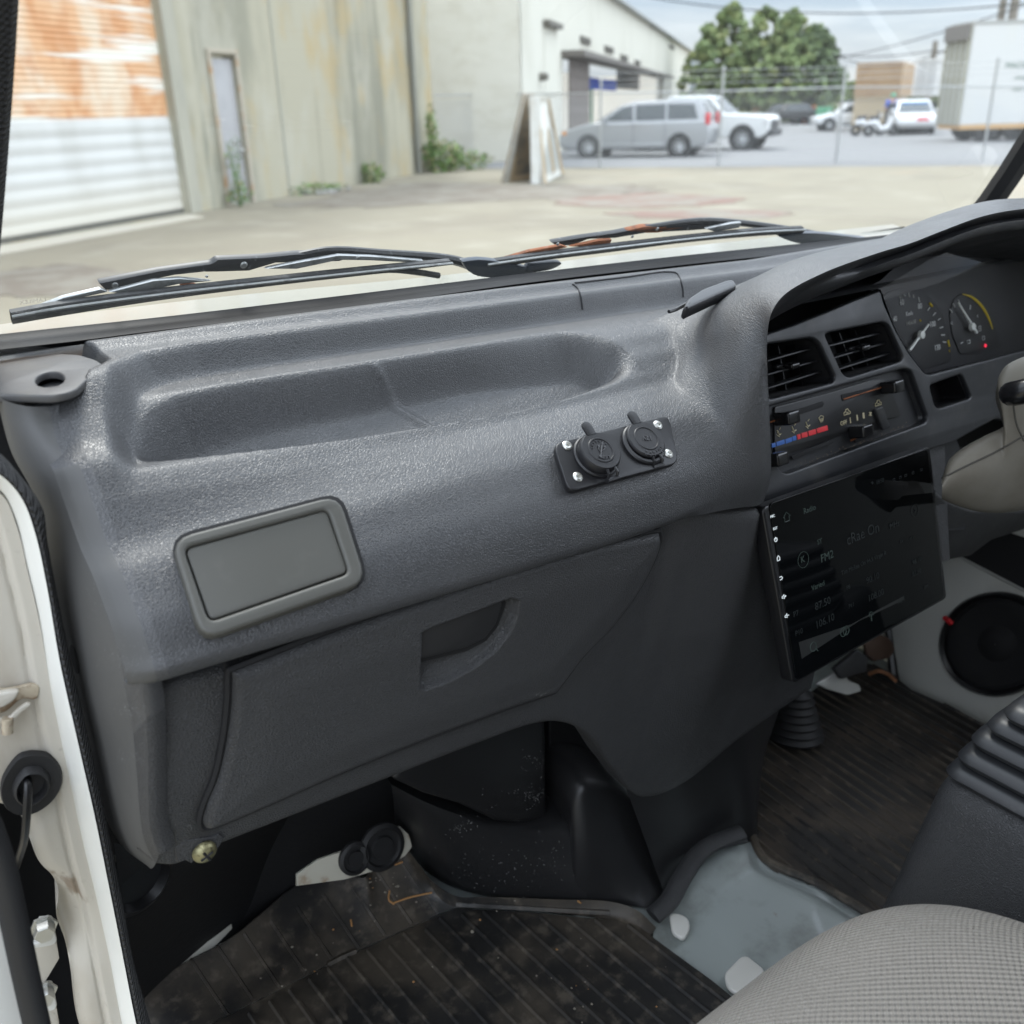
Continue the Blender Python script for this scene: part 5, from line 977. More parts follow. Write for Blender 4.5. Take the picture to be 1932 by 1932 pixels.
rimc = hood[:, -1]; T_ = np.gradient(rimc, axis=0); T_ /= np.linalg.norm(T_, axis=1)[:, None]
Nin = np.cross(T_, V(0, 1, 0)); cen0 = rel(.93, .47, -.30); sgn_ = np.sign(np.einsum('ij,ij->i', Nin, cen0-rimc)); Nin *= np.median(sgn_); Nin /= np.linalg.norm(Nin, axis=1)[:, None]
Dp = V(0, 1, -.45)
fade = sstep(np.arange(150), 0, 22)[:, None]   # second lip only above the screen
inner = [rimc+Nin*.0015+Dp*.002, rimc+Nin*.0025+Dp*.008, rimc+Nin*.0045+Dp*.013, rimc+Nin*.0065+Dp*.007, rimc+Nin*.0095+Dp*.0015, rimc+Nin*.0135+Dp*.0015, rimc+Nin*.0165+Dp*.008, rimc+Nin*.010+Dp*.035, rimc+Nin*.006+Dp*.075, rimc+Nin*.004+Dp*.12, rimc+Nin*.002+Dp*.20]
vert = [rimc+Nin*a+V(.15, 1, -.85)*b for a, b in ((.0015, .002), (.003, .006), (.0038, .011), (.0043, .016), (.0048, .022), (.0052, .028), (.0056, .034), (.006, .045), (.007, .075), (.007, .12), (.007, .14))]
fv = sstep(np.arange(150), 50, 84)[:, None]
inner = np.array([a*fv+b*(1-fv) for a, b in zip(inner, vert)])
m = MB(); full = np.concatenate([hood.transpose(1, 0, 2), inner]); m.grid(full, mif=lambda i, j: 0 if i < 60 else 1); hd_o = m.build('instrument_hood', [mt['pad'], mt['bezel']], db, ang=60)
# small dark sensor pod on the ledge left of the hood
pod = [(1264, 588), (1270, 585), (1292, 576), (1294, 568), (1300, 560), (1325, 542), (1372, 526), (1383, 525), (1390, 530), (1393, 538), (1370, 548), (1340, 562), (1310, 574), (1288, 586)]
PP = PL(rel(.66, .60, -.148), V(0, -.35, 1)); m = MB(); mbadd(m, plate_bm(PP, [(1290, 578), (1298, 561), (1325, 543), (1372, 526), (1385, 526), (1393, 538), (1350, 557), (1300, 580)], thick=.012, bev=.0035, w=.012, r=.006, res=3)); m.build('sensor_pod', M('pod_plastic', (.025, .025, .028), .3), db)
PP2 = PP.off(-.001); m = MB(); m.tube([PP.hit(1262, 588, .004), PP.hit(1275, 584, .004), PP.hit(1300, 571, .006)], .0016, 6); m.build('pod_wire', mt['black'], db)
# ---- corner trim with its screw hole
CT = PL(rel(.1, .62, -.1475), V(0, -.03, 1)); hole = [(94+27*math.cos(a)-4*math.sin(a), 716+15*math.sin(a)) for a in np.linspace(0, 2*math.pi, 25)[:-1]]
ct = empty('corner_trim', CT.hit(60, 710), 'grey corner trim with an open round screw hole at the dash end', 'trim')
mt['trimg'] = M('corner_trim_grey', (.075, .074, .074), .5, var=(((.13, .12, .10), 35, .5, .75, .4, (1, 1, 1)),), bump=(('noise', 700, .2, .0004),))
m = MB(); mbadd(m, plate_bm(CT, [(-70, 700), (0, 680), (60, 671), (110, 667), (150, 669), (182, 679), (203, 693), (190, 702), (165, 714), (145, 733), (125, 741), (95, 746), (0, 744), (-70, 748)], holes=[hole], thick=.005, bev=.0012, w=.003, r=.004)); m.build('cover', mt['trimg'], ct)
m = MB(); mbadd(m, plate_bm(CT, [(-80, 640), (0, 640), (127, 628), (225, 618), (235, 660), (215, 700), (150, 738), (120, 748), (0, 746), (-80, 750)], holes=[hole], thick=.003, bev=.0005, w=-.0028, r=.003)); m.build('corner_base', mt['pad'], ct)
m = MB(); hc = CT.hit(93, 716); m.lathe(hc, CT.n, [(.0112, -.006), (.0105, -.014), (0, -.015)], 24); m.build('screw_well', mt['matte'], ct)
m = MB(); mbadd(m, plate_bm(CT.off(-.006), [(-70, 752), (0, 747), (95, 751), (130, 748), (130, 735), (-70, 735)], thick=.004, bev=.001, w=0)); m.build('under_lip', mt['side'], ct)
# ---- vent blank cover
VC = tiltplane(.507, -.2205, .4645, -.264, .0045); vc = empty('vent_cover', VC.hit(520, 1070), 'flat olive grey blanking panel in a raised oval frame', 'panel')
fo = [(322, 1016), (640, 932), (694, 1098), (382, 1208)]; fi = [(347, 1033), (619, 959), (660, 1081), (395, 1173)]
m = MB(); mbadd(m, plate_bm(VC, fo, holes=[fi], thick=.010, bev=.0022, w=.0060, r=(.012, .005), res=3)); m.build('frame', mt['cover'], vc, ang=50)
m = MB(); mbadd(m, plate_bm(VC, [(350, 1036), (616, 962), (657, 1079), (397, 1170)], thick=.006, bev=.0010, w=.0040, r=.004)); m.build('panel', mt['cover'], vc)
m = MB(); mbadd(m, plate_bm(VC, [(340, 1027), (625, 951), (668, 1087), (389, 1181)], thick=.004, bev=.0003, w=-.0022, r=.005)); m.build('shadow_gap', mt['matte'], vc)
m = MB(); mbadd(m, plate_bm(VC, [(317, 1012), (644, 927), (699, 1101), (379, 1213)], thick=.003, bev=.0003, w=.0003, r=.013)); m.build('outer_gap', mt['matte'], vc)
# ---- lower panel
Tq = [(284, 1308), (308, 1300), (340, 1290), (430, 1264), (640, 1193), (850, 1120), (1050, 1056), (1200, 1012), (1240, 994), (1262, 982), (1300, 974), (1360, 970), (1425, 968), (1446, 966), (1560, 930)]
Bq = [(294, 1628), (312, 1630), (334, 1629), (395, 1600), (560, 1535), (730, 1468), (900, 1402), (1010, 1364), (1062, 1361), (1112, 1386), (1158, 1450), (1215, 1503), (1290, 1478), (1390, 1398), (1530, 1300)]
TY = [.487]*10+[.480, .474, .472, .490, .53]; BY = [.500]*8+[.502, .508, .522, .532, .530, .515, .50]
Tp = crom(np.array([atY(*p, y) for p, y in zip(Tq, TY)]), 220); Bp = crom(np.array([atY(*p, y) for p, y in zip(Bq, BY)]), 220)
rows = [Tp+V(0, .024, .006), Tp+V(0, .012, .0045), Tp+V(0, .003, .002), Tp+V(0, .0, -.0015)]
for f in np.linspace(.03, .96, 60):
    P_ = Tp*(1-f)+Bp*f; bl_ = np.interp(np.arange(220), [0, 20, 60, 150, 172, 200, 219], [.008, .006, .002, .004, .012, .016, .01]); P_[:, 1] -= bl_*math.sin(math.pi*f); rows.append(P_)
rows += [Bp+V(0, .0, .001), Bp+V(0, .002, -.0015), Bp+V(0, .008, -.002), Bp+V(0, .03, .0)]
LPn = np.array(rows)
# wrap its left end round to the door side
ext = []
for (dx, dy) in ((-.006, .014), (-.0025, .004)): ext.append(LPn[:, 0]+V(dx, dy, 0)*np.linspace(1, 1, LPn.shape[0])[:, None]+np.array([[0, 0, 0.02*sstep(np.array([k/LPn.shape[0]]), .9, 1)[0]] for k in range(LPn.shape[0])])*(abs(dx)/.016))
LPn = np.concatenate([np.array(ext).transpose(1, 0, 2), LPn], axis=1)
m = MB(); m.grid(LPn, mif=lambda i, j: 0); lowp = m.build('lower_panel', [mt['lower'], mt['side']], db, ang=60)
bvl = BVHTree.FromPolygons([v.co[:] for v in lowp.data.vertices], [p.vertices[:] for p in lowp.data.polygons])
# dark back-fill between pad and lower panel, and behind the centre stack
m = MB(); m.prism([rel(.105, .52, -.26), rel(.62, .52, -.26), rel(.62, .52, -.34), rel(.105, .52, -.34)], (0, .02, 0)); m.build('gap_filler', mt['matte'], db, ang=0)
# ---- glovebox lid
a_, b_, c_ = atY(431, 1264, .4795), atY(1238, 1002, .4730), atY(385, 1556, .4915); gn = np.cross(b_-a_, c_-a_); gn = gn if gn[1] < 0 else -gn; GP = PL(a_, gn, b_-a_)
gtop = crom(np.array([GP.uv(*p) for p in [(433, 1262), (646, 1180), (850, 1107), (980, 1063), (1120, 1023), (1238, 1001)]]), 320)
gbot = crom(np.array([GP.uv(*p) for p in [(384, 1557), (394, 1557), (646, 1450), (813, 1383), (980, 1323), (1042, 1303)]]), 320)
gl_ = crom(np.array([GP.uv(*p) for p in [(433, 1262), (432, 1320), (424, 1387), (408, 1460), (386, 1514), (379, 1545), (384, 1557)]]), 170)
gr_ = crom(np.array([GP.uv(*p) for p in [(1238, 1001), (1240, 1020), (1227, 1057), (1197, 1113), (1147, 1180), (1097, 1231), (1064, 1274), (1042, 1303)]]), 170)
U_ = np.linspace(0, 1, 320)[None, :, None]; V_ = np.linspace(0, 1, 170)[:, None, None]
CO = gtop[None]*(1-V_)+gbot[None]*V_+gl_[:, None]*(1-U_)+gr_[:, None]*U_-(gtop[0]*(1-U_)*(1-V_)+gtop[-1]*U_*(1-V_)+gbot[0]*(1-U_)*V_+gbot[-1]*U_*V_)
outl = np.vstack([gtop, gr_[1:], gbot[::-1][1:], gl_[::-1][1:-1]]); fl2 = CO.reshape(-1, 2); de = np.abs(sdist(fl2, outl))
hgt = .0075*np.sqrt(np.clip(1-(1-np.clip(de/.0065, 0, 1))**2, 0, 1))+.0025*sstep(de, 0, .03)
scp = [tuple(GP.uv(*p)) for p in [(783, 1180), (800, 1172), (950, 1117), (966, 1122), (962, 1150), (948, 1182), (922, 1216), (880, 1248), (830, 1274), (790, 1288), (779, 1285), (781, 1240)]]
ds = sdist(fl2, scp); hgt -= .0062*sstep(ds, -.0005, .0025)+.0045*sstep(ds, .0, .012)
GW = np.array([GP.p(u, v, w_) for (u, v), w_ in zip(fl2, hgt)]).reshape(170, 320, 3)
sk = lambda e: np.array([GP.p(u, v, -.012) for u, v in e])
m = MB(); m.grid(GW); m.grid(np.array([GW[0], sk(gtop)])); m.grid(np.array([GW[-1], sk(gbot)])); m.grid(np.array([GW[:, 0], sk(gl_)])); m.grid(np.array([GW[:, -1], sk(gr_)]))
lid = m.build('glovebox_lid', mt['lid'], db, ang=60, weld=1e-5)
m = MB(); q = [GP.p(*(p+(p-outl.mean(0))/np.linalg.norm(p-outl.mean(0))*.0022), -.0035) for p in outl[::8]]; m.prism(q, -GP.n*.004); 
gapo = outl[::8]; m2 = MB(); m2.tube(np.array([GP.p(*(p+(p-outl.mean(0))/np.linalg.norm(p-outl.mean(0))*.0014), .0012) for p in gapo]), .0024, 6, closed=True); m.bm.free(); m2.build('lid_gap', mt['matte'], lid)
m = MB(); mbadd(m, plate_bm(GP, [(797, 1178), (943, 1128), (948, 1140), (936, 1178), (916, 1204), (880, 1222), (790, 1245)], thick=.0065, bev=.0010, w=.0062, r=.0025)); m.build('latch', M('latch_plastic', (.018, .018, .019), .45, bump=(('noise', 1300, .3, .0004),)), lid)
m = MB(); mbadd(m, plate_bm(GP, [(791, 1172), (948, 1117), (955, 1140), (939, 1183), (917, 1210), (880, 1229), (784, 1252)], thick=.004, bev=.0003, w=.0028, r=.0025)); m.build('latch_gap', mt['matte'], lid)
# light scuffs on lid and pad
scm = M('scuff', (.19, .19, .185), .8)
def scuffs(b, spots, parent, name='scuff_marks'):
    m = MB()
    for (x, y, n, sp, sz) in spots:
        for k in range(n):
            p = on(x+random.gauss(0, sp), y+random.gauss(0, sp*.6), b, .0004)
            if p is None: continue
            s_ = sz*random.uniform(.3, 1); a = random.uniform(0, 3); u = RT*math.cos(a)+UP*math.sin(a); v = RT*-math.sin(a)+UP*math.cos(a); m.faces([p-u*s_, p+v*s_*.3, p+u*s_, p-v*s_*.3], [(0, 1, 2, 3)])
    m.build(name, scm, parent, ang=0)
lbv = BVHTree.FromPolygons([v.co[:] for v in lid.data.vertices], [p.vertices[:] for p in lid.data.polygons])
scuffs(lbv, [(1160, 1074, 10, 7, .0006), (1020, 1310, 8, 6, .0008), (900, 1240, 25, 120, .0004), (600, 1400, 30, 110, .0004), (1000, 1160, 14, 80, .0004)], lid)
scuffs(bvh, [(240, 1240, 70, 26, .0005), (250, 1330, 30, 12, .0005), (420, 1100, 6, 40, .0004), (480, 820, 30, 90, .00035), (880, 740, 34, 90, .00035), (900, 1010, 26, 160, .00035), (1300, 860, 16, 60, .0004)], pad)
scuffs(bvl, [(235, 1420, 50, 14, .0005), (300, 1420, 10, 20, .0006), (540, 1570, 8, 30, .0008), (1380, 1450, 10, 12, .0008), (1350, 1240, 10, 60, .0005), (330, 1560, 14, 20, .0006)], lowp)
# rounded door-side end of the dash, running from the corner trim to the bottom
eo_ = [(4, 752), (14, 800), (34, 870), (79, 957), (86, 1012), (103, 1110), (135, 1260), (165, 1390), (197, 1530), (214, 1572), (240, 1604), (276, 1620)]
ei_ = [(118, 762), (132, 820), (168, 905), (205, 1000), (226, 1070), (244, 1150), (256, 1220), (266, 1280), (276, 1340), (280, 1420), (281, 1500), (284, 1560), (300, 1612)]
eo3 = crom(np.array([atY(x, y, .600 if y < 900 else .585) for x, y in eo_]), 140)
eY = [.580, .560, .522, .492, .476, .466, .461, .459, .462, .470, .477, .483, .488]
ec = crom(np.array(ei_, float), 140); Yh = []
for x, y in ec:
    d = ray(x, y); kk = d[2]/d[1]; ff = kn0[:, 1]-kk*kn0[:, 0]; cr = [kn0[i, 0] for i in range(60, NR-1) if ff[i]*ff[i+1] <= 0]
    Yh.append(min(cr)+.0045 if cr and y < 1262 else np.nan)
Yh = np.array(Yh); Yh[-1] = .488; ok_ = ~np.isnan(Yh); Yh = np.interp(np.arange(140), np.arange(140)[ok_], Yh[ok_]); Yh = np.convolve(np.pad(Yh, 6, 'edge'), np.ones(13)/13, 'valid')
ei3 = np.array([atY(x, y, v) for (x, y), v in zip(ec, Yh)])
wv_ = (ei3-CAM); wv_ /= np.linalg.norm(wv_, axis=1)[:, None]; ei3 = ei3-wv_*.0008
A = []
for f in np.linspace(0, 1, 40):
    A.append(eo3*(1-f)+ei3*f+V(-.35, -1, 0)*(.0105*math.sin(math.pi*f)**.8)+V(0, 0, 0))
A = [eo3+V(0, .02, 0)]+A+[ei3+V(.005, -.0006, 0), ei3+V(.011, .0030, 0)]
m = MB(); m.grid(np.array(A), mif=lambda i, j: 0 if i < 32 else (1 if j < 96 else 2)); ecap = m.build('end_panel', [mt['side'], mt['pad'], mt['lower']], db, ang=70); bve = BVHTree.FromPolygons([v.co[:] for v in ecap.data.vertices], [p.vertices[:] for p in ecap.data.polygons])
scuffs(bve, [(235, 1240, 90, 24, .0005), (250, 1340, 50, 14, .0005), (200, 1120, 24, 30, .0005), (235, 1430, 50, 16, .0005), (160, 1000, 14, 30, .0004)], ecap)
for (x, y, rx, ry, nm_) in ((141, 1244, 7, 28, 'side_hole'), (190, 1512, 4, 20, 'side_slot')):
    R_ = [[on(x+f*(rx*math.cos(a)+.22*ry*math.sin(a)), y+f*ry*math.sin(a), bve, .0006) for a in np.linspace(0, 2*math.pi, 25)[:-1]] for f in (1, .5, .02)]
    if all(p is not None for c in R_ for p in c): m = MB(); m.grid(np.array(R_), cyc=True); m.build(nm_, mt['matte'], ecap, ang=0)
SPn = PL(atY(385, 1606, .500), V(0, -1, -.1)); m = MB(); mbadd(m, plate_bm(SPn, [(330, 1600), (348, 1586), (380, 1582), (400, 1580), (414, 1574), (424, 1581), (418, 1592), (406, 1610), (395, 1612), (392, 1600), (376, 1600), (374, 1616), (362, 1630), (350, 1624), (334, 1628)], thick=.004, bev=.001, w=.003)); m.build('broken_tab', mt['lower'], db)
sc_ = empty('trim_screw', SPn.hit(385, 1607), 'old brassy cross-head screw in the broken tab under the dash', 'screw')
m = MB(); c = SPn.hit(385, 1606, .004); m.lathe(c, SPn.n, [(0, .0055), (.005, .0045), (.0075, .002), (.0078, 0), (.005, -.001)], 20); m.build('head', mt['brass'], sc_)
m = MB(); 
for a in (.4, .4+math.pi/2): dx_ = SPn.u*math.cos(a)+SPn.v*math.sin(a); m.tube([c+dx_*.0042+SPn.n*.0052, c-dx_*.0042+SPn.n*.0052], .0009, 4)
m.build('cross_slot', mt['matte'], sc_)
# ================================================================== SOCKET PANEL
SP = tiltplane(.506, -.2215, .4715, -.2515, .003); sk_ = empty('socket_panel', SP.hit(1160, 855), 'black twin power socket panel fixed by four rivets', 'socket panel')
m = MB(); mbadd(m, plate_bm(SP, [(1044, 836), (1262, 782), (1281, 873), (1074, 928)], thick=.005, bev=.0012, w=.0055, r=.008, res=3)); m.build('plate', mt['socket'], sk_, ang=50)
rv = [(1070, 841), (1241, 802), (1090, 900), (1261, 856)]
for x, y in rv:
    m = MB(); c = SP.hit(x, y, .0055); m.lathe(c, SP.n, [(0, .0004), (.0011, .0004), (.0014, .0012), (.0026, .0014), (.0038, .0006), (.0039, 0)], 20); m.build('rivet', mt['steel'], sk_)
scr = SP.v
def socket(x, y, txt, arc, name, lift, off=(0, 0)):
    cu_, cv_ = SP.uv(x, y, .006); O = SP.p(cu_, cv_, .0055); t = empty('socket_cap', O, None, None); COL.objects.unlink(t); 
    m = MB(); m.lathe(O, SP.n, [(.0178, 0), (.0178, .0018), (.0168, .0028), (.0150, .0028), (.0150, .0)], 44); base = m.build('socket_ring', mt['socket'], sk_, ang=40)
    C_ = O+SP.u*off[0]+SP.v*off[1]
    m = MB(); m.lathe(C_+SP.n*.001, SP.n, [(.0158, .0), (.0160, .0015), (.0160, lift-.0015), (.0148, lift), (.0105, lift), (.0100, lift+.0006), (.0092, lift+.0006), (.0088, lift), (0, lift)], 44); cap = m.build(name, mt['socket'], sk_, ang=40)
    P2 = PL(C_+SP.n*(.001+lift), SP.n, SP.u)
    m = MB(); m.prism([P2.p(math.cos(a)*.0042, .0205+math.sin(a)*.0042*1.0, -.0012) for a in np.linspace(0, math.pi, 9)]+[P2.p(-.0040, .0135, -.0012), P2.p(.0040, .0135, -.0012)], P2.n*.0016, bev=.0004); m.build('pull_tab', mt['socket'], cap)
    m = MB()
    for s_ in (-1, 1): m.tube([P2.p(s_*.0035, -.0150, -.001), P2.p(s_*.0040, -.0185, -.0015), P2.p(s_*.0042, -.0215, -.006)], .0011, 6)
    m.tube([P2.p(-.0052, -.0213, -.0055), P2.p(.0052, -.0213, -.0055)], .0021, 8); m.build('hinge', mt['socket'], cap)
    rot = math.pi-.28
    m = MB(); dirv = V(math.sin(-.28)*-1, -1, 0)
    for s, (r0, hh, kind) in txt.items():
        if kind == 'c':
            p = (0, r0); mbadd(m, text_bm(P2, s, p[0]-r0*math.sin(rot)*-0, p[1], hh, rot=rot, w=.0003, thick=.0003))
        else:
            n_ = len(s)
            for k, ch in enumerate(s):
                a = arc[0]+(arc[1]-arc[0])*(k/(n_-1) if n_ > 1 else 0); mbadd(m, text_bm(P2, ch, r0*math.cos(a), r0*math.sin(a), hh, rot=a+(-math.pi/2 if kind == 'o' else math.pi/2), w=.0002, thick=.0003))
    if 'USB' in txt:
        q = lambda u, v: P2.p(*(Matrix.Rotation(.9, 2) @ Vector((u, v))), .0003)
        m.tube([q(-.006, 0), q(.0055, 0)], .0004, 5); m.tube([q(-.003, 0), q(-.0005, .0022), q(.002, .0024)], .00035, 5); m.tube([q(-.001, 0), q(.0012, -.0022), q(.0035, -.0022)], .00035, 5)
        m.lathe(q(-.006, 0), P2.n, [(0, .0004), (.0012, .0004), (.0012, 0)], 10); m.lathe(q(.0023, .0024), P2.n, [(0, .0004), (.0009, .0004), (.0009, 0)], 10)
        m.prism([q(.0052, .0011), q(.0078, 0), q(.0052, -.0011)], P2.n*.0003); m.prism([q(.0030, -.0014), q(.0045, -.0014), q(.0045, -.0030), q(.0030, -.0030)], P2.n*.0003)
    m.build('embossed_writing', mt['emb'], cap, ang=0); bpy.data.objects.remove(t)
socket(1124, 862, {'USB': (-.0062, .0028, 'c'), 'CHARGER': (.0074, .0015, 'a')}, (math.pi*.86, math.pi*.16), 'usb_cap', .0085, (0, 0))
socket(1214, 838, {'12V': (.0, .0040, 'c'), 'MARINE': (.0126, .0018, 'a'), 'OUTLET': (.0155, .0014, 'b')}, (-math.pi*.70, -math.pi*.30), 'outlet_cap', .0035, (.0022, .0022))
# ================================================================== CENTRE STACK: bezel, vents, heater, cluster
def stackplane(off): return tiltplane(.585+.273*-.17, -.17, .585+.273*-.32, -.32, -off)
B0 = stackplane(0.006)
vent1 = [(1444, 650), (1532, 637), (1546, 645), (1577, 712), (1572, 722), (1449, 754)]
vent2 = [(1557, 632), (1563, 628), (1667, 607), (1677, 613), (1705, 675), (1700, 682), (1602, 712), (1591, 706)]
heat = [(1446, 769), (1706, 695), (1720, 699), (1751, 787), (1747, 798), (1486, 894), (1472, 889), (1456, 850)]
pock = [(1754, 727), (1812, 706), (1817, 709), (1833, 748), (1829, 753), (1772, 771), (1764, 765)]
bez = [(1420, 640), (1452, 628), (1500, 612), (1560, 588), (1614, 565), (1662, 547), (1668, 572), (1690, 622), (1714, 664), (1745, 704), (1755, 707), (1932, 661), (2090, 625), (2160, 700), (2100, 860), (1932, 800), (1880, 790), (1850, 806), (1800, 834), (1770, 843), (1600, 895), (1500, 930), (1455, 945), (1420, 950)]
m = MB(); mbadd(m, plate_bm(B0, bez, holes=[vent1, vent2, heat, pock], thick=.007, bev=.0022, w=0, r=(.004, .006, .006, .006, .005), res=3)); bz = m.build('centre_bezel', mt['bezel'], db, ang=50)
bvb = BVHTree.FromPolygons([v.co[:] for v in bz.data.vertices], [p.vertices[:] for p in bz.data.polygons])
def well(name, poly, depth, mat, fl_mat=None, shrink=1.0, w0=-.006, r=.006):
    q = fillet([B0.uv(*p, 0) for p in poly], r); c = np.mean(q, 0); A = np.array([[B0.p(*a, w0) for a in q], [B0.p(*(c+(a-c)*shrink), -depth) for a in q]]); m = MB(); m.grid(A, cyc=True); m.bm.faces.new([m.bm.verts[:][len(q)+k] for k in range(len(q))]) if False else None
    b = m.bm; b.verts.ensure_lookup_table(); b.faces.new([b.verts[len(q)+k] for k in range(len(q))]); return m.build(name, mat, db, ang=30)
def vent(poly, slats, knob, nm, xr):
    w_ = well('air_vent', [(c[0], c[1]) for c in poly], .045, mt['matte'], shrink=.96)
    P3 = B0.off(-.012)
    for (a, b) in slats:
        m = MB(); pa, pb = P3.hit(*a), P3.hit(*b); d = (pb-pa); L_ = np.linalg.norm(d); d /= L_; dn = V(0, 1, -.25); dn /= np.linalg.norm(dn); up_ = np.cross(d, dn)
        for s0 in (0,): m.prism([pa-up_*.0007, pa+up_*.0007, pa+up_*.0007+dn*.014, pa-up_*.0007+dn*.014], pb-pa, bev=.0003)
        m.build('slat', mt['bezel'], w_)
    m = MB(); P4 = B0.off(-.026)
    for x0, x1, y0, y1 in xr: m.prism([P4.hit(x0, y0), P4.hit(x1, y1), P4.hit(x1, y1)+V(0, .012, 0), P4.hit(x0, y0)+V(0, .012, 0)], P4.u*.0009)
    m.build('vane', mt['black'], w_)
    c = P3.hit(*knob, .003); m = MB(); m.box(c, (.0125, .010, .0055), rot=Matrix.Rotation(0, 3, 'X'), bev=.0022, seg=3); m.box(c+V(-.011, .006, 0), (.012, .006, .0028), bev=.001); m.build('tab', mt['knob'], w_)
vent(vent1, [((1449, 681), (1541, 655)), ((1449, 707), (1552, 678)), ((1449, 733), (1560, 698))], (1494, 689), 'a', [(1468, 1484, 652, 740), (1498, 1516, 645, 735), (1528, 1550, 640, 725)])
vent(vent2, [((1564, 653), (1672, 626)), ((1572, 676), (1681, 644)), ((1583, 697), (1690, 663))], (1628, 655), 'b', [(1583, 1612, 628, 705), (1612, 1640, 622, 698), (1640, 1672, 614, 688)])
hw_ = well('heater_panel', heat, .010, mt['bezel'], shrink=.985)
hb = B0.off(-.0098)
m = MB(); mbadd(m, plate_bm(hb, [(1462, 768), (1560, 742), (1640, 718), (1667, 715), (1684, 742), (1700, 785), (1640, 800), (1560, 832), (1473, 862), (1462, 850)], thick=.003, bev=.0004, w=.0022, r=.002)); m.build('control_face', mt['black'], hw_)
F0 = hb.off(.0022)
m = MB()
for pts in ([(1452, 789), (1552, 757), (1555, 762), (1552, 768), (1452, 801)], [(1587, 745), (1668, 725), (1671, 730), (1590, 757)], [(1612, 828), (1656, 812), (1658, 820), (1614, 836)], [(1493, 860), (1570, 829), (1573, 835), (1497, 868)]):
    m = MB(); mbadd(m, plate_bm(F0, pts, thick=.0012, bev=.0002, w=.0006, r=.0008)); m.build('slider_slot', mt['matte'], hw_)
m = MB()
for pts in ([(1592, 752), (1666, 729), (1667, 731), (1593, 754)], [(1450, 796), (1478, 787), (1478, 790), (1450, 799)], [(1606, 830), (1620, 822), (1620, 826), (1606, 833)]): m = MB(); mbadd(m, plate_bm(F0, pts, thick=.0012, bev=.0001, w=.0012)); m.build('rusty_lever', mt['rust'], hw_)
for (x, y, sx_) in ((1491, 790, .0165), (1690, 731, .0165), (1631, 815, .0165), (1470, 868, .0155)):
    c = B0.hit(x, y, .004); m = MB(); m.box(c+V(0, .004, 0), (sx_, .018, .0120), rot=Matrix.Rotation(-.26, 3, 'X'), bev=.0024, seg=3); m.build('slider_knob', mt['knob'], hw_)
m = MB()
for (x0, x1, y0, y1, c) in ((1456, 1463, 841, 839, 0), (1465, 1480, 838, 833, 0), (1482, 1494, 833, 829, 0), (1495, 1502, 828, 826, 0)): mbadd(m, plate_bm(F0, [(x0, y0-4), (x1, y1-4), (x1+1, y1+4), (x0+1, y0+4)], thick=.0006, bev=.0001, w=.0005))
m.build('cold_scale', mt['pblue'], hw_)
m = MB()
for (x0, x1, y0, y1) in ((1504, 1510, 825, 823), (1512, 1523, 822, 819), (1525, 1539, 818, 814), (1541, 1561, 813, 807)): mbadd(m, plate_bm(F0, [(x0, y0-4.5), (x1, y1-4.5), (x1+1.5, y1+4.5), (x0+1.5, y0+4.5)], thick=.0006, bev=.0001, w=.0005))
m.build('hot_scale', mt['pred'], hw_)
m = MB(); mbadd(m, text_bm(F0, 'OFF', *F0.uv(1591, 798), .0042, rot=0, w=.0006)) 
for x, y, ww in ((1604, 793, .0005), (1617, 788, .0008), (1629, 784, .0012)): u, v = F0.uv(x, y); mbadd(m, plate_bm(F0, [(u-ww, v-.0028), (u+ww, v-.0028), (u+ww, v+.0028), (u-ww, v+.0028)], thick=.0006, bev=.0001, w=.0005, uv=True))
u, v = F0.uv(1641, 781)
for k in range(4): a = k*math.pi/2+.5; m.tube([F0.p(u, v, .0005), F0.p(u+.0022*math.cos(a), v+.0022*math.sin(a), .0005)], .0007, 5)
def person_icon(x, y):
    u, v = F0.uv(x, y); m.tube([F0.p(u-.002, v+.003, .0005), F0.p(u-.001, v, .0005), F0.p(u+.0005, v-.002, .0005), F0.p(u+.003, v-.001, .0005)], .0005, 5); m.tube([F0.p(u-.003, v-.001, .0005), F0.p(u+.0, v-.0035, .0005)], .0004, 5); m.tube([F0.p(u+.001, v+.003, .0005), F0.p(u+.003, v+.0045, .0005)], .0004, 5)
for x, y in ((1469, 817), (1497, 810), (1523, 801)): person_icon(x, y)
u, v = F0.uv(1549, 791); m.tube([F0.p(u-.0035, v+.002, .0005), F0.p(u, v+.0035, .0005), F0.p(u+.0035, v+.002, .0005), F0.p(u+.002, v-.0015, .0005), F0.p(u-.002, v-.0015, .0005)], .0004, 5, closed=True)
for k in (-.0015, 0, .0015): m.tube([F0.p(u+k, v-.003, .0005), F0.p(u+k, v+.001, .0005)], .0003, 4)
for x, y in ((1597, 778), (1656, 761)):
    u, v = F0.uv(x, y); m.tube([F0.p(u-.0048, v-.002, .0005), F0.p(u-.0045, v+.0005, .0005), F0.p(u-.002, v+.001, .0005), F0.p(u-.001, v+.003, .0005), F0.p(u+.002, v+.003, .0005), F0.p(u+.003, v+.0008, .0005), F0.p(u+.0048, v+.0003, .0005), F0.p(u+.0048, v-.002, .0005)], .00045, 5, closed=True); m.tube([F0.p(u-.001, v-.0005, .0005), F0.p(u+.002, v-.0005, .0005)], .0005, 5)
m.build('icons', mt['ivory'], hw_, ang=0)
m = MB(); mbadd(m, plate_bm(F0, [(1652, 772), (1666, 766), (1680, 805), (1667, 812)], thick=.004, bev=.001, w=.003, r=.002)); m.build('blank_switch', mt['bezel'], hw_)
m = MB(); rng_ = np.random.default_rng(4)
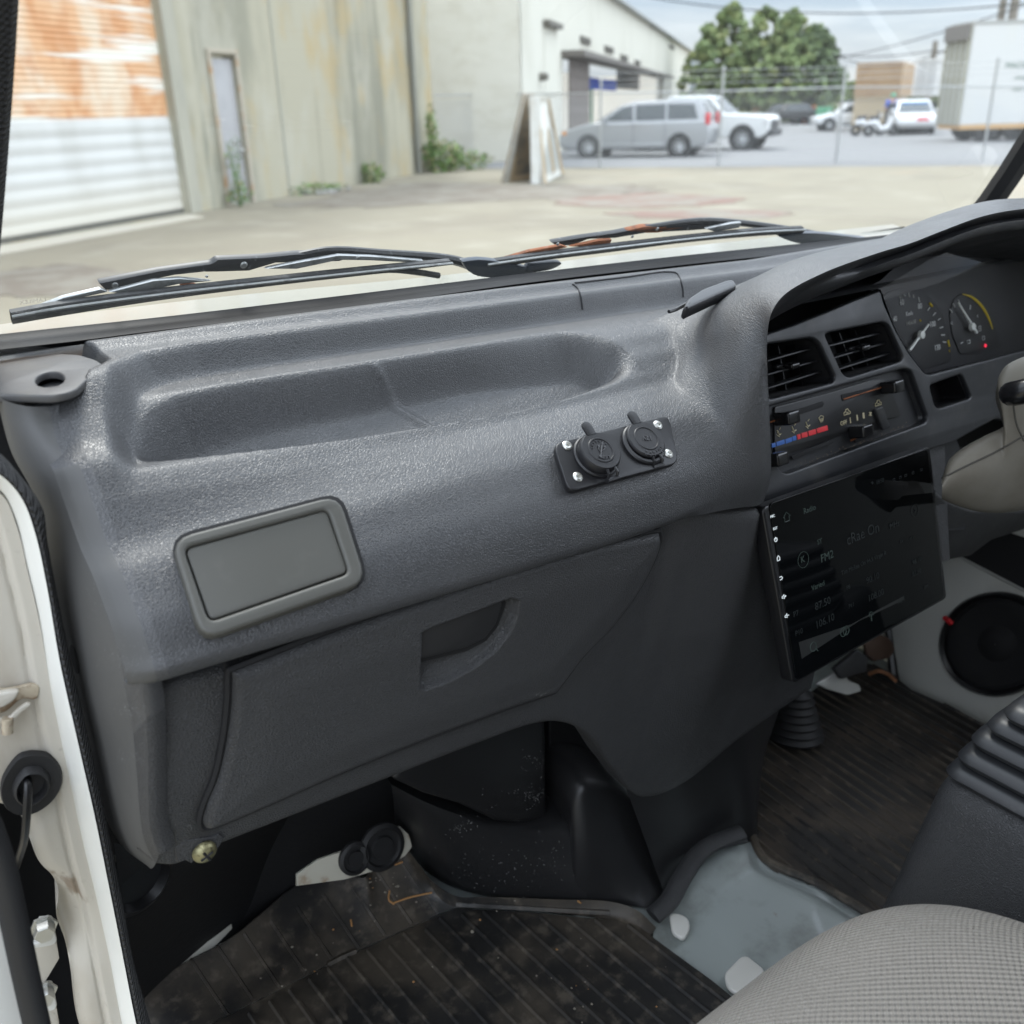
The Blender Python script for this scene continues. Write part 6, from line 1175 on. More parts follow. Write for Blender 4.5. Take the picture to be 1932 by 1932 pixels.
for k in range(160):
    x = rng_.uniform(1500, 1745); y = np.interp(x, [1500, 1745], [885, 797])-abs(rng_.normal(0, 5)); p = B0.hit(x, y, -.0094); s_ = rng_.uniform(.0002, .0009); m.lathe(p, B0.n, [(0, s_*.5), (s_, 0)], 5)
m.build('dust_crumbs', M('dust', (.20, .16, .12), .9), hw_)
pk = well('coin_pocket', pock, .030, mt['black'], shrink=.93)
# instrument cluster
CLp = stackplane(.050); cl = empty('cl', CLp.hit(1800, 600)); COL.objects.unlink(cl); bpy.data.objects.remove(cl)
co_ = [(1640, 540), (1660, 530), (1760, 440), (1900, 420), (2100, 440), (2100, 640), (1932, 672), (1752, 715), (1735, 700), (1705, 665)]
m = MB(); mbadd(m, plate_bm(CLp, co_, thick=.003, bev=.0003, w=0)); cluster = m.build('instrument_cluster', M('cluster_face', (.018, .018, .021), .55), db)
m = MB(); sd1 = [(1664, 560), (1678, 550), (1700, 543), (1725, 545), (1752, 558), (1776, 590), (1790, 622), (1796, 660), (1794, 682), (1770, 690), (1735, 700), (1715, 672), (1690, 625)]; mbadd(m, plate_bm(CLp, sd1, thick=.0015, bev=.0003, w=.0014, r=.004)); m.build('speedometer_face', M('dial_black', (.012, .012, .014), .5), cluster)
m = MB(); sd2 = [(1792, 590), (1800, 565), (1815, 553), (1835, 556), (1860, 580), (1880, 620), (1888, 655), (1840, 668), (1812, 668), (1797, 630)]; mbadd(m, plate_bm(CLp, sd2, thick=.0015, bev=.0003, w=.0014, r=.004)); m.build('fuel_gauge_face', M('dial_black2', (.010, .010, .012), .5), cluster)
D0 = CLp.off(.0016)
m = MB()
for s, x, y, h_ in (('40', 1688, 602, .0058), ('60', 1701, 571, .0062), ('80', 1735, 578, .0062), ('100', 1759, 612, .0062), ('120', 1768, 656, .0062), ('Km/h', 1715, 592, .0046)): mbadd(m, text_bm(D0, s, *D0.uv(x, y), h_, rot=-.02, w=.0004, sx=.9))
for (x0, y0, x1, y1) in ((1697, 558, 1699, 565), (1714, 553, 1716, 561), (1733, 561, 1735, 570), (1750, 586, 1754, 580), (1760, 596, 1765, 590), (1773, 619, 1779, 617), (1776, 632, 1782, 632), (1779, 645, 1785, 646), (1770, 604, 1774, 601), (1705, 556, 1707, 560), (1723, 556, 1724, 562)): m.tube([D0.hit(x0, y0, .0004), D0.hit(x1, y1, .0004)], .0007, 4)
for (x0, y0, x1, y1) in ((1792, 583, 1797, 590), (1798, 573, 1802, 580), (1808, 566, 1811, 573), (1831, 576, 1830, 584)): m.tube([D0.hit(x0, y0, .0004), D0.hit(x1, y1, .0004)], .0006, 4)
for s, x, y, h_ in (('E', 1844, 597, .003), ('C', 1795, 610, .003)): mbadd(m, text_bm(D0, s, *D0.uv(x, y), h_, w=.0004))
def rect_icon(x, y, a, b, r_=.0004):
    u, v = D0.uv(x, y); m.tube([D0.p(u-a, v-b, .0004), D0.p(u+a, v-b, .0004), D0.p(u+a, v+b, .0004), D0.p(u-a, v+b, .0004)], r_, 4, closed=True)
rect_icon(1848, 620, .0018, .0028, .0006); rect_icon(1827, 645, .0028, .0018, .0005); rect_icon(1855, 638, .0022, .0022, .0004); u, v = D0.uv(1814, 648); m.tube([D0.p(u-.002, v, .0004), D0.p(u+.002, v+.001, .0004)], .0007, 4)
m.build('dial_markings', mt['pwhite'], cluster, ang=0)
m = MB(); mbadd(m, text_bm(D0, '145638', *D0.uv(1718, 609), .0044, w=.0006)); m.build('odometer', M('odometer', (.30, .30, .28), .5), cluster, ang=0)
m = MB(); arc = [(1816, 555), (1832, 560), (1848, 573), (1860, 590), (1868, 607), (1873, 621)]; q = crom(np.array([D0.hit(a, b, .0006) for a, b in arc]), 24); m.tube(q, .0004+.0013*np.sin(np.linspace(.1, 3.0, 24)), 5)
for (x0, y0, x1, y1, r_) in ((1754, 572, 1759, 578, .0012), (1789, 642, 1791, 654, .0010), (1791, 660, 1792, 664, .0005), (1736, 603, 1737, 606, .0009)): m.tube([D0.hit(x0, y0, .0006), D0.hit(x1, y1, .0006)], r_, 5)
m.build('yellow_marks', mt['pyel'], cluster)
m = MB(); m.lathe(D0.hit(1859, 652, .001), D0.n, [(0, .0006), (.0020, .0006), (.0022, 0)], 12); m.build('warning_lamp', M('lamp_red', (.7, .02, .05), .4, emis=((1, .03, .08), .5)), cluster)
def needle(hub, a, b, nm):
    m = MB(); pa, pb = D0.hit(*a, .005), D0.hit(*b, .005); m.tube([pa, pb], [.0018, .0012], 5); h_ = D0.hit(*hub, .004); m.lathe(h_, D0.n, [(0, .004), (.0042, .0035), (.0048, 0)], 18); m.build(nm, mt['needle'], cluster)
needle((1736, 632), (1716, 661), (1752, 612), 'speed_needle'); needle((1832, 617), (1843, 628), (1808, 571), 'fuel_needle')
m = MB(); A = [[stackplane(.022).hit(*p) for p in ((1655, 548), (1690, 618), (1715, 663), (1750, 706))], [stackplane(.012).hit(*p) for p in ((1800, 470), (1830, 560), (1850, 620), (1870, 676))], [stackplane(.022).hit(*p) for p in ((2080, 430), (2085, 500), (2090, 580), (2095, 640))]]
A = np.array(A); A = np.array([crom(A[:, k], 16) for k in range(4)]); m.grid(A); m.build('cluster_window', mt['lens'], cluster)
m = MB(); q = [stackplane(.010).hit(*p) for p in ((1746, 706), (1932, 660), (2095, 622))]; q2 = [CLp.hit(*p) for p in ((1740, 716), (1932, 668), (2095, 632))]; m.grid(np.array([crom(np.array(q), 10), crom(np.array(q2), 10)])); q = [stackplane(.008).hit(*p) for p in ((1662, 547), (1690, 621), (1714, 664), (1746, 706))]; q2 = [CLp.hit(*p) for p in ((1655, 545), (1684, 622), (1706, 668), (1738, 712))]; m.grid(np.array([crom(np.array(q), 10), crom(np.array(q2), 10)])); m.build('cluster_rim', mt['bezel'], cluster)
# dark housing behind everything in the hood opening
m = MB(); m.prism([rel(.57, .640, -.34), rel(1.20, .640, -.34), rel(1.20, .640, -.185), rel(.57, .640, -.185)], (0, .004, 0)); m.build('hood_liner', mt['matte'], db, ang=0)
m = MB(); m.prism([B0.hit(1440, 925, -.012), B0.hit(1800, 815, -.012), B0.hit(1830, 900, -.02), B0.hit(1820, 1000, -.03), B0.hit(1470, 1010, -.03)], (0, .01, 0)); m.build('stack_filler', mt['bezel'], db, ang=0)
m = MB(); q = [B0.hit(*p, -.006) for p in ((1752, 840), (1782, 838), (1786, 930), (1792, 1056), (1772, 1062))]; m.prism(q, (0, .012, 0)); m.build('column_surround', mt['lower'], db, ang=0); m = MB(); m.prism([atY(*p, .57) for p in ((1700, 800), (1900, 740), (2100, 720), (2100, 980), (1760, 1000))], (0, .004, 0)); m.build('column_void', mt['matte'], db, ang=0)  # second prism: black plate added to stand in for the void's darkness
# lower steering-side panel
LD = PL(atY(1850, 1000, .50), V(-.1, -1, -.35)); m = MB(); mbadd(m, plate_bm(LD, [(1760, 925), (1790, 948), (1835, 965), (1932, 966), (2060, 930), (2060, 975), (1932, 1000), (1870, 1020), (1830, 1050), (1786, 1058), (1770, 1050)], thick=.008, bev=.003, w=0, r=.004)); m.build('knee_panel', mt['lower'], db)
# ================================================================== HEAD UNIT
HU = tiltplane(.479, -.318, .440, -.480, .005); hu = empty('car_stereo', HU.hit(1620, 1080), 'large black touchscreen car stereo with faint radio display', 'car stereo')
ho = [(1438, 958), (1755, 842), (1787, 1129), (1497, 1292)]
m = MB(); mbadd(m, plate_bm(HU, ho, thick=.014, bev=.0016, w=0, r=.006, res=3)); m.build('housing', mt['black'], hu)
m = MB(); mbadd(m, plate_bm(HU, [(1452, 950), (1750, 847), (1782, 1127), (1503, 1284)], thick=.0016, bev=.0005, w=.0014, r=.005)); m.build('glass_face', M('screen_glass', (.003, .0035, .004), .05, spec=.16), hu)
m = MB(); mbadd(m, plate_bm(HU, [(1443, 968), (1449, 965), (1493, 1196), (1487, 1200)], thick=.001, bev=.0002, w=.0004)); m.build('side_groove', mt['matte'], hu)
U0 = HU.off(.0015)
def uvs(x, y): return U0.uv(x, y)
m = MB()
def line(pts, r_=.00035, cl_=False): m.tube([U0.p(*p, .0004) for p in pts], r_, 5, closed=cl_)
for s, x, y in (('MIC', 1457, 974), ('RST', 1462, 997)): mbadd(m, text_bm(U0, s, *uvs(x, y), .0024, w=.0004))
u, v = uvs(1463, 1018); line([(u+.0017*math.cos(a), v+.0017*math.sin(a)) for a in np.linspace(2.1, 7.3, 12)], .00045); line([(u, v+.0003), (u, v+.0022)], .00045)
u, v = uvs(1468, 1053); line([(u-.0016, v-.002), (u+.0016, v-.002), (u+.0016, v+.0006), (u, v+.0022), (u-.0016, v+.0006)], .00045, True)
u, v = uvs(1473, 1090); line([(u-.0015, v-.0016), (u+.0006, v-.0016), (u+.0018, v-.0004), (u+.0006, v+.001), (u-.0018, v+.001)], .00045)
for yy, pl_s in ((1126, 1), (1162, 0)):
    u, v = uvs(1478+(yy-1126)*.15, yy); line([(u-.002, v-.0008), (u-.0008, v-.0008), (u+.0006, v-.002), (u+.0006, v+.002), (u-.0008, v+.0008), (u-.002, v+.0008)], .0004, True); line([(u+.0014, v), (u+.003, v)], .0004)
    if pl_s: line([(u+.0022, v-.0008), (u+.0022, v+.0008)], .0004)
m.build('touch_icons', mt['led'], hu, ang=0)
m = MB(); SHf = .2
for s, x, y, h_ in (('Radio', 1527, 961, .0052), ('FM2', 1560, 1050, .0075), ('ST', 1546, 1022, .0045), ('Varied', 1543, 1105, .005), ('K', 1514, 1056, .006)): mbadd(m, text_bm(U0, s, *uvs(x, y), h_, w=.0003, thick=.00005))
u, v = uvs(1515, 1056); line([(u+.0072*math.cos(a), v+.0072*math.sin(a)) for a in np.linspace(0, 6.28, 29)[:-1]], .0002, True)
u, v = uvs(1484, 977); line([(u-.003, v-.003), (u+.003, v-.003), (u+.003, v+.001), (u+.0045, v+.001), (u, v+.0052), (u-.0045, v+.001), (u-.003, v+.001)], .0003, True)
u, v = uvs(1534, 1222); line([(u+.0042*math.cos(a), v+.0042*math.sin(a)+.001) for a in np.linspace(0, 6.28, 21)[:-1]], .0004, True); line([(u+.003, v-.002), (u+.0058, v-.005)], .0004)
for dx in (-.002, .0022): u, v = uvs(1593, 1191); line([(u+dx+.0042*math.cos(a), v+.0042*math.sin(a)) for a in np.linspace(0, 6.28, 21)[:-1]], .0004, True)
u, v = uvs(1643, 1162); line([(u, v-.005), (u, v+.001)], .0005); line([(u+.003*math.cos(a), v+.001+.003*math.sin(a)) for a in np.linspace(-.5, 3.6, 12)], .0003)
m.build('display_text', mt['uitext'], hu, ang=0)
m = MB()
for s, x, y, h_ in (('cRae On', 1628, 1007, .0100), ('MHz', 1687, 990, .006), ('Tim McRae On 94.5 Virgin R', 1630, 1062, .0042), ('87.50', 1552, 1139, .0072), ('90.10', 1646, 1091, .0065), ('106.10', 1556, 1172, .0072), ('108.00', 1652, 1123, .0065), ('P7', 1501, 1158, .005), ('P8', 1600, 1108, .004), ('P10', 1507, 1193, .005), ('P11', 1606, 1142, .004), ('AM', 1700, 1133, .0055), ('98.10', 1729, 1058, .005), ('87.50', 1729, 1080, .005), ('08:58', 1660, 908, .004), ('TA', 1700, 1022, .003), ('PTY', 1720, 1015, .003), ('FM', 1747, 1107, .004)): mbadd(m, text_bm(U0, s, *uvs(x, y), h_, w=.0003, thick=.00005))
u, v = uvs(1726, 963); line([(u+.006*math.cos(a), v+.006*math.sin(a)) for a in np.linspace(0, 6.28, 25)[:-1]], .0002, True); line([(u-.001, v-.002), (u+.001, v), (u-.001, v+.002)], .0003)
u, v = uvs(1645, 911); line([(u+.001*math.cos(a), v+.001*math.sin(a)) for a in np.linspace(0, 6.28, 9)[:-1]], .0003, True)
for x in (1686, 1698, 1708, 1722, 1738): u, v = uvs(x, 905-(x-1686)*.36); line([(u-.0015, v-.001), (u+.0015, v-.001), (u+.0015, v+.001), (u-.0015, v+.001)], .0002, True)
m.build('display_frequencies', mt['uidim'], hu, ang=0)
m = MB(); mbadd(m, plate_bm(U0, [(1507, 1212), (1606, 1178), (1706, 1124), (1705, 1132), (1620, 1172), (1513, 1243)], thick=.0001, bev=0, w=.00012)); m.build('display_bar', mt['uibar'], hu, ang=0)
# ================================================================== STEERING COLUMN
stc = empty('steering_column', rel(.93, .42, -.35), 'scuffed beige steering column shroud with its black stalk', 'steering column')
SCp = PL(atY(1880, 830, .405), V(-.55, -1, .05))
up_o = [(1778, 900), (1790, 868), (1815, 846), (1858, 822), (1896, 801), (1892, 770), (1882, 735), (1884, 712), (1896, 692), (1915, 680), (1960, 665), (2060, 660)]
lo_o = [(1777, 942), (1800, 952), (1840, 964), (1880, 968), (1930, 962), (1990, 940), (2060, 900), (2100, 880)]
lm = 60; a_ = crom(np.array([SCp.hit(*p, -.01) for p in up_o]), lm); b_ = crom(np.array([SCp.hit(*p, -.01) for p in lo_o]), lm); vd = lambda P_: (P_-CAM)/np.linalg.norm(P_-CAM, axis=1)[:, None]; A = [a_+vd(a_)*.08-V(0, 0, .01), a_+vd(a_)*.02]
for f in np.linspace(0, 1, 26): q_ = a_*(1-f)+b_*f; A.append(q_-vd(q_)*.026*math.sin(math.pi*f)**.6)
A += [b_+vd(b_)*.02, b_+vd(b_)*.08+V(0, 0, .01)]; m = MB(); m.grid(np.array(A)); shr = m.build('shroud', mt['shroud'], stc, ang=50)
sbv = BVHTree.FromPolygons([v.co[:] for v in shr.data.vertices], [p.vertices[:] for p in shr.data.polygons])
seam('shroud_seam', [(1772, 905), (1830, 876), (1880, 852), (1932, 822), (1990, 790)], .0010, M('shroud_seam', (.07, .065, .055), .8), sbv, 0, parent=shr); seam('shroud_seam', [(1912, 765), (1918, 800), (1932, 832)], .0009, bpy.data.materials['shroud_seam'], sbv, 0, parent=shr)
q = crom(np.array([SCp.hit(1906, 742, .03), SCp.hit(1915, 742, .045), SCp.hit(1945, 735, .055), SCp.hit(1990, 720, .06), SCp.hit(2060, 700, .06)]), 16); m = MB(); m.tube(q, [.004, .0085]+[.0105]*14, 14); m.build('stalk', mt['knob'], stc)
# ================================================================== FOOTWELL
def flr(x, y, z=-.82): return atZ(x, y, z)
# ribbed passenger mat: flat part plus the part that climbs the toe board
cre = [flr(x, y, -.818) for x, y in ((400, 1932), (430, 1915), (646, 1807), (800, 1738), (860, 1714), (1000, 1722), (1121, 1732))]
TB_ = PL(flr(646, 1807, -.818), V(.25, -.62, 1), V(1, .5, 0))
mo = empty('floor_mat', flr(700, 1850), 'dirty black ribbed rubber mat in the passenger footwell', 'floor mat', 'rubber floor mats')
FM = PL(rel(.3, .6, -.815), V(0, 0, 1))
cr_ = [(150, 2050), (420, 1920), (646, 1807), (800, 1738), (860, 1712), (1000, 1720), (1150, 1735), (1208, 1748)]
mat_o = cr_+[(1238, 1772), (1290, 1810), (1345, 1850), (1400, 1895), (1500, 1990), (1500, 2300), (150, 2300)]
def mround(pts, n): return [tuple(p) for p in crom(np.array(pts, float), n)]
m = MB(); m.prism([FM.hit(*p) for p in mat_o], (0, 0, -.006), bev=.0015)
mb1 = m.build('mat_base', mt['mat'], mo)
# toe-board part: grid between the crease and the upper edge, climbing
upe = [(120, 1990), (262, 1880), (340, 1822), (430, 1774), (500, 1718), (545, 1680), (600, 1655), (640, 1648), (690, 1655), (700, 1632), (740, 1612), (762, 1603), (790, 1630), (815, 1662), (860, 1690), (920, 1692), (1050, 1697), (1150, 1701), (1200, 1716), (1238, 1750)]
ce = crom(np.array([FM.hit(*p) for p in [(120, 2060), (300, 1980), (420, 1920), (540, 1860), (646, 1807), (740, 1764), (800, 1738), (860, 1712), (940, 1714), (1040, 1722), (1150, 1737), (1215, 1760)]]), 120)
zt = np.interp(np.linspace(0, 1, len(upe)), [0, .2, .5, .62, .72, .8, 1], [.015, .025, .038, .042, .024, .013, .008])
ue = crom(np.array([flr(x, y, -.815+dz) for (x, y), dz in zip(upe, zt)]), 120)
A = np.array([ce*(1-f)+ue*f+V(0, 0, -.006*math.sin(math.pi*f)) for f in np.linspace(0, 1, 12)]+[ue+V(0, .004, -.003), ue+V(0, .004, -.02)])
m = MB(); m.grid(A); toe = m.build('toe_flap', mt['mat'], mo, ang=40)
tbv = BVHTree.FromPolygons([v.co[:] for v in toe.data.vertices], [p.vertices[:] for p in toe.data.polygons]); mbv = BVHTree.FromPolygons([v.co[:] for v in mb1.data.vertices], [p.vertices[:] for p in mb1.data.polygons])
def ribs(name, segs, b, r_, parent, n=26):
    m = MB()
    for (a, c) in segs:
        q = [on(a[0]+(c[0]-a[0])*t_, a[1]+(c[1]-a[1])*t_, b, -.0005) for t_ in np.linspace(0, 1, n)]; run = []
        for p in q+[None]:
            if p is None or (run and np.linalg.norm(p-run[-1]) > .08):
                if len(run) > 2: m.tube(run, r_, 5)
                run = [] if p is None else [p]
            else: run.append(p)
    m.build(name, mt['mat'], parent, ang=60)
sg = []
x0 = FM.hit(700, 1850)
for k in range(-6, 22):
    xx = .14+.0215*k; p0 = rel(xx, .85, -.815); p1 = rel(xx+.0, .38, -.815)
    def prj(p): d = p-CAM; z = d@FW; return (S/2+F*(d@RT)/z, S/2-F*(d@UP)/z)
    a, c = prj(rel(xx-.02, .735-.15*max(0, xx-.3)/.3, -.815)), prj(rel(xx+.0, .40, -.815)); sg.append((a, c))
ribs('ribs', sg, mbv, .0030, mo)
sg = [((x, y), (x-70, y-int(105))) for x, y in ((480, 1890), (530, 1866), (580, 1842), (630, 1816), (680, 1793), (730, 1770), (780, 1748), (830, 1728), (430, 1915))]
ribs('toe_ribs', sg, tbv, .002, mo)
for sg1 in (((300, 1985), (646, 1806)), ((646, 1806), (860, 1712)), ((860, 1706), (1150, 1722))): ribs('crease', [sg1], tbv, .0035, mo)
lit = [M('straw', (.42, .22, .08), .8), M('grit', (.26, .235, .19), .8)]; m = MB(); 
for k in range(170):
    cx, cy, s_ = random.choice([(730, 1660, 60), (600, 1820, 200), (850, 1800, 220), (900, 1715, 130), (1120, 1860, 120)]); p = on(random.gauss(cx, s_*.6), random.gauss(cy, s_*.4), mbv, .0006) if random.random() < .5 else on(random.gauss(cx, s_*.5), random.gauss(cy, s_*.3), tbv, .0006)
    if p is None: continue
    r_ = random.uniform(.0004, .0014)*(1 if random.random() < .93 else 1.8); m.lathe(p, (0, 0, 1), [(0, r_*.8), (r_*.8, r_*.4), (r_, 0)], 6, mi=random.choice([0, 1, 1]))
for pts in ([(742, 1704), (770, 1694), (815, 1684)], [(745, 1632), (760, 1626)], [(908, 1718), (940, 1716), (962, 1722)], [(735, 1680), (734, 1698), (744, 1706)], [(1090, 1700), (1096, 1704)], [(662, 1735), (664, 1748)], [(905, 1711), (925, 1712)]):
    q = [on(a, c, tbv, .001) for a, c in crom(np.array(pts, float), 8)]; q = [p for p in q if p is not None]
    if len(q) > 2: m.tube(q, .0010, 5, mi=0)
o = m.build('debris', lit); tag(o, 'bark crumbs, straw and grit scattered over the passenger mat', 'debris', kind='stuff')
# driver mat
DM = PL(rel(.9, .6, -.812), V(0, 0, 1)); dm_ = empty('floor_mat', DM.hit(1600, 1500), 'muddy dark ribbed rubber mat on the driver side floor', 'floor mat', 'rubber floor mats')
m = MB(); dmo = [(1385, 1440), (1440, 1390), (1500, 1330), (1560, 1280), (1640, 1250), (1695, 1280), (1720, 1300), (1800, 1335), (1876, 1374), (1990, 1420), (1990, 1700), (1700, 1760), (1612, 1704), (1540, 1660), (1470, 1635), (1440, 1615), (1422, 1590), (1418, 1560), (1416, 1500)]
m.prism([DM.hit(*p) for p in dmo], (0, 0, -.012), bev=.003); db_ = m.build('mat_base', M('mat_mud', (.014, .0125, .011), .5, var=(((.075, .055, .038), 12, .47, .68, .6, (1, 1, 1)), ((.12, .085, .055), 60, .6, .8, .4, (1, 1, 1))), bump=(('noise', 150, .3, .001),)), dm_)
dbv = BVHTree.FromPolygons([v.co[:] for v in db_.data.vertices], [p.vertices[:] for p in db_.data.polygons])
sg = []
for k in range(30): xx = .70+.017*k; sg.append((prj(rel(xx+.02, .72, -.812)), prj(rel(xx-.01, .36, -.812))))
ribs('ribs', sg, dbv, .0030, dm_, 40)
m = MB(); q = [DM.hit(*p, .004) for p in [(1418, 1575), (1440, 1617), (1480, 1640), (1540, 1664), (1612, 1706), (1660, 1735)]]; m.tube(crom(np.array(q), 30), .005, 8); m.build('raised_lip', mt['mat'], dm_)
# centre tunnel housing (black plastic) and ducts under the dash
blk1 = M('tunnel_plastic', (.017, .017, .018), .38, var=(((.10, .10, .10), 22, .68, .85, .5, (1, 1, 2)),), bump=(('noise', 300, .2, .001),))
tu = empty('heater_duct', flr(1000, 1650), 'scratched black plastic heater housing under the dashboard', 'heater housing')
TF = PL(rel(.5, .62, -.65), V(-.25, -1, .15))
def face(name, pts, Y, mat, parent, depth=.10, bev=.006, nrm=None):
    m = MB(); q = [atY(x, y, Y if not callable(Y) else Y(x, y)) for x, y in pts]; m.prism(q, (0.02, depth, 0), bev=bev, seg=3); return m.build(name, mat, parent, ang=50)
face('upper_box', [(735, 1470), (800, 1400), (1000, 1330), (1030, 1340), (1034, 1548), (1000, 1556), (935, 1552), (868, 1520), (800, 1500)], .66, blk1, tu, .12, .008)
face('side_box', [(1036, 1340), (1150, 1345), (1160, 1420), (1100, 1470), (1080, 1490), (1080, 1530), (1037, 1545)], .70, blk1, tu, .08, .004)
# lower sweeping body
def swept(name, Ar, Br, Y0, Y1, bulge, roll):
    Ya = np.linspace(Y0, Y1, len(Ar)); a_ = crom(np.array([atY(x, y, v) for (x, y), v in zip(Ar, Ya)]), 60); b_ = crom(np.array([flr(x, y, -.812) for x, y in Br]), 60)
    A = [a_+V(.02, .10, .0), a_+V(.006, .03, .004), a_+V(0, .008, .003), a_]
    for f in np.linspace(.04, 1, 18): A.append(a_*(1-f)+b_*f+V(-.004, -bulge, 0)*math.sin(math.pi*f)**.6)
    m = MB(); m.grid(np.array(A)); return m.build(name, blk1, tu, ang=60)
lbo = swept('lower_body', [(738, 1480), (800, 1512), (868, 1538), (935, 1558), (1005, 1562), (1085, 1548)], [(742, 1560), (795, 1635), (850, 1672), (930, 1692), (1010, 1697), (1105, 1702)], .70, .64, .012, 0)
swept('side_bulge', [(1074, 1560), (1078, 1512), (1100, 1484), (1150, 1484), (1195, 1513), (1228, 1560), (1252, 1615), (1266, 1668)], [(1080, 1700), (1092, 1701), (1120, 1703), (1155, 1705), (1190, 1709), (1222, 1713), (1245, 1702), (1264, 1682)], .635, .60, .006, 0)
lbb = BVHTree.FromPolygons([v.co[:] for v in lbo.data.vertices], [p.vertices[:] for p in lbo.data.polygons])
scuffs(lbb, [(890, 1640, 60, 50, .0011), (1010, 1640, 50, 40, .0012), (870, 1560, 30, 14, .0014), (1060, 1600, 20, 30, .0012)], lbo)
ubo = [o for o in COL.objects if o.name == 'upper_box'][0]; ubb = BVHTree.FromPolygons([v.co[:] for v in ubo.data.vertices], [p.vertices[:] for p in ubo.data.polygons])
scuffs(ubb, [(1015, 1440, 60, 22, .0012), (1005, 1500, 60, 18, .0012), (930, 1530, 24, 40, .001)], ubo)
# right flank: black side sheet running down to the driver's side
m = MB(); a_ = crom(np.array([atY(1150, 1400, .62), atY(1200, 1430, .60), atY(1250, 1440, .58), atY(1320, 1400, .575), atY(1400, 1330, .57), atY(1500, 1250, .60)]), 40); b_ = crom(np.array([flr(1255, 1690, -.812), flr(1262, 1680, -.812), flr(1300, 1640, -.812), flr(1380, 1590, -.812), flr(1424, 1585, -.812), flr(1416, 1500, -.812)]), 40)
m.grid(np.array([a_*(1-f)+b_*f for f in np.linspace(0, 1, 14)])); m.build('tunnel_flank', blk1, tu, ang=60)
m = MB(); q = crom(np.array([flr(1232, 1728, -.806), flr(1262, 1700, -.80), flr(1290, 1650, -.79), flr(1330, 1600, -.785), flr(1400, 1570, -.78)]), 30); m.tube(q, .011, 10, flat=.6, nrm=(0, 0, 1)); m.build('edge_lip', mt['lower'], tu)
m = MB(); mbadd(m, plate_bm(PL(flr(1330, 1600, -.80), V(-.1, -.5, 1)), [(1255, 1700), (1290, 1690), (1318, 1630), (1344, 1604), (1412, 1588), (1396, 1560), (1322, 1580), (1270, 1640)], thick=.004, bev=.001, w=.002)); m.build('tunnel_skirt', mt['lower'], tu)
# wall details: white sill slivers, grommets, kick panel
kp_ = empty('toe_board', flr(680, 1600), 'white painted toe board showing past the mat with two black grommets', 'toe board')
WB = PL(atY(690, 1600, .76), V(0, -1, .3)); m = MB(); mbadd(m, plate_bm(WB, [(560, 1650), (600, 1622), (645, 1607), (700, 1592), (755, 1560), (772, 1575), (778, 1598), (765, 1615), (720, 1640), (650, 1660), (560, 1672)], thick=.004, bev=.001, w=.03)); m.build('painted_steel', M('toe_steel', (.55, .53, .45), .4, var=(((.28, .16, .08), 30, .55, .75, .8, (1, 1, 1)),)), kp_)
for (x, y, rx) in ((719, 1597, .026), (668, 1618, .018)):
    c = WB.hit(x, y, .031); m = MB(); m.lathe(c, WB.n, [(rx, 0), (rx, .004), (rx*.8, .006), (rx*.72, .003), (rx*.5, .003), (rx*.45, .006), (0, .006)], 28); m.build('grommet', mt['rubber'], kp_)
m = MB(); a_ = crom(np.array([flr(x, y, -.80) for x, y in ((262, 1858), (330, 1812), (400, 1772), (438, 1750))]), 16); b_ = crom(np.array([flr(x, y, -.80) for x, y in ((262, 1890), (340, 1835), (405, 1785), (438, 1752))]), 16); m.grid(np.array([a_, (a_+b_)/2+V(0, 0, .006), b_])); o = m.build('sill_strip', M('sill_paint', (.55, .54, .48), .4)); tag(o, 'thin white painted sill sliver left of the passenger mat', 'sill')
kk = empty('kick_panel', rel(.1, .7, -.8), 'dark kick panel wall left of the passenger footwell', 'kick panel')
m = MB(); a_ = crom(np.array([atY(x, y, .56+.0008*(x-220)*.9) for x, y in ((215, 1590), (260, 1600), (360, 1600), (470, 1560), (600, 1500), (760, 1430))]), 40); b_ = crom(np.array([flr(x, y, -.815) for x, y in ((268, 1900), (300, 1870), (400, 1790), (500, 1720), (580, 1668), (640, 1640))]), 40); m.grid(np.array([a_*(1-f)+b_*f+V(0, .01*math.sin(math.pi*f), 0) for f in np.linspace(0, 1, 14)])); m.build('liner', mt['carpet'], kk, ang=60)
m = MB(); c = atY(250, 1650, .62); m.lathe(c, (.3, -1, 0), [(.028, 0), (.030, .008), (.024, .012), (.02, .006), (0, .006)], 24); m.build('round_clip', mt['black'], kk)
# white plastic clips on the bare floor
for (pts, lb) in (([(1262, 1722), (1282, 1722), (1300, 1732), (1302, 1752), (1290, 1772), (1268, 1758)], 'white tab on the bare metal floor next to the mat corner'), ([(1366, 1836), (1398, 1804), (1410, 1802), (1445, 1830), (1400, 1878), (1372, 1862)], 'white tab on the bare metal floor close to the seat')):
    pl_f = PL(flr(1300, 1750, -.818), V(0, 0, 1)); m = MB(); mbadd(m, plate_bm(pl_f, pts, thick=.006, bev=.002, w=.006, r=.006)); o = m.build('floor_tab', M('tab_white', (.72, .71, .66), .4) if 'tab_white' not in bpy.data.materials else bpy.data.materials['tab_white']); tag(o, lb, 'floor tab', 'white tabs on the floor')
# raised pressing on the bare floor
fp = empty('floor_tunnel', flr(1420, 1700, -.82), 'bare blue grey painted steel floor between the two mats', 'floor panel')
pl_f = PL(flr(1400, 1700, -.826), V(0, 0, 1)); m = MB(); xs = np.linspace(.5, .86, 50); ys = np.linspace(.36, .66, 30)
A = np.array([[rel(x, y, -.826+.005*sstep(np.array([x-.02*math.sin(y*12)]), .60, .635)[0]+.006*sstep(np.array([y]), .52, .56)[0]) for x in xs] for y in ys]); m.grid(A); m.build('pressing', mt['greyfloor'], fp, ang=60)
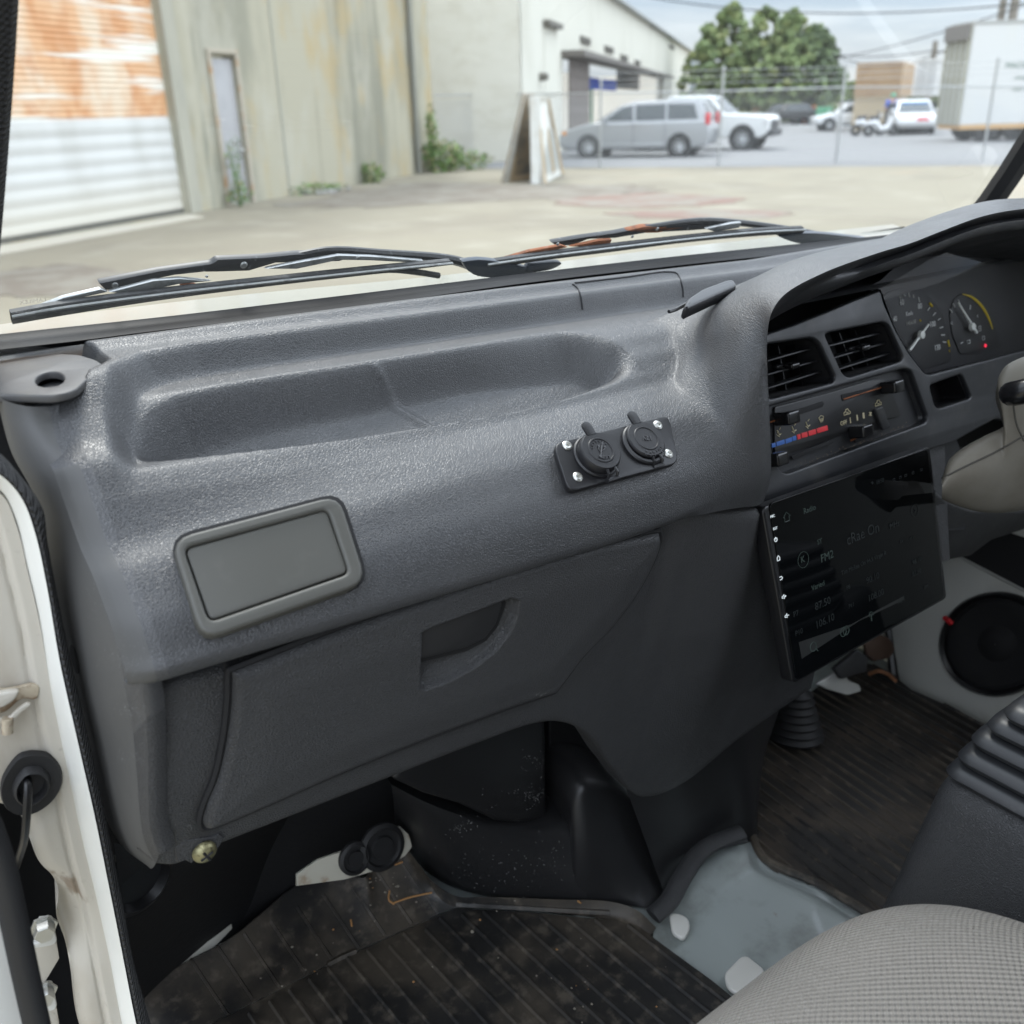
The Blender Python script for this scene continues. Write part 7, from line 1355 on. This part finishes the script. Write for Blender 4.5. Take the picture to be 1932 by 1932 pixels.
# pedals
pdl = empty('brake_pedal', flr(1660, 1290), 'worn brown metal pedal hanging under the screen', 'pedal')
m = MB(); c = PL(atY(1668, 1222, .66), V(-.3, -1, .5)); mbadd(m, plate_bm(c, [(1632, 1215), (1660, 1196), (1680, 1205), (1690, 1224), (1680, 1242), (1650, 1248), (1636, 1236)], thick=.008, bev=.002, w=0, r=.003)); m.build('pad', M('pedal_brown', (.09, .055, .04), .4, metal=.3), pdl)
m = MB(); m.tube([atY(1676, 1180, .70), atY(1682, 1240, .68), atY(1688, 1290, .66)], .007, 8); m.build('arm', mt['black'], pdl)
pdl = empty('clutch_pedal', flr(1600, 1300), 'black pedal with a white bracket behind the stereo corner', 'pedal')
m = MB(); c = PL(atY(1610, 1265, .66), V(-.3, -1, .5)); mbadd(m, plate_bm(c, [(1575, 1262), (1618, 1226), (1640, 1240), (1636, 1268), (1612, 1275), (1590, 1282)], thick=.012, bev=.003, w=0, r=.003)); m.build('pad', mt['lower'], pdl)
m = MB(); mbadd(m, plate_bm(c.off(-.02), [(1540, 1290), (1590, 1262), (1602, 1284), (1622, 1292), (1626, 1304), (1600, 1312), (1560, 1300)], thick=.006, bev=.002, w=0, r=.003)); m.build('bracket', mt['white'], pdl)
bt = empty('rubber_boot', flr(1500, 1400), 'ribbed black rubber boot where a rod enters the floor', 'boot')
m = MB(); c = flr(1503, 1392, -.81); prof = []
for k in range(7): r_ = .034-.0028*k; prof += [(r_, .010*k), (r_+.003, .010*k+.004), (r_-.001, .010*k+.008)]
m.lathe(c, (.1, .15, 1), prof+[(0.008, .075), (.008, .2)], 24); m.build('bellows', mt['rubber'], bt)
m = MB(); q = crom(np.array([flr(1640, 1272, -.80), flr(1655, 1266, -.79), flr(1675, 1272, -.80), flr(1690, 1285, -.80)]), 14); m.tube(q, .003, 6); o = m.build('copper_wire', M('copper', (.35, .16, .08), .5)); tag(o, 'short copper coloured wire lying at the pedals', 'wire')
# ================================================================== SEAT
st = empty('passenger_seat', rel(.34, 0, -.7), 'light grey woven fabric seat cushion', 'seat')
nx, ny = 90, 90; cx, cy, ax, ay = .29, -.05, .278, .330
A = []
def sup(t_, n_): c, s = math.cos(t_), math.sin(t_); return math.copysign(abs(c)**(2/n_), c), math.copysign(abs(s)**(2/n_), s)
prof = [(0.02, 0), (.3, -.0), (.6, -.002), (.78, -.006), (.88, -.014), (.94, -.026), (.98, -.044), (1.0, -.07), (1.0, -.11), (.985, -.15), (.96, -.17)]
pr_ = pchip(np.arange(len(prof)), np.array(prof), np.linspace(0, len(prof)-1, 60))
for (f, dz) in pr_:
    ring_ = []
    for k in range(120):
        c, s = sup(2*math.pi*k/120, 4.2); x, y = cx+ax*f*c, cy+ay*f*s; z = -.478+dz+.010*math.exp(-((x-.5)/.1)**2)*(1-abs(dz)*6 if abs(dz) < .16 else 0)-.012*math.exp(-((x-.30)/.14)**2-((y+.05)/.2)**2)
        ring_.append(rel(x, y, z))
    A.append(ring_)
m = MB(); m.grid(np.array(A), cyc=True); m.build('cushion', mt['seat'], st, ang=180)
A2 = rel(.30, -.36, -.20); m = MB(); m.box(A2, (.46, .14, .56), rot=Matrix.Rotation(.2, 3, 'X'), bev=.05, seg=4); m.build('backrest', mt['seat'], st, ang=180)
m = MB(); m.box(rel(.30, -.05, -.70), (.42, .46, .12), bev=.02); m.build('seat_base', mt['black'], st)
st2 = empty('driver_seat', rel(1.0, -.1, -.7), 'grey fabric driver seat beyond the console, out of the picture', 'seat')
# ================================================================== CONSOLE WITH GAITER
cn = empty('centre_console', rel(.66, .0, -.82), 'black console box with a stepped ribbed rubber gaiter on top', 'console')
tz = -.47
top = [rel(.592, .286, tz), rel(.95, .286, tz), rel(.95, -.25, tz), rel(.592, -.25, tz)]; bot = [rel(.535, .335, -.82), rel(.97, .335, -.82), rel(.97, -.25, -.82), rel(.535, -.25, -.82)]
b = bmesh.new(); va = [b.verts.new(list(map(float, p))) for p in top]; vb = [b.verts.new(list(map(float, p))) for p in bot]; b.faces.new(va); b.faces.new(vb[::-1])
for i in range(4): b.faces.new([va[i], vb[i], vb[(i+1) % 4], va[(i+1) % 4]])
bmesh.ops.recalc_face_normals(b, faces=b.faces); bmesh.ops.bevel(b, geom=list(b.edges), offset=.024, segments=5, affect='EDGES', profile=.55); m = MB(); m.add(b, I4); m.build('box', mt['lower'], cn, ang=50)
m = MB(); lev = [(-.002, .592, .283), (.012, .597, .279), (.027, .603, .2745), (.042, .607, .267), (.057, .608, .258), (.072, .615, .245)]
def rrect(x0, y1, z, x1=.86, y0=-.10, r_=.014):
    P_ = [np.array(p, float) for p in ((x0, y1), (x1, y1), (x1, y0), (x0, y0))]; return [rel(p[0], p[1], z) for p in fillet(P_, r_, 5)]
A = []
for k, (dz, x0, y1) in enumerate(lev):
    z = tz+dz; A += [rrect(x0+.008, y1-.008, z-.0015), rrect(x0+.001, y1-.001, z), rrect(x0-.001, y1+.001, z+.004), rrect(x0+.001, y1-.001, z+.0085), rrect(x0+.007, y1-.006, z+.0115), rrect(x0+.012, y1-.011, z+.0118)]
A.append(rrect(.64, .22, tz+.085)); m.grid(np.array(A), cyc=True); m.bm.verts.ensure_lookup_table(); n_ = len(A[0]); m.bm.faces.new(m.bm.verts[-n_:]); m.build('gaiter', M('gaiter_rubber', (.020, .021, .023), .38, var=(((.08, .078, .074), 60, .6, .8, .3, (1, 1, 1)),)), cn, ang=40)
for o in list(COL.objects):
    if o.name == 'driver_seat': bpy.data.objects.remove(o)
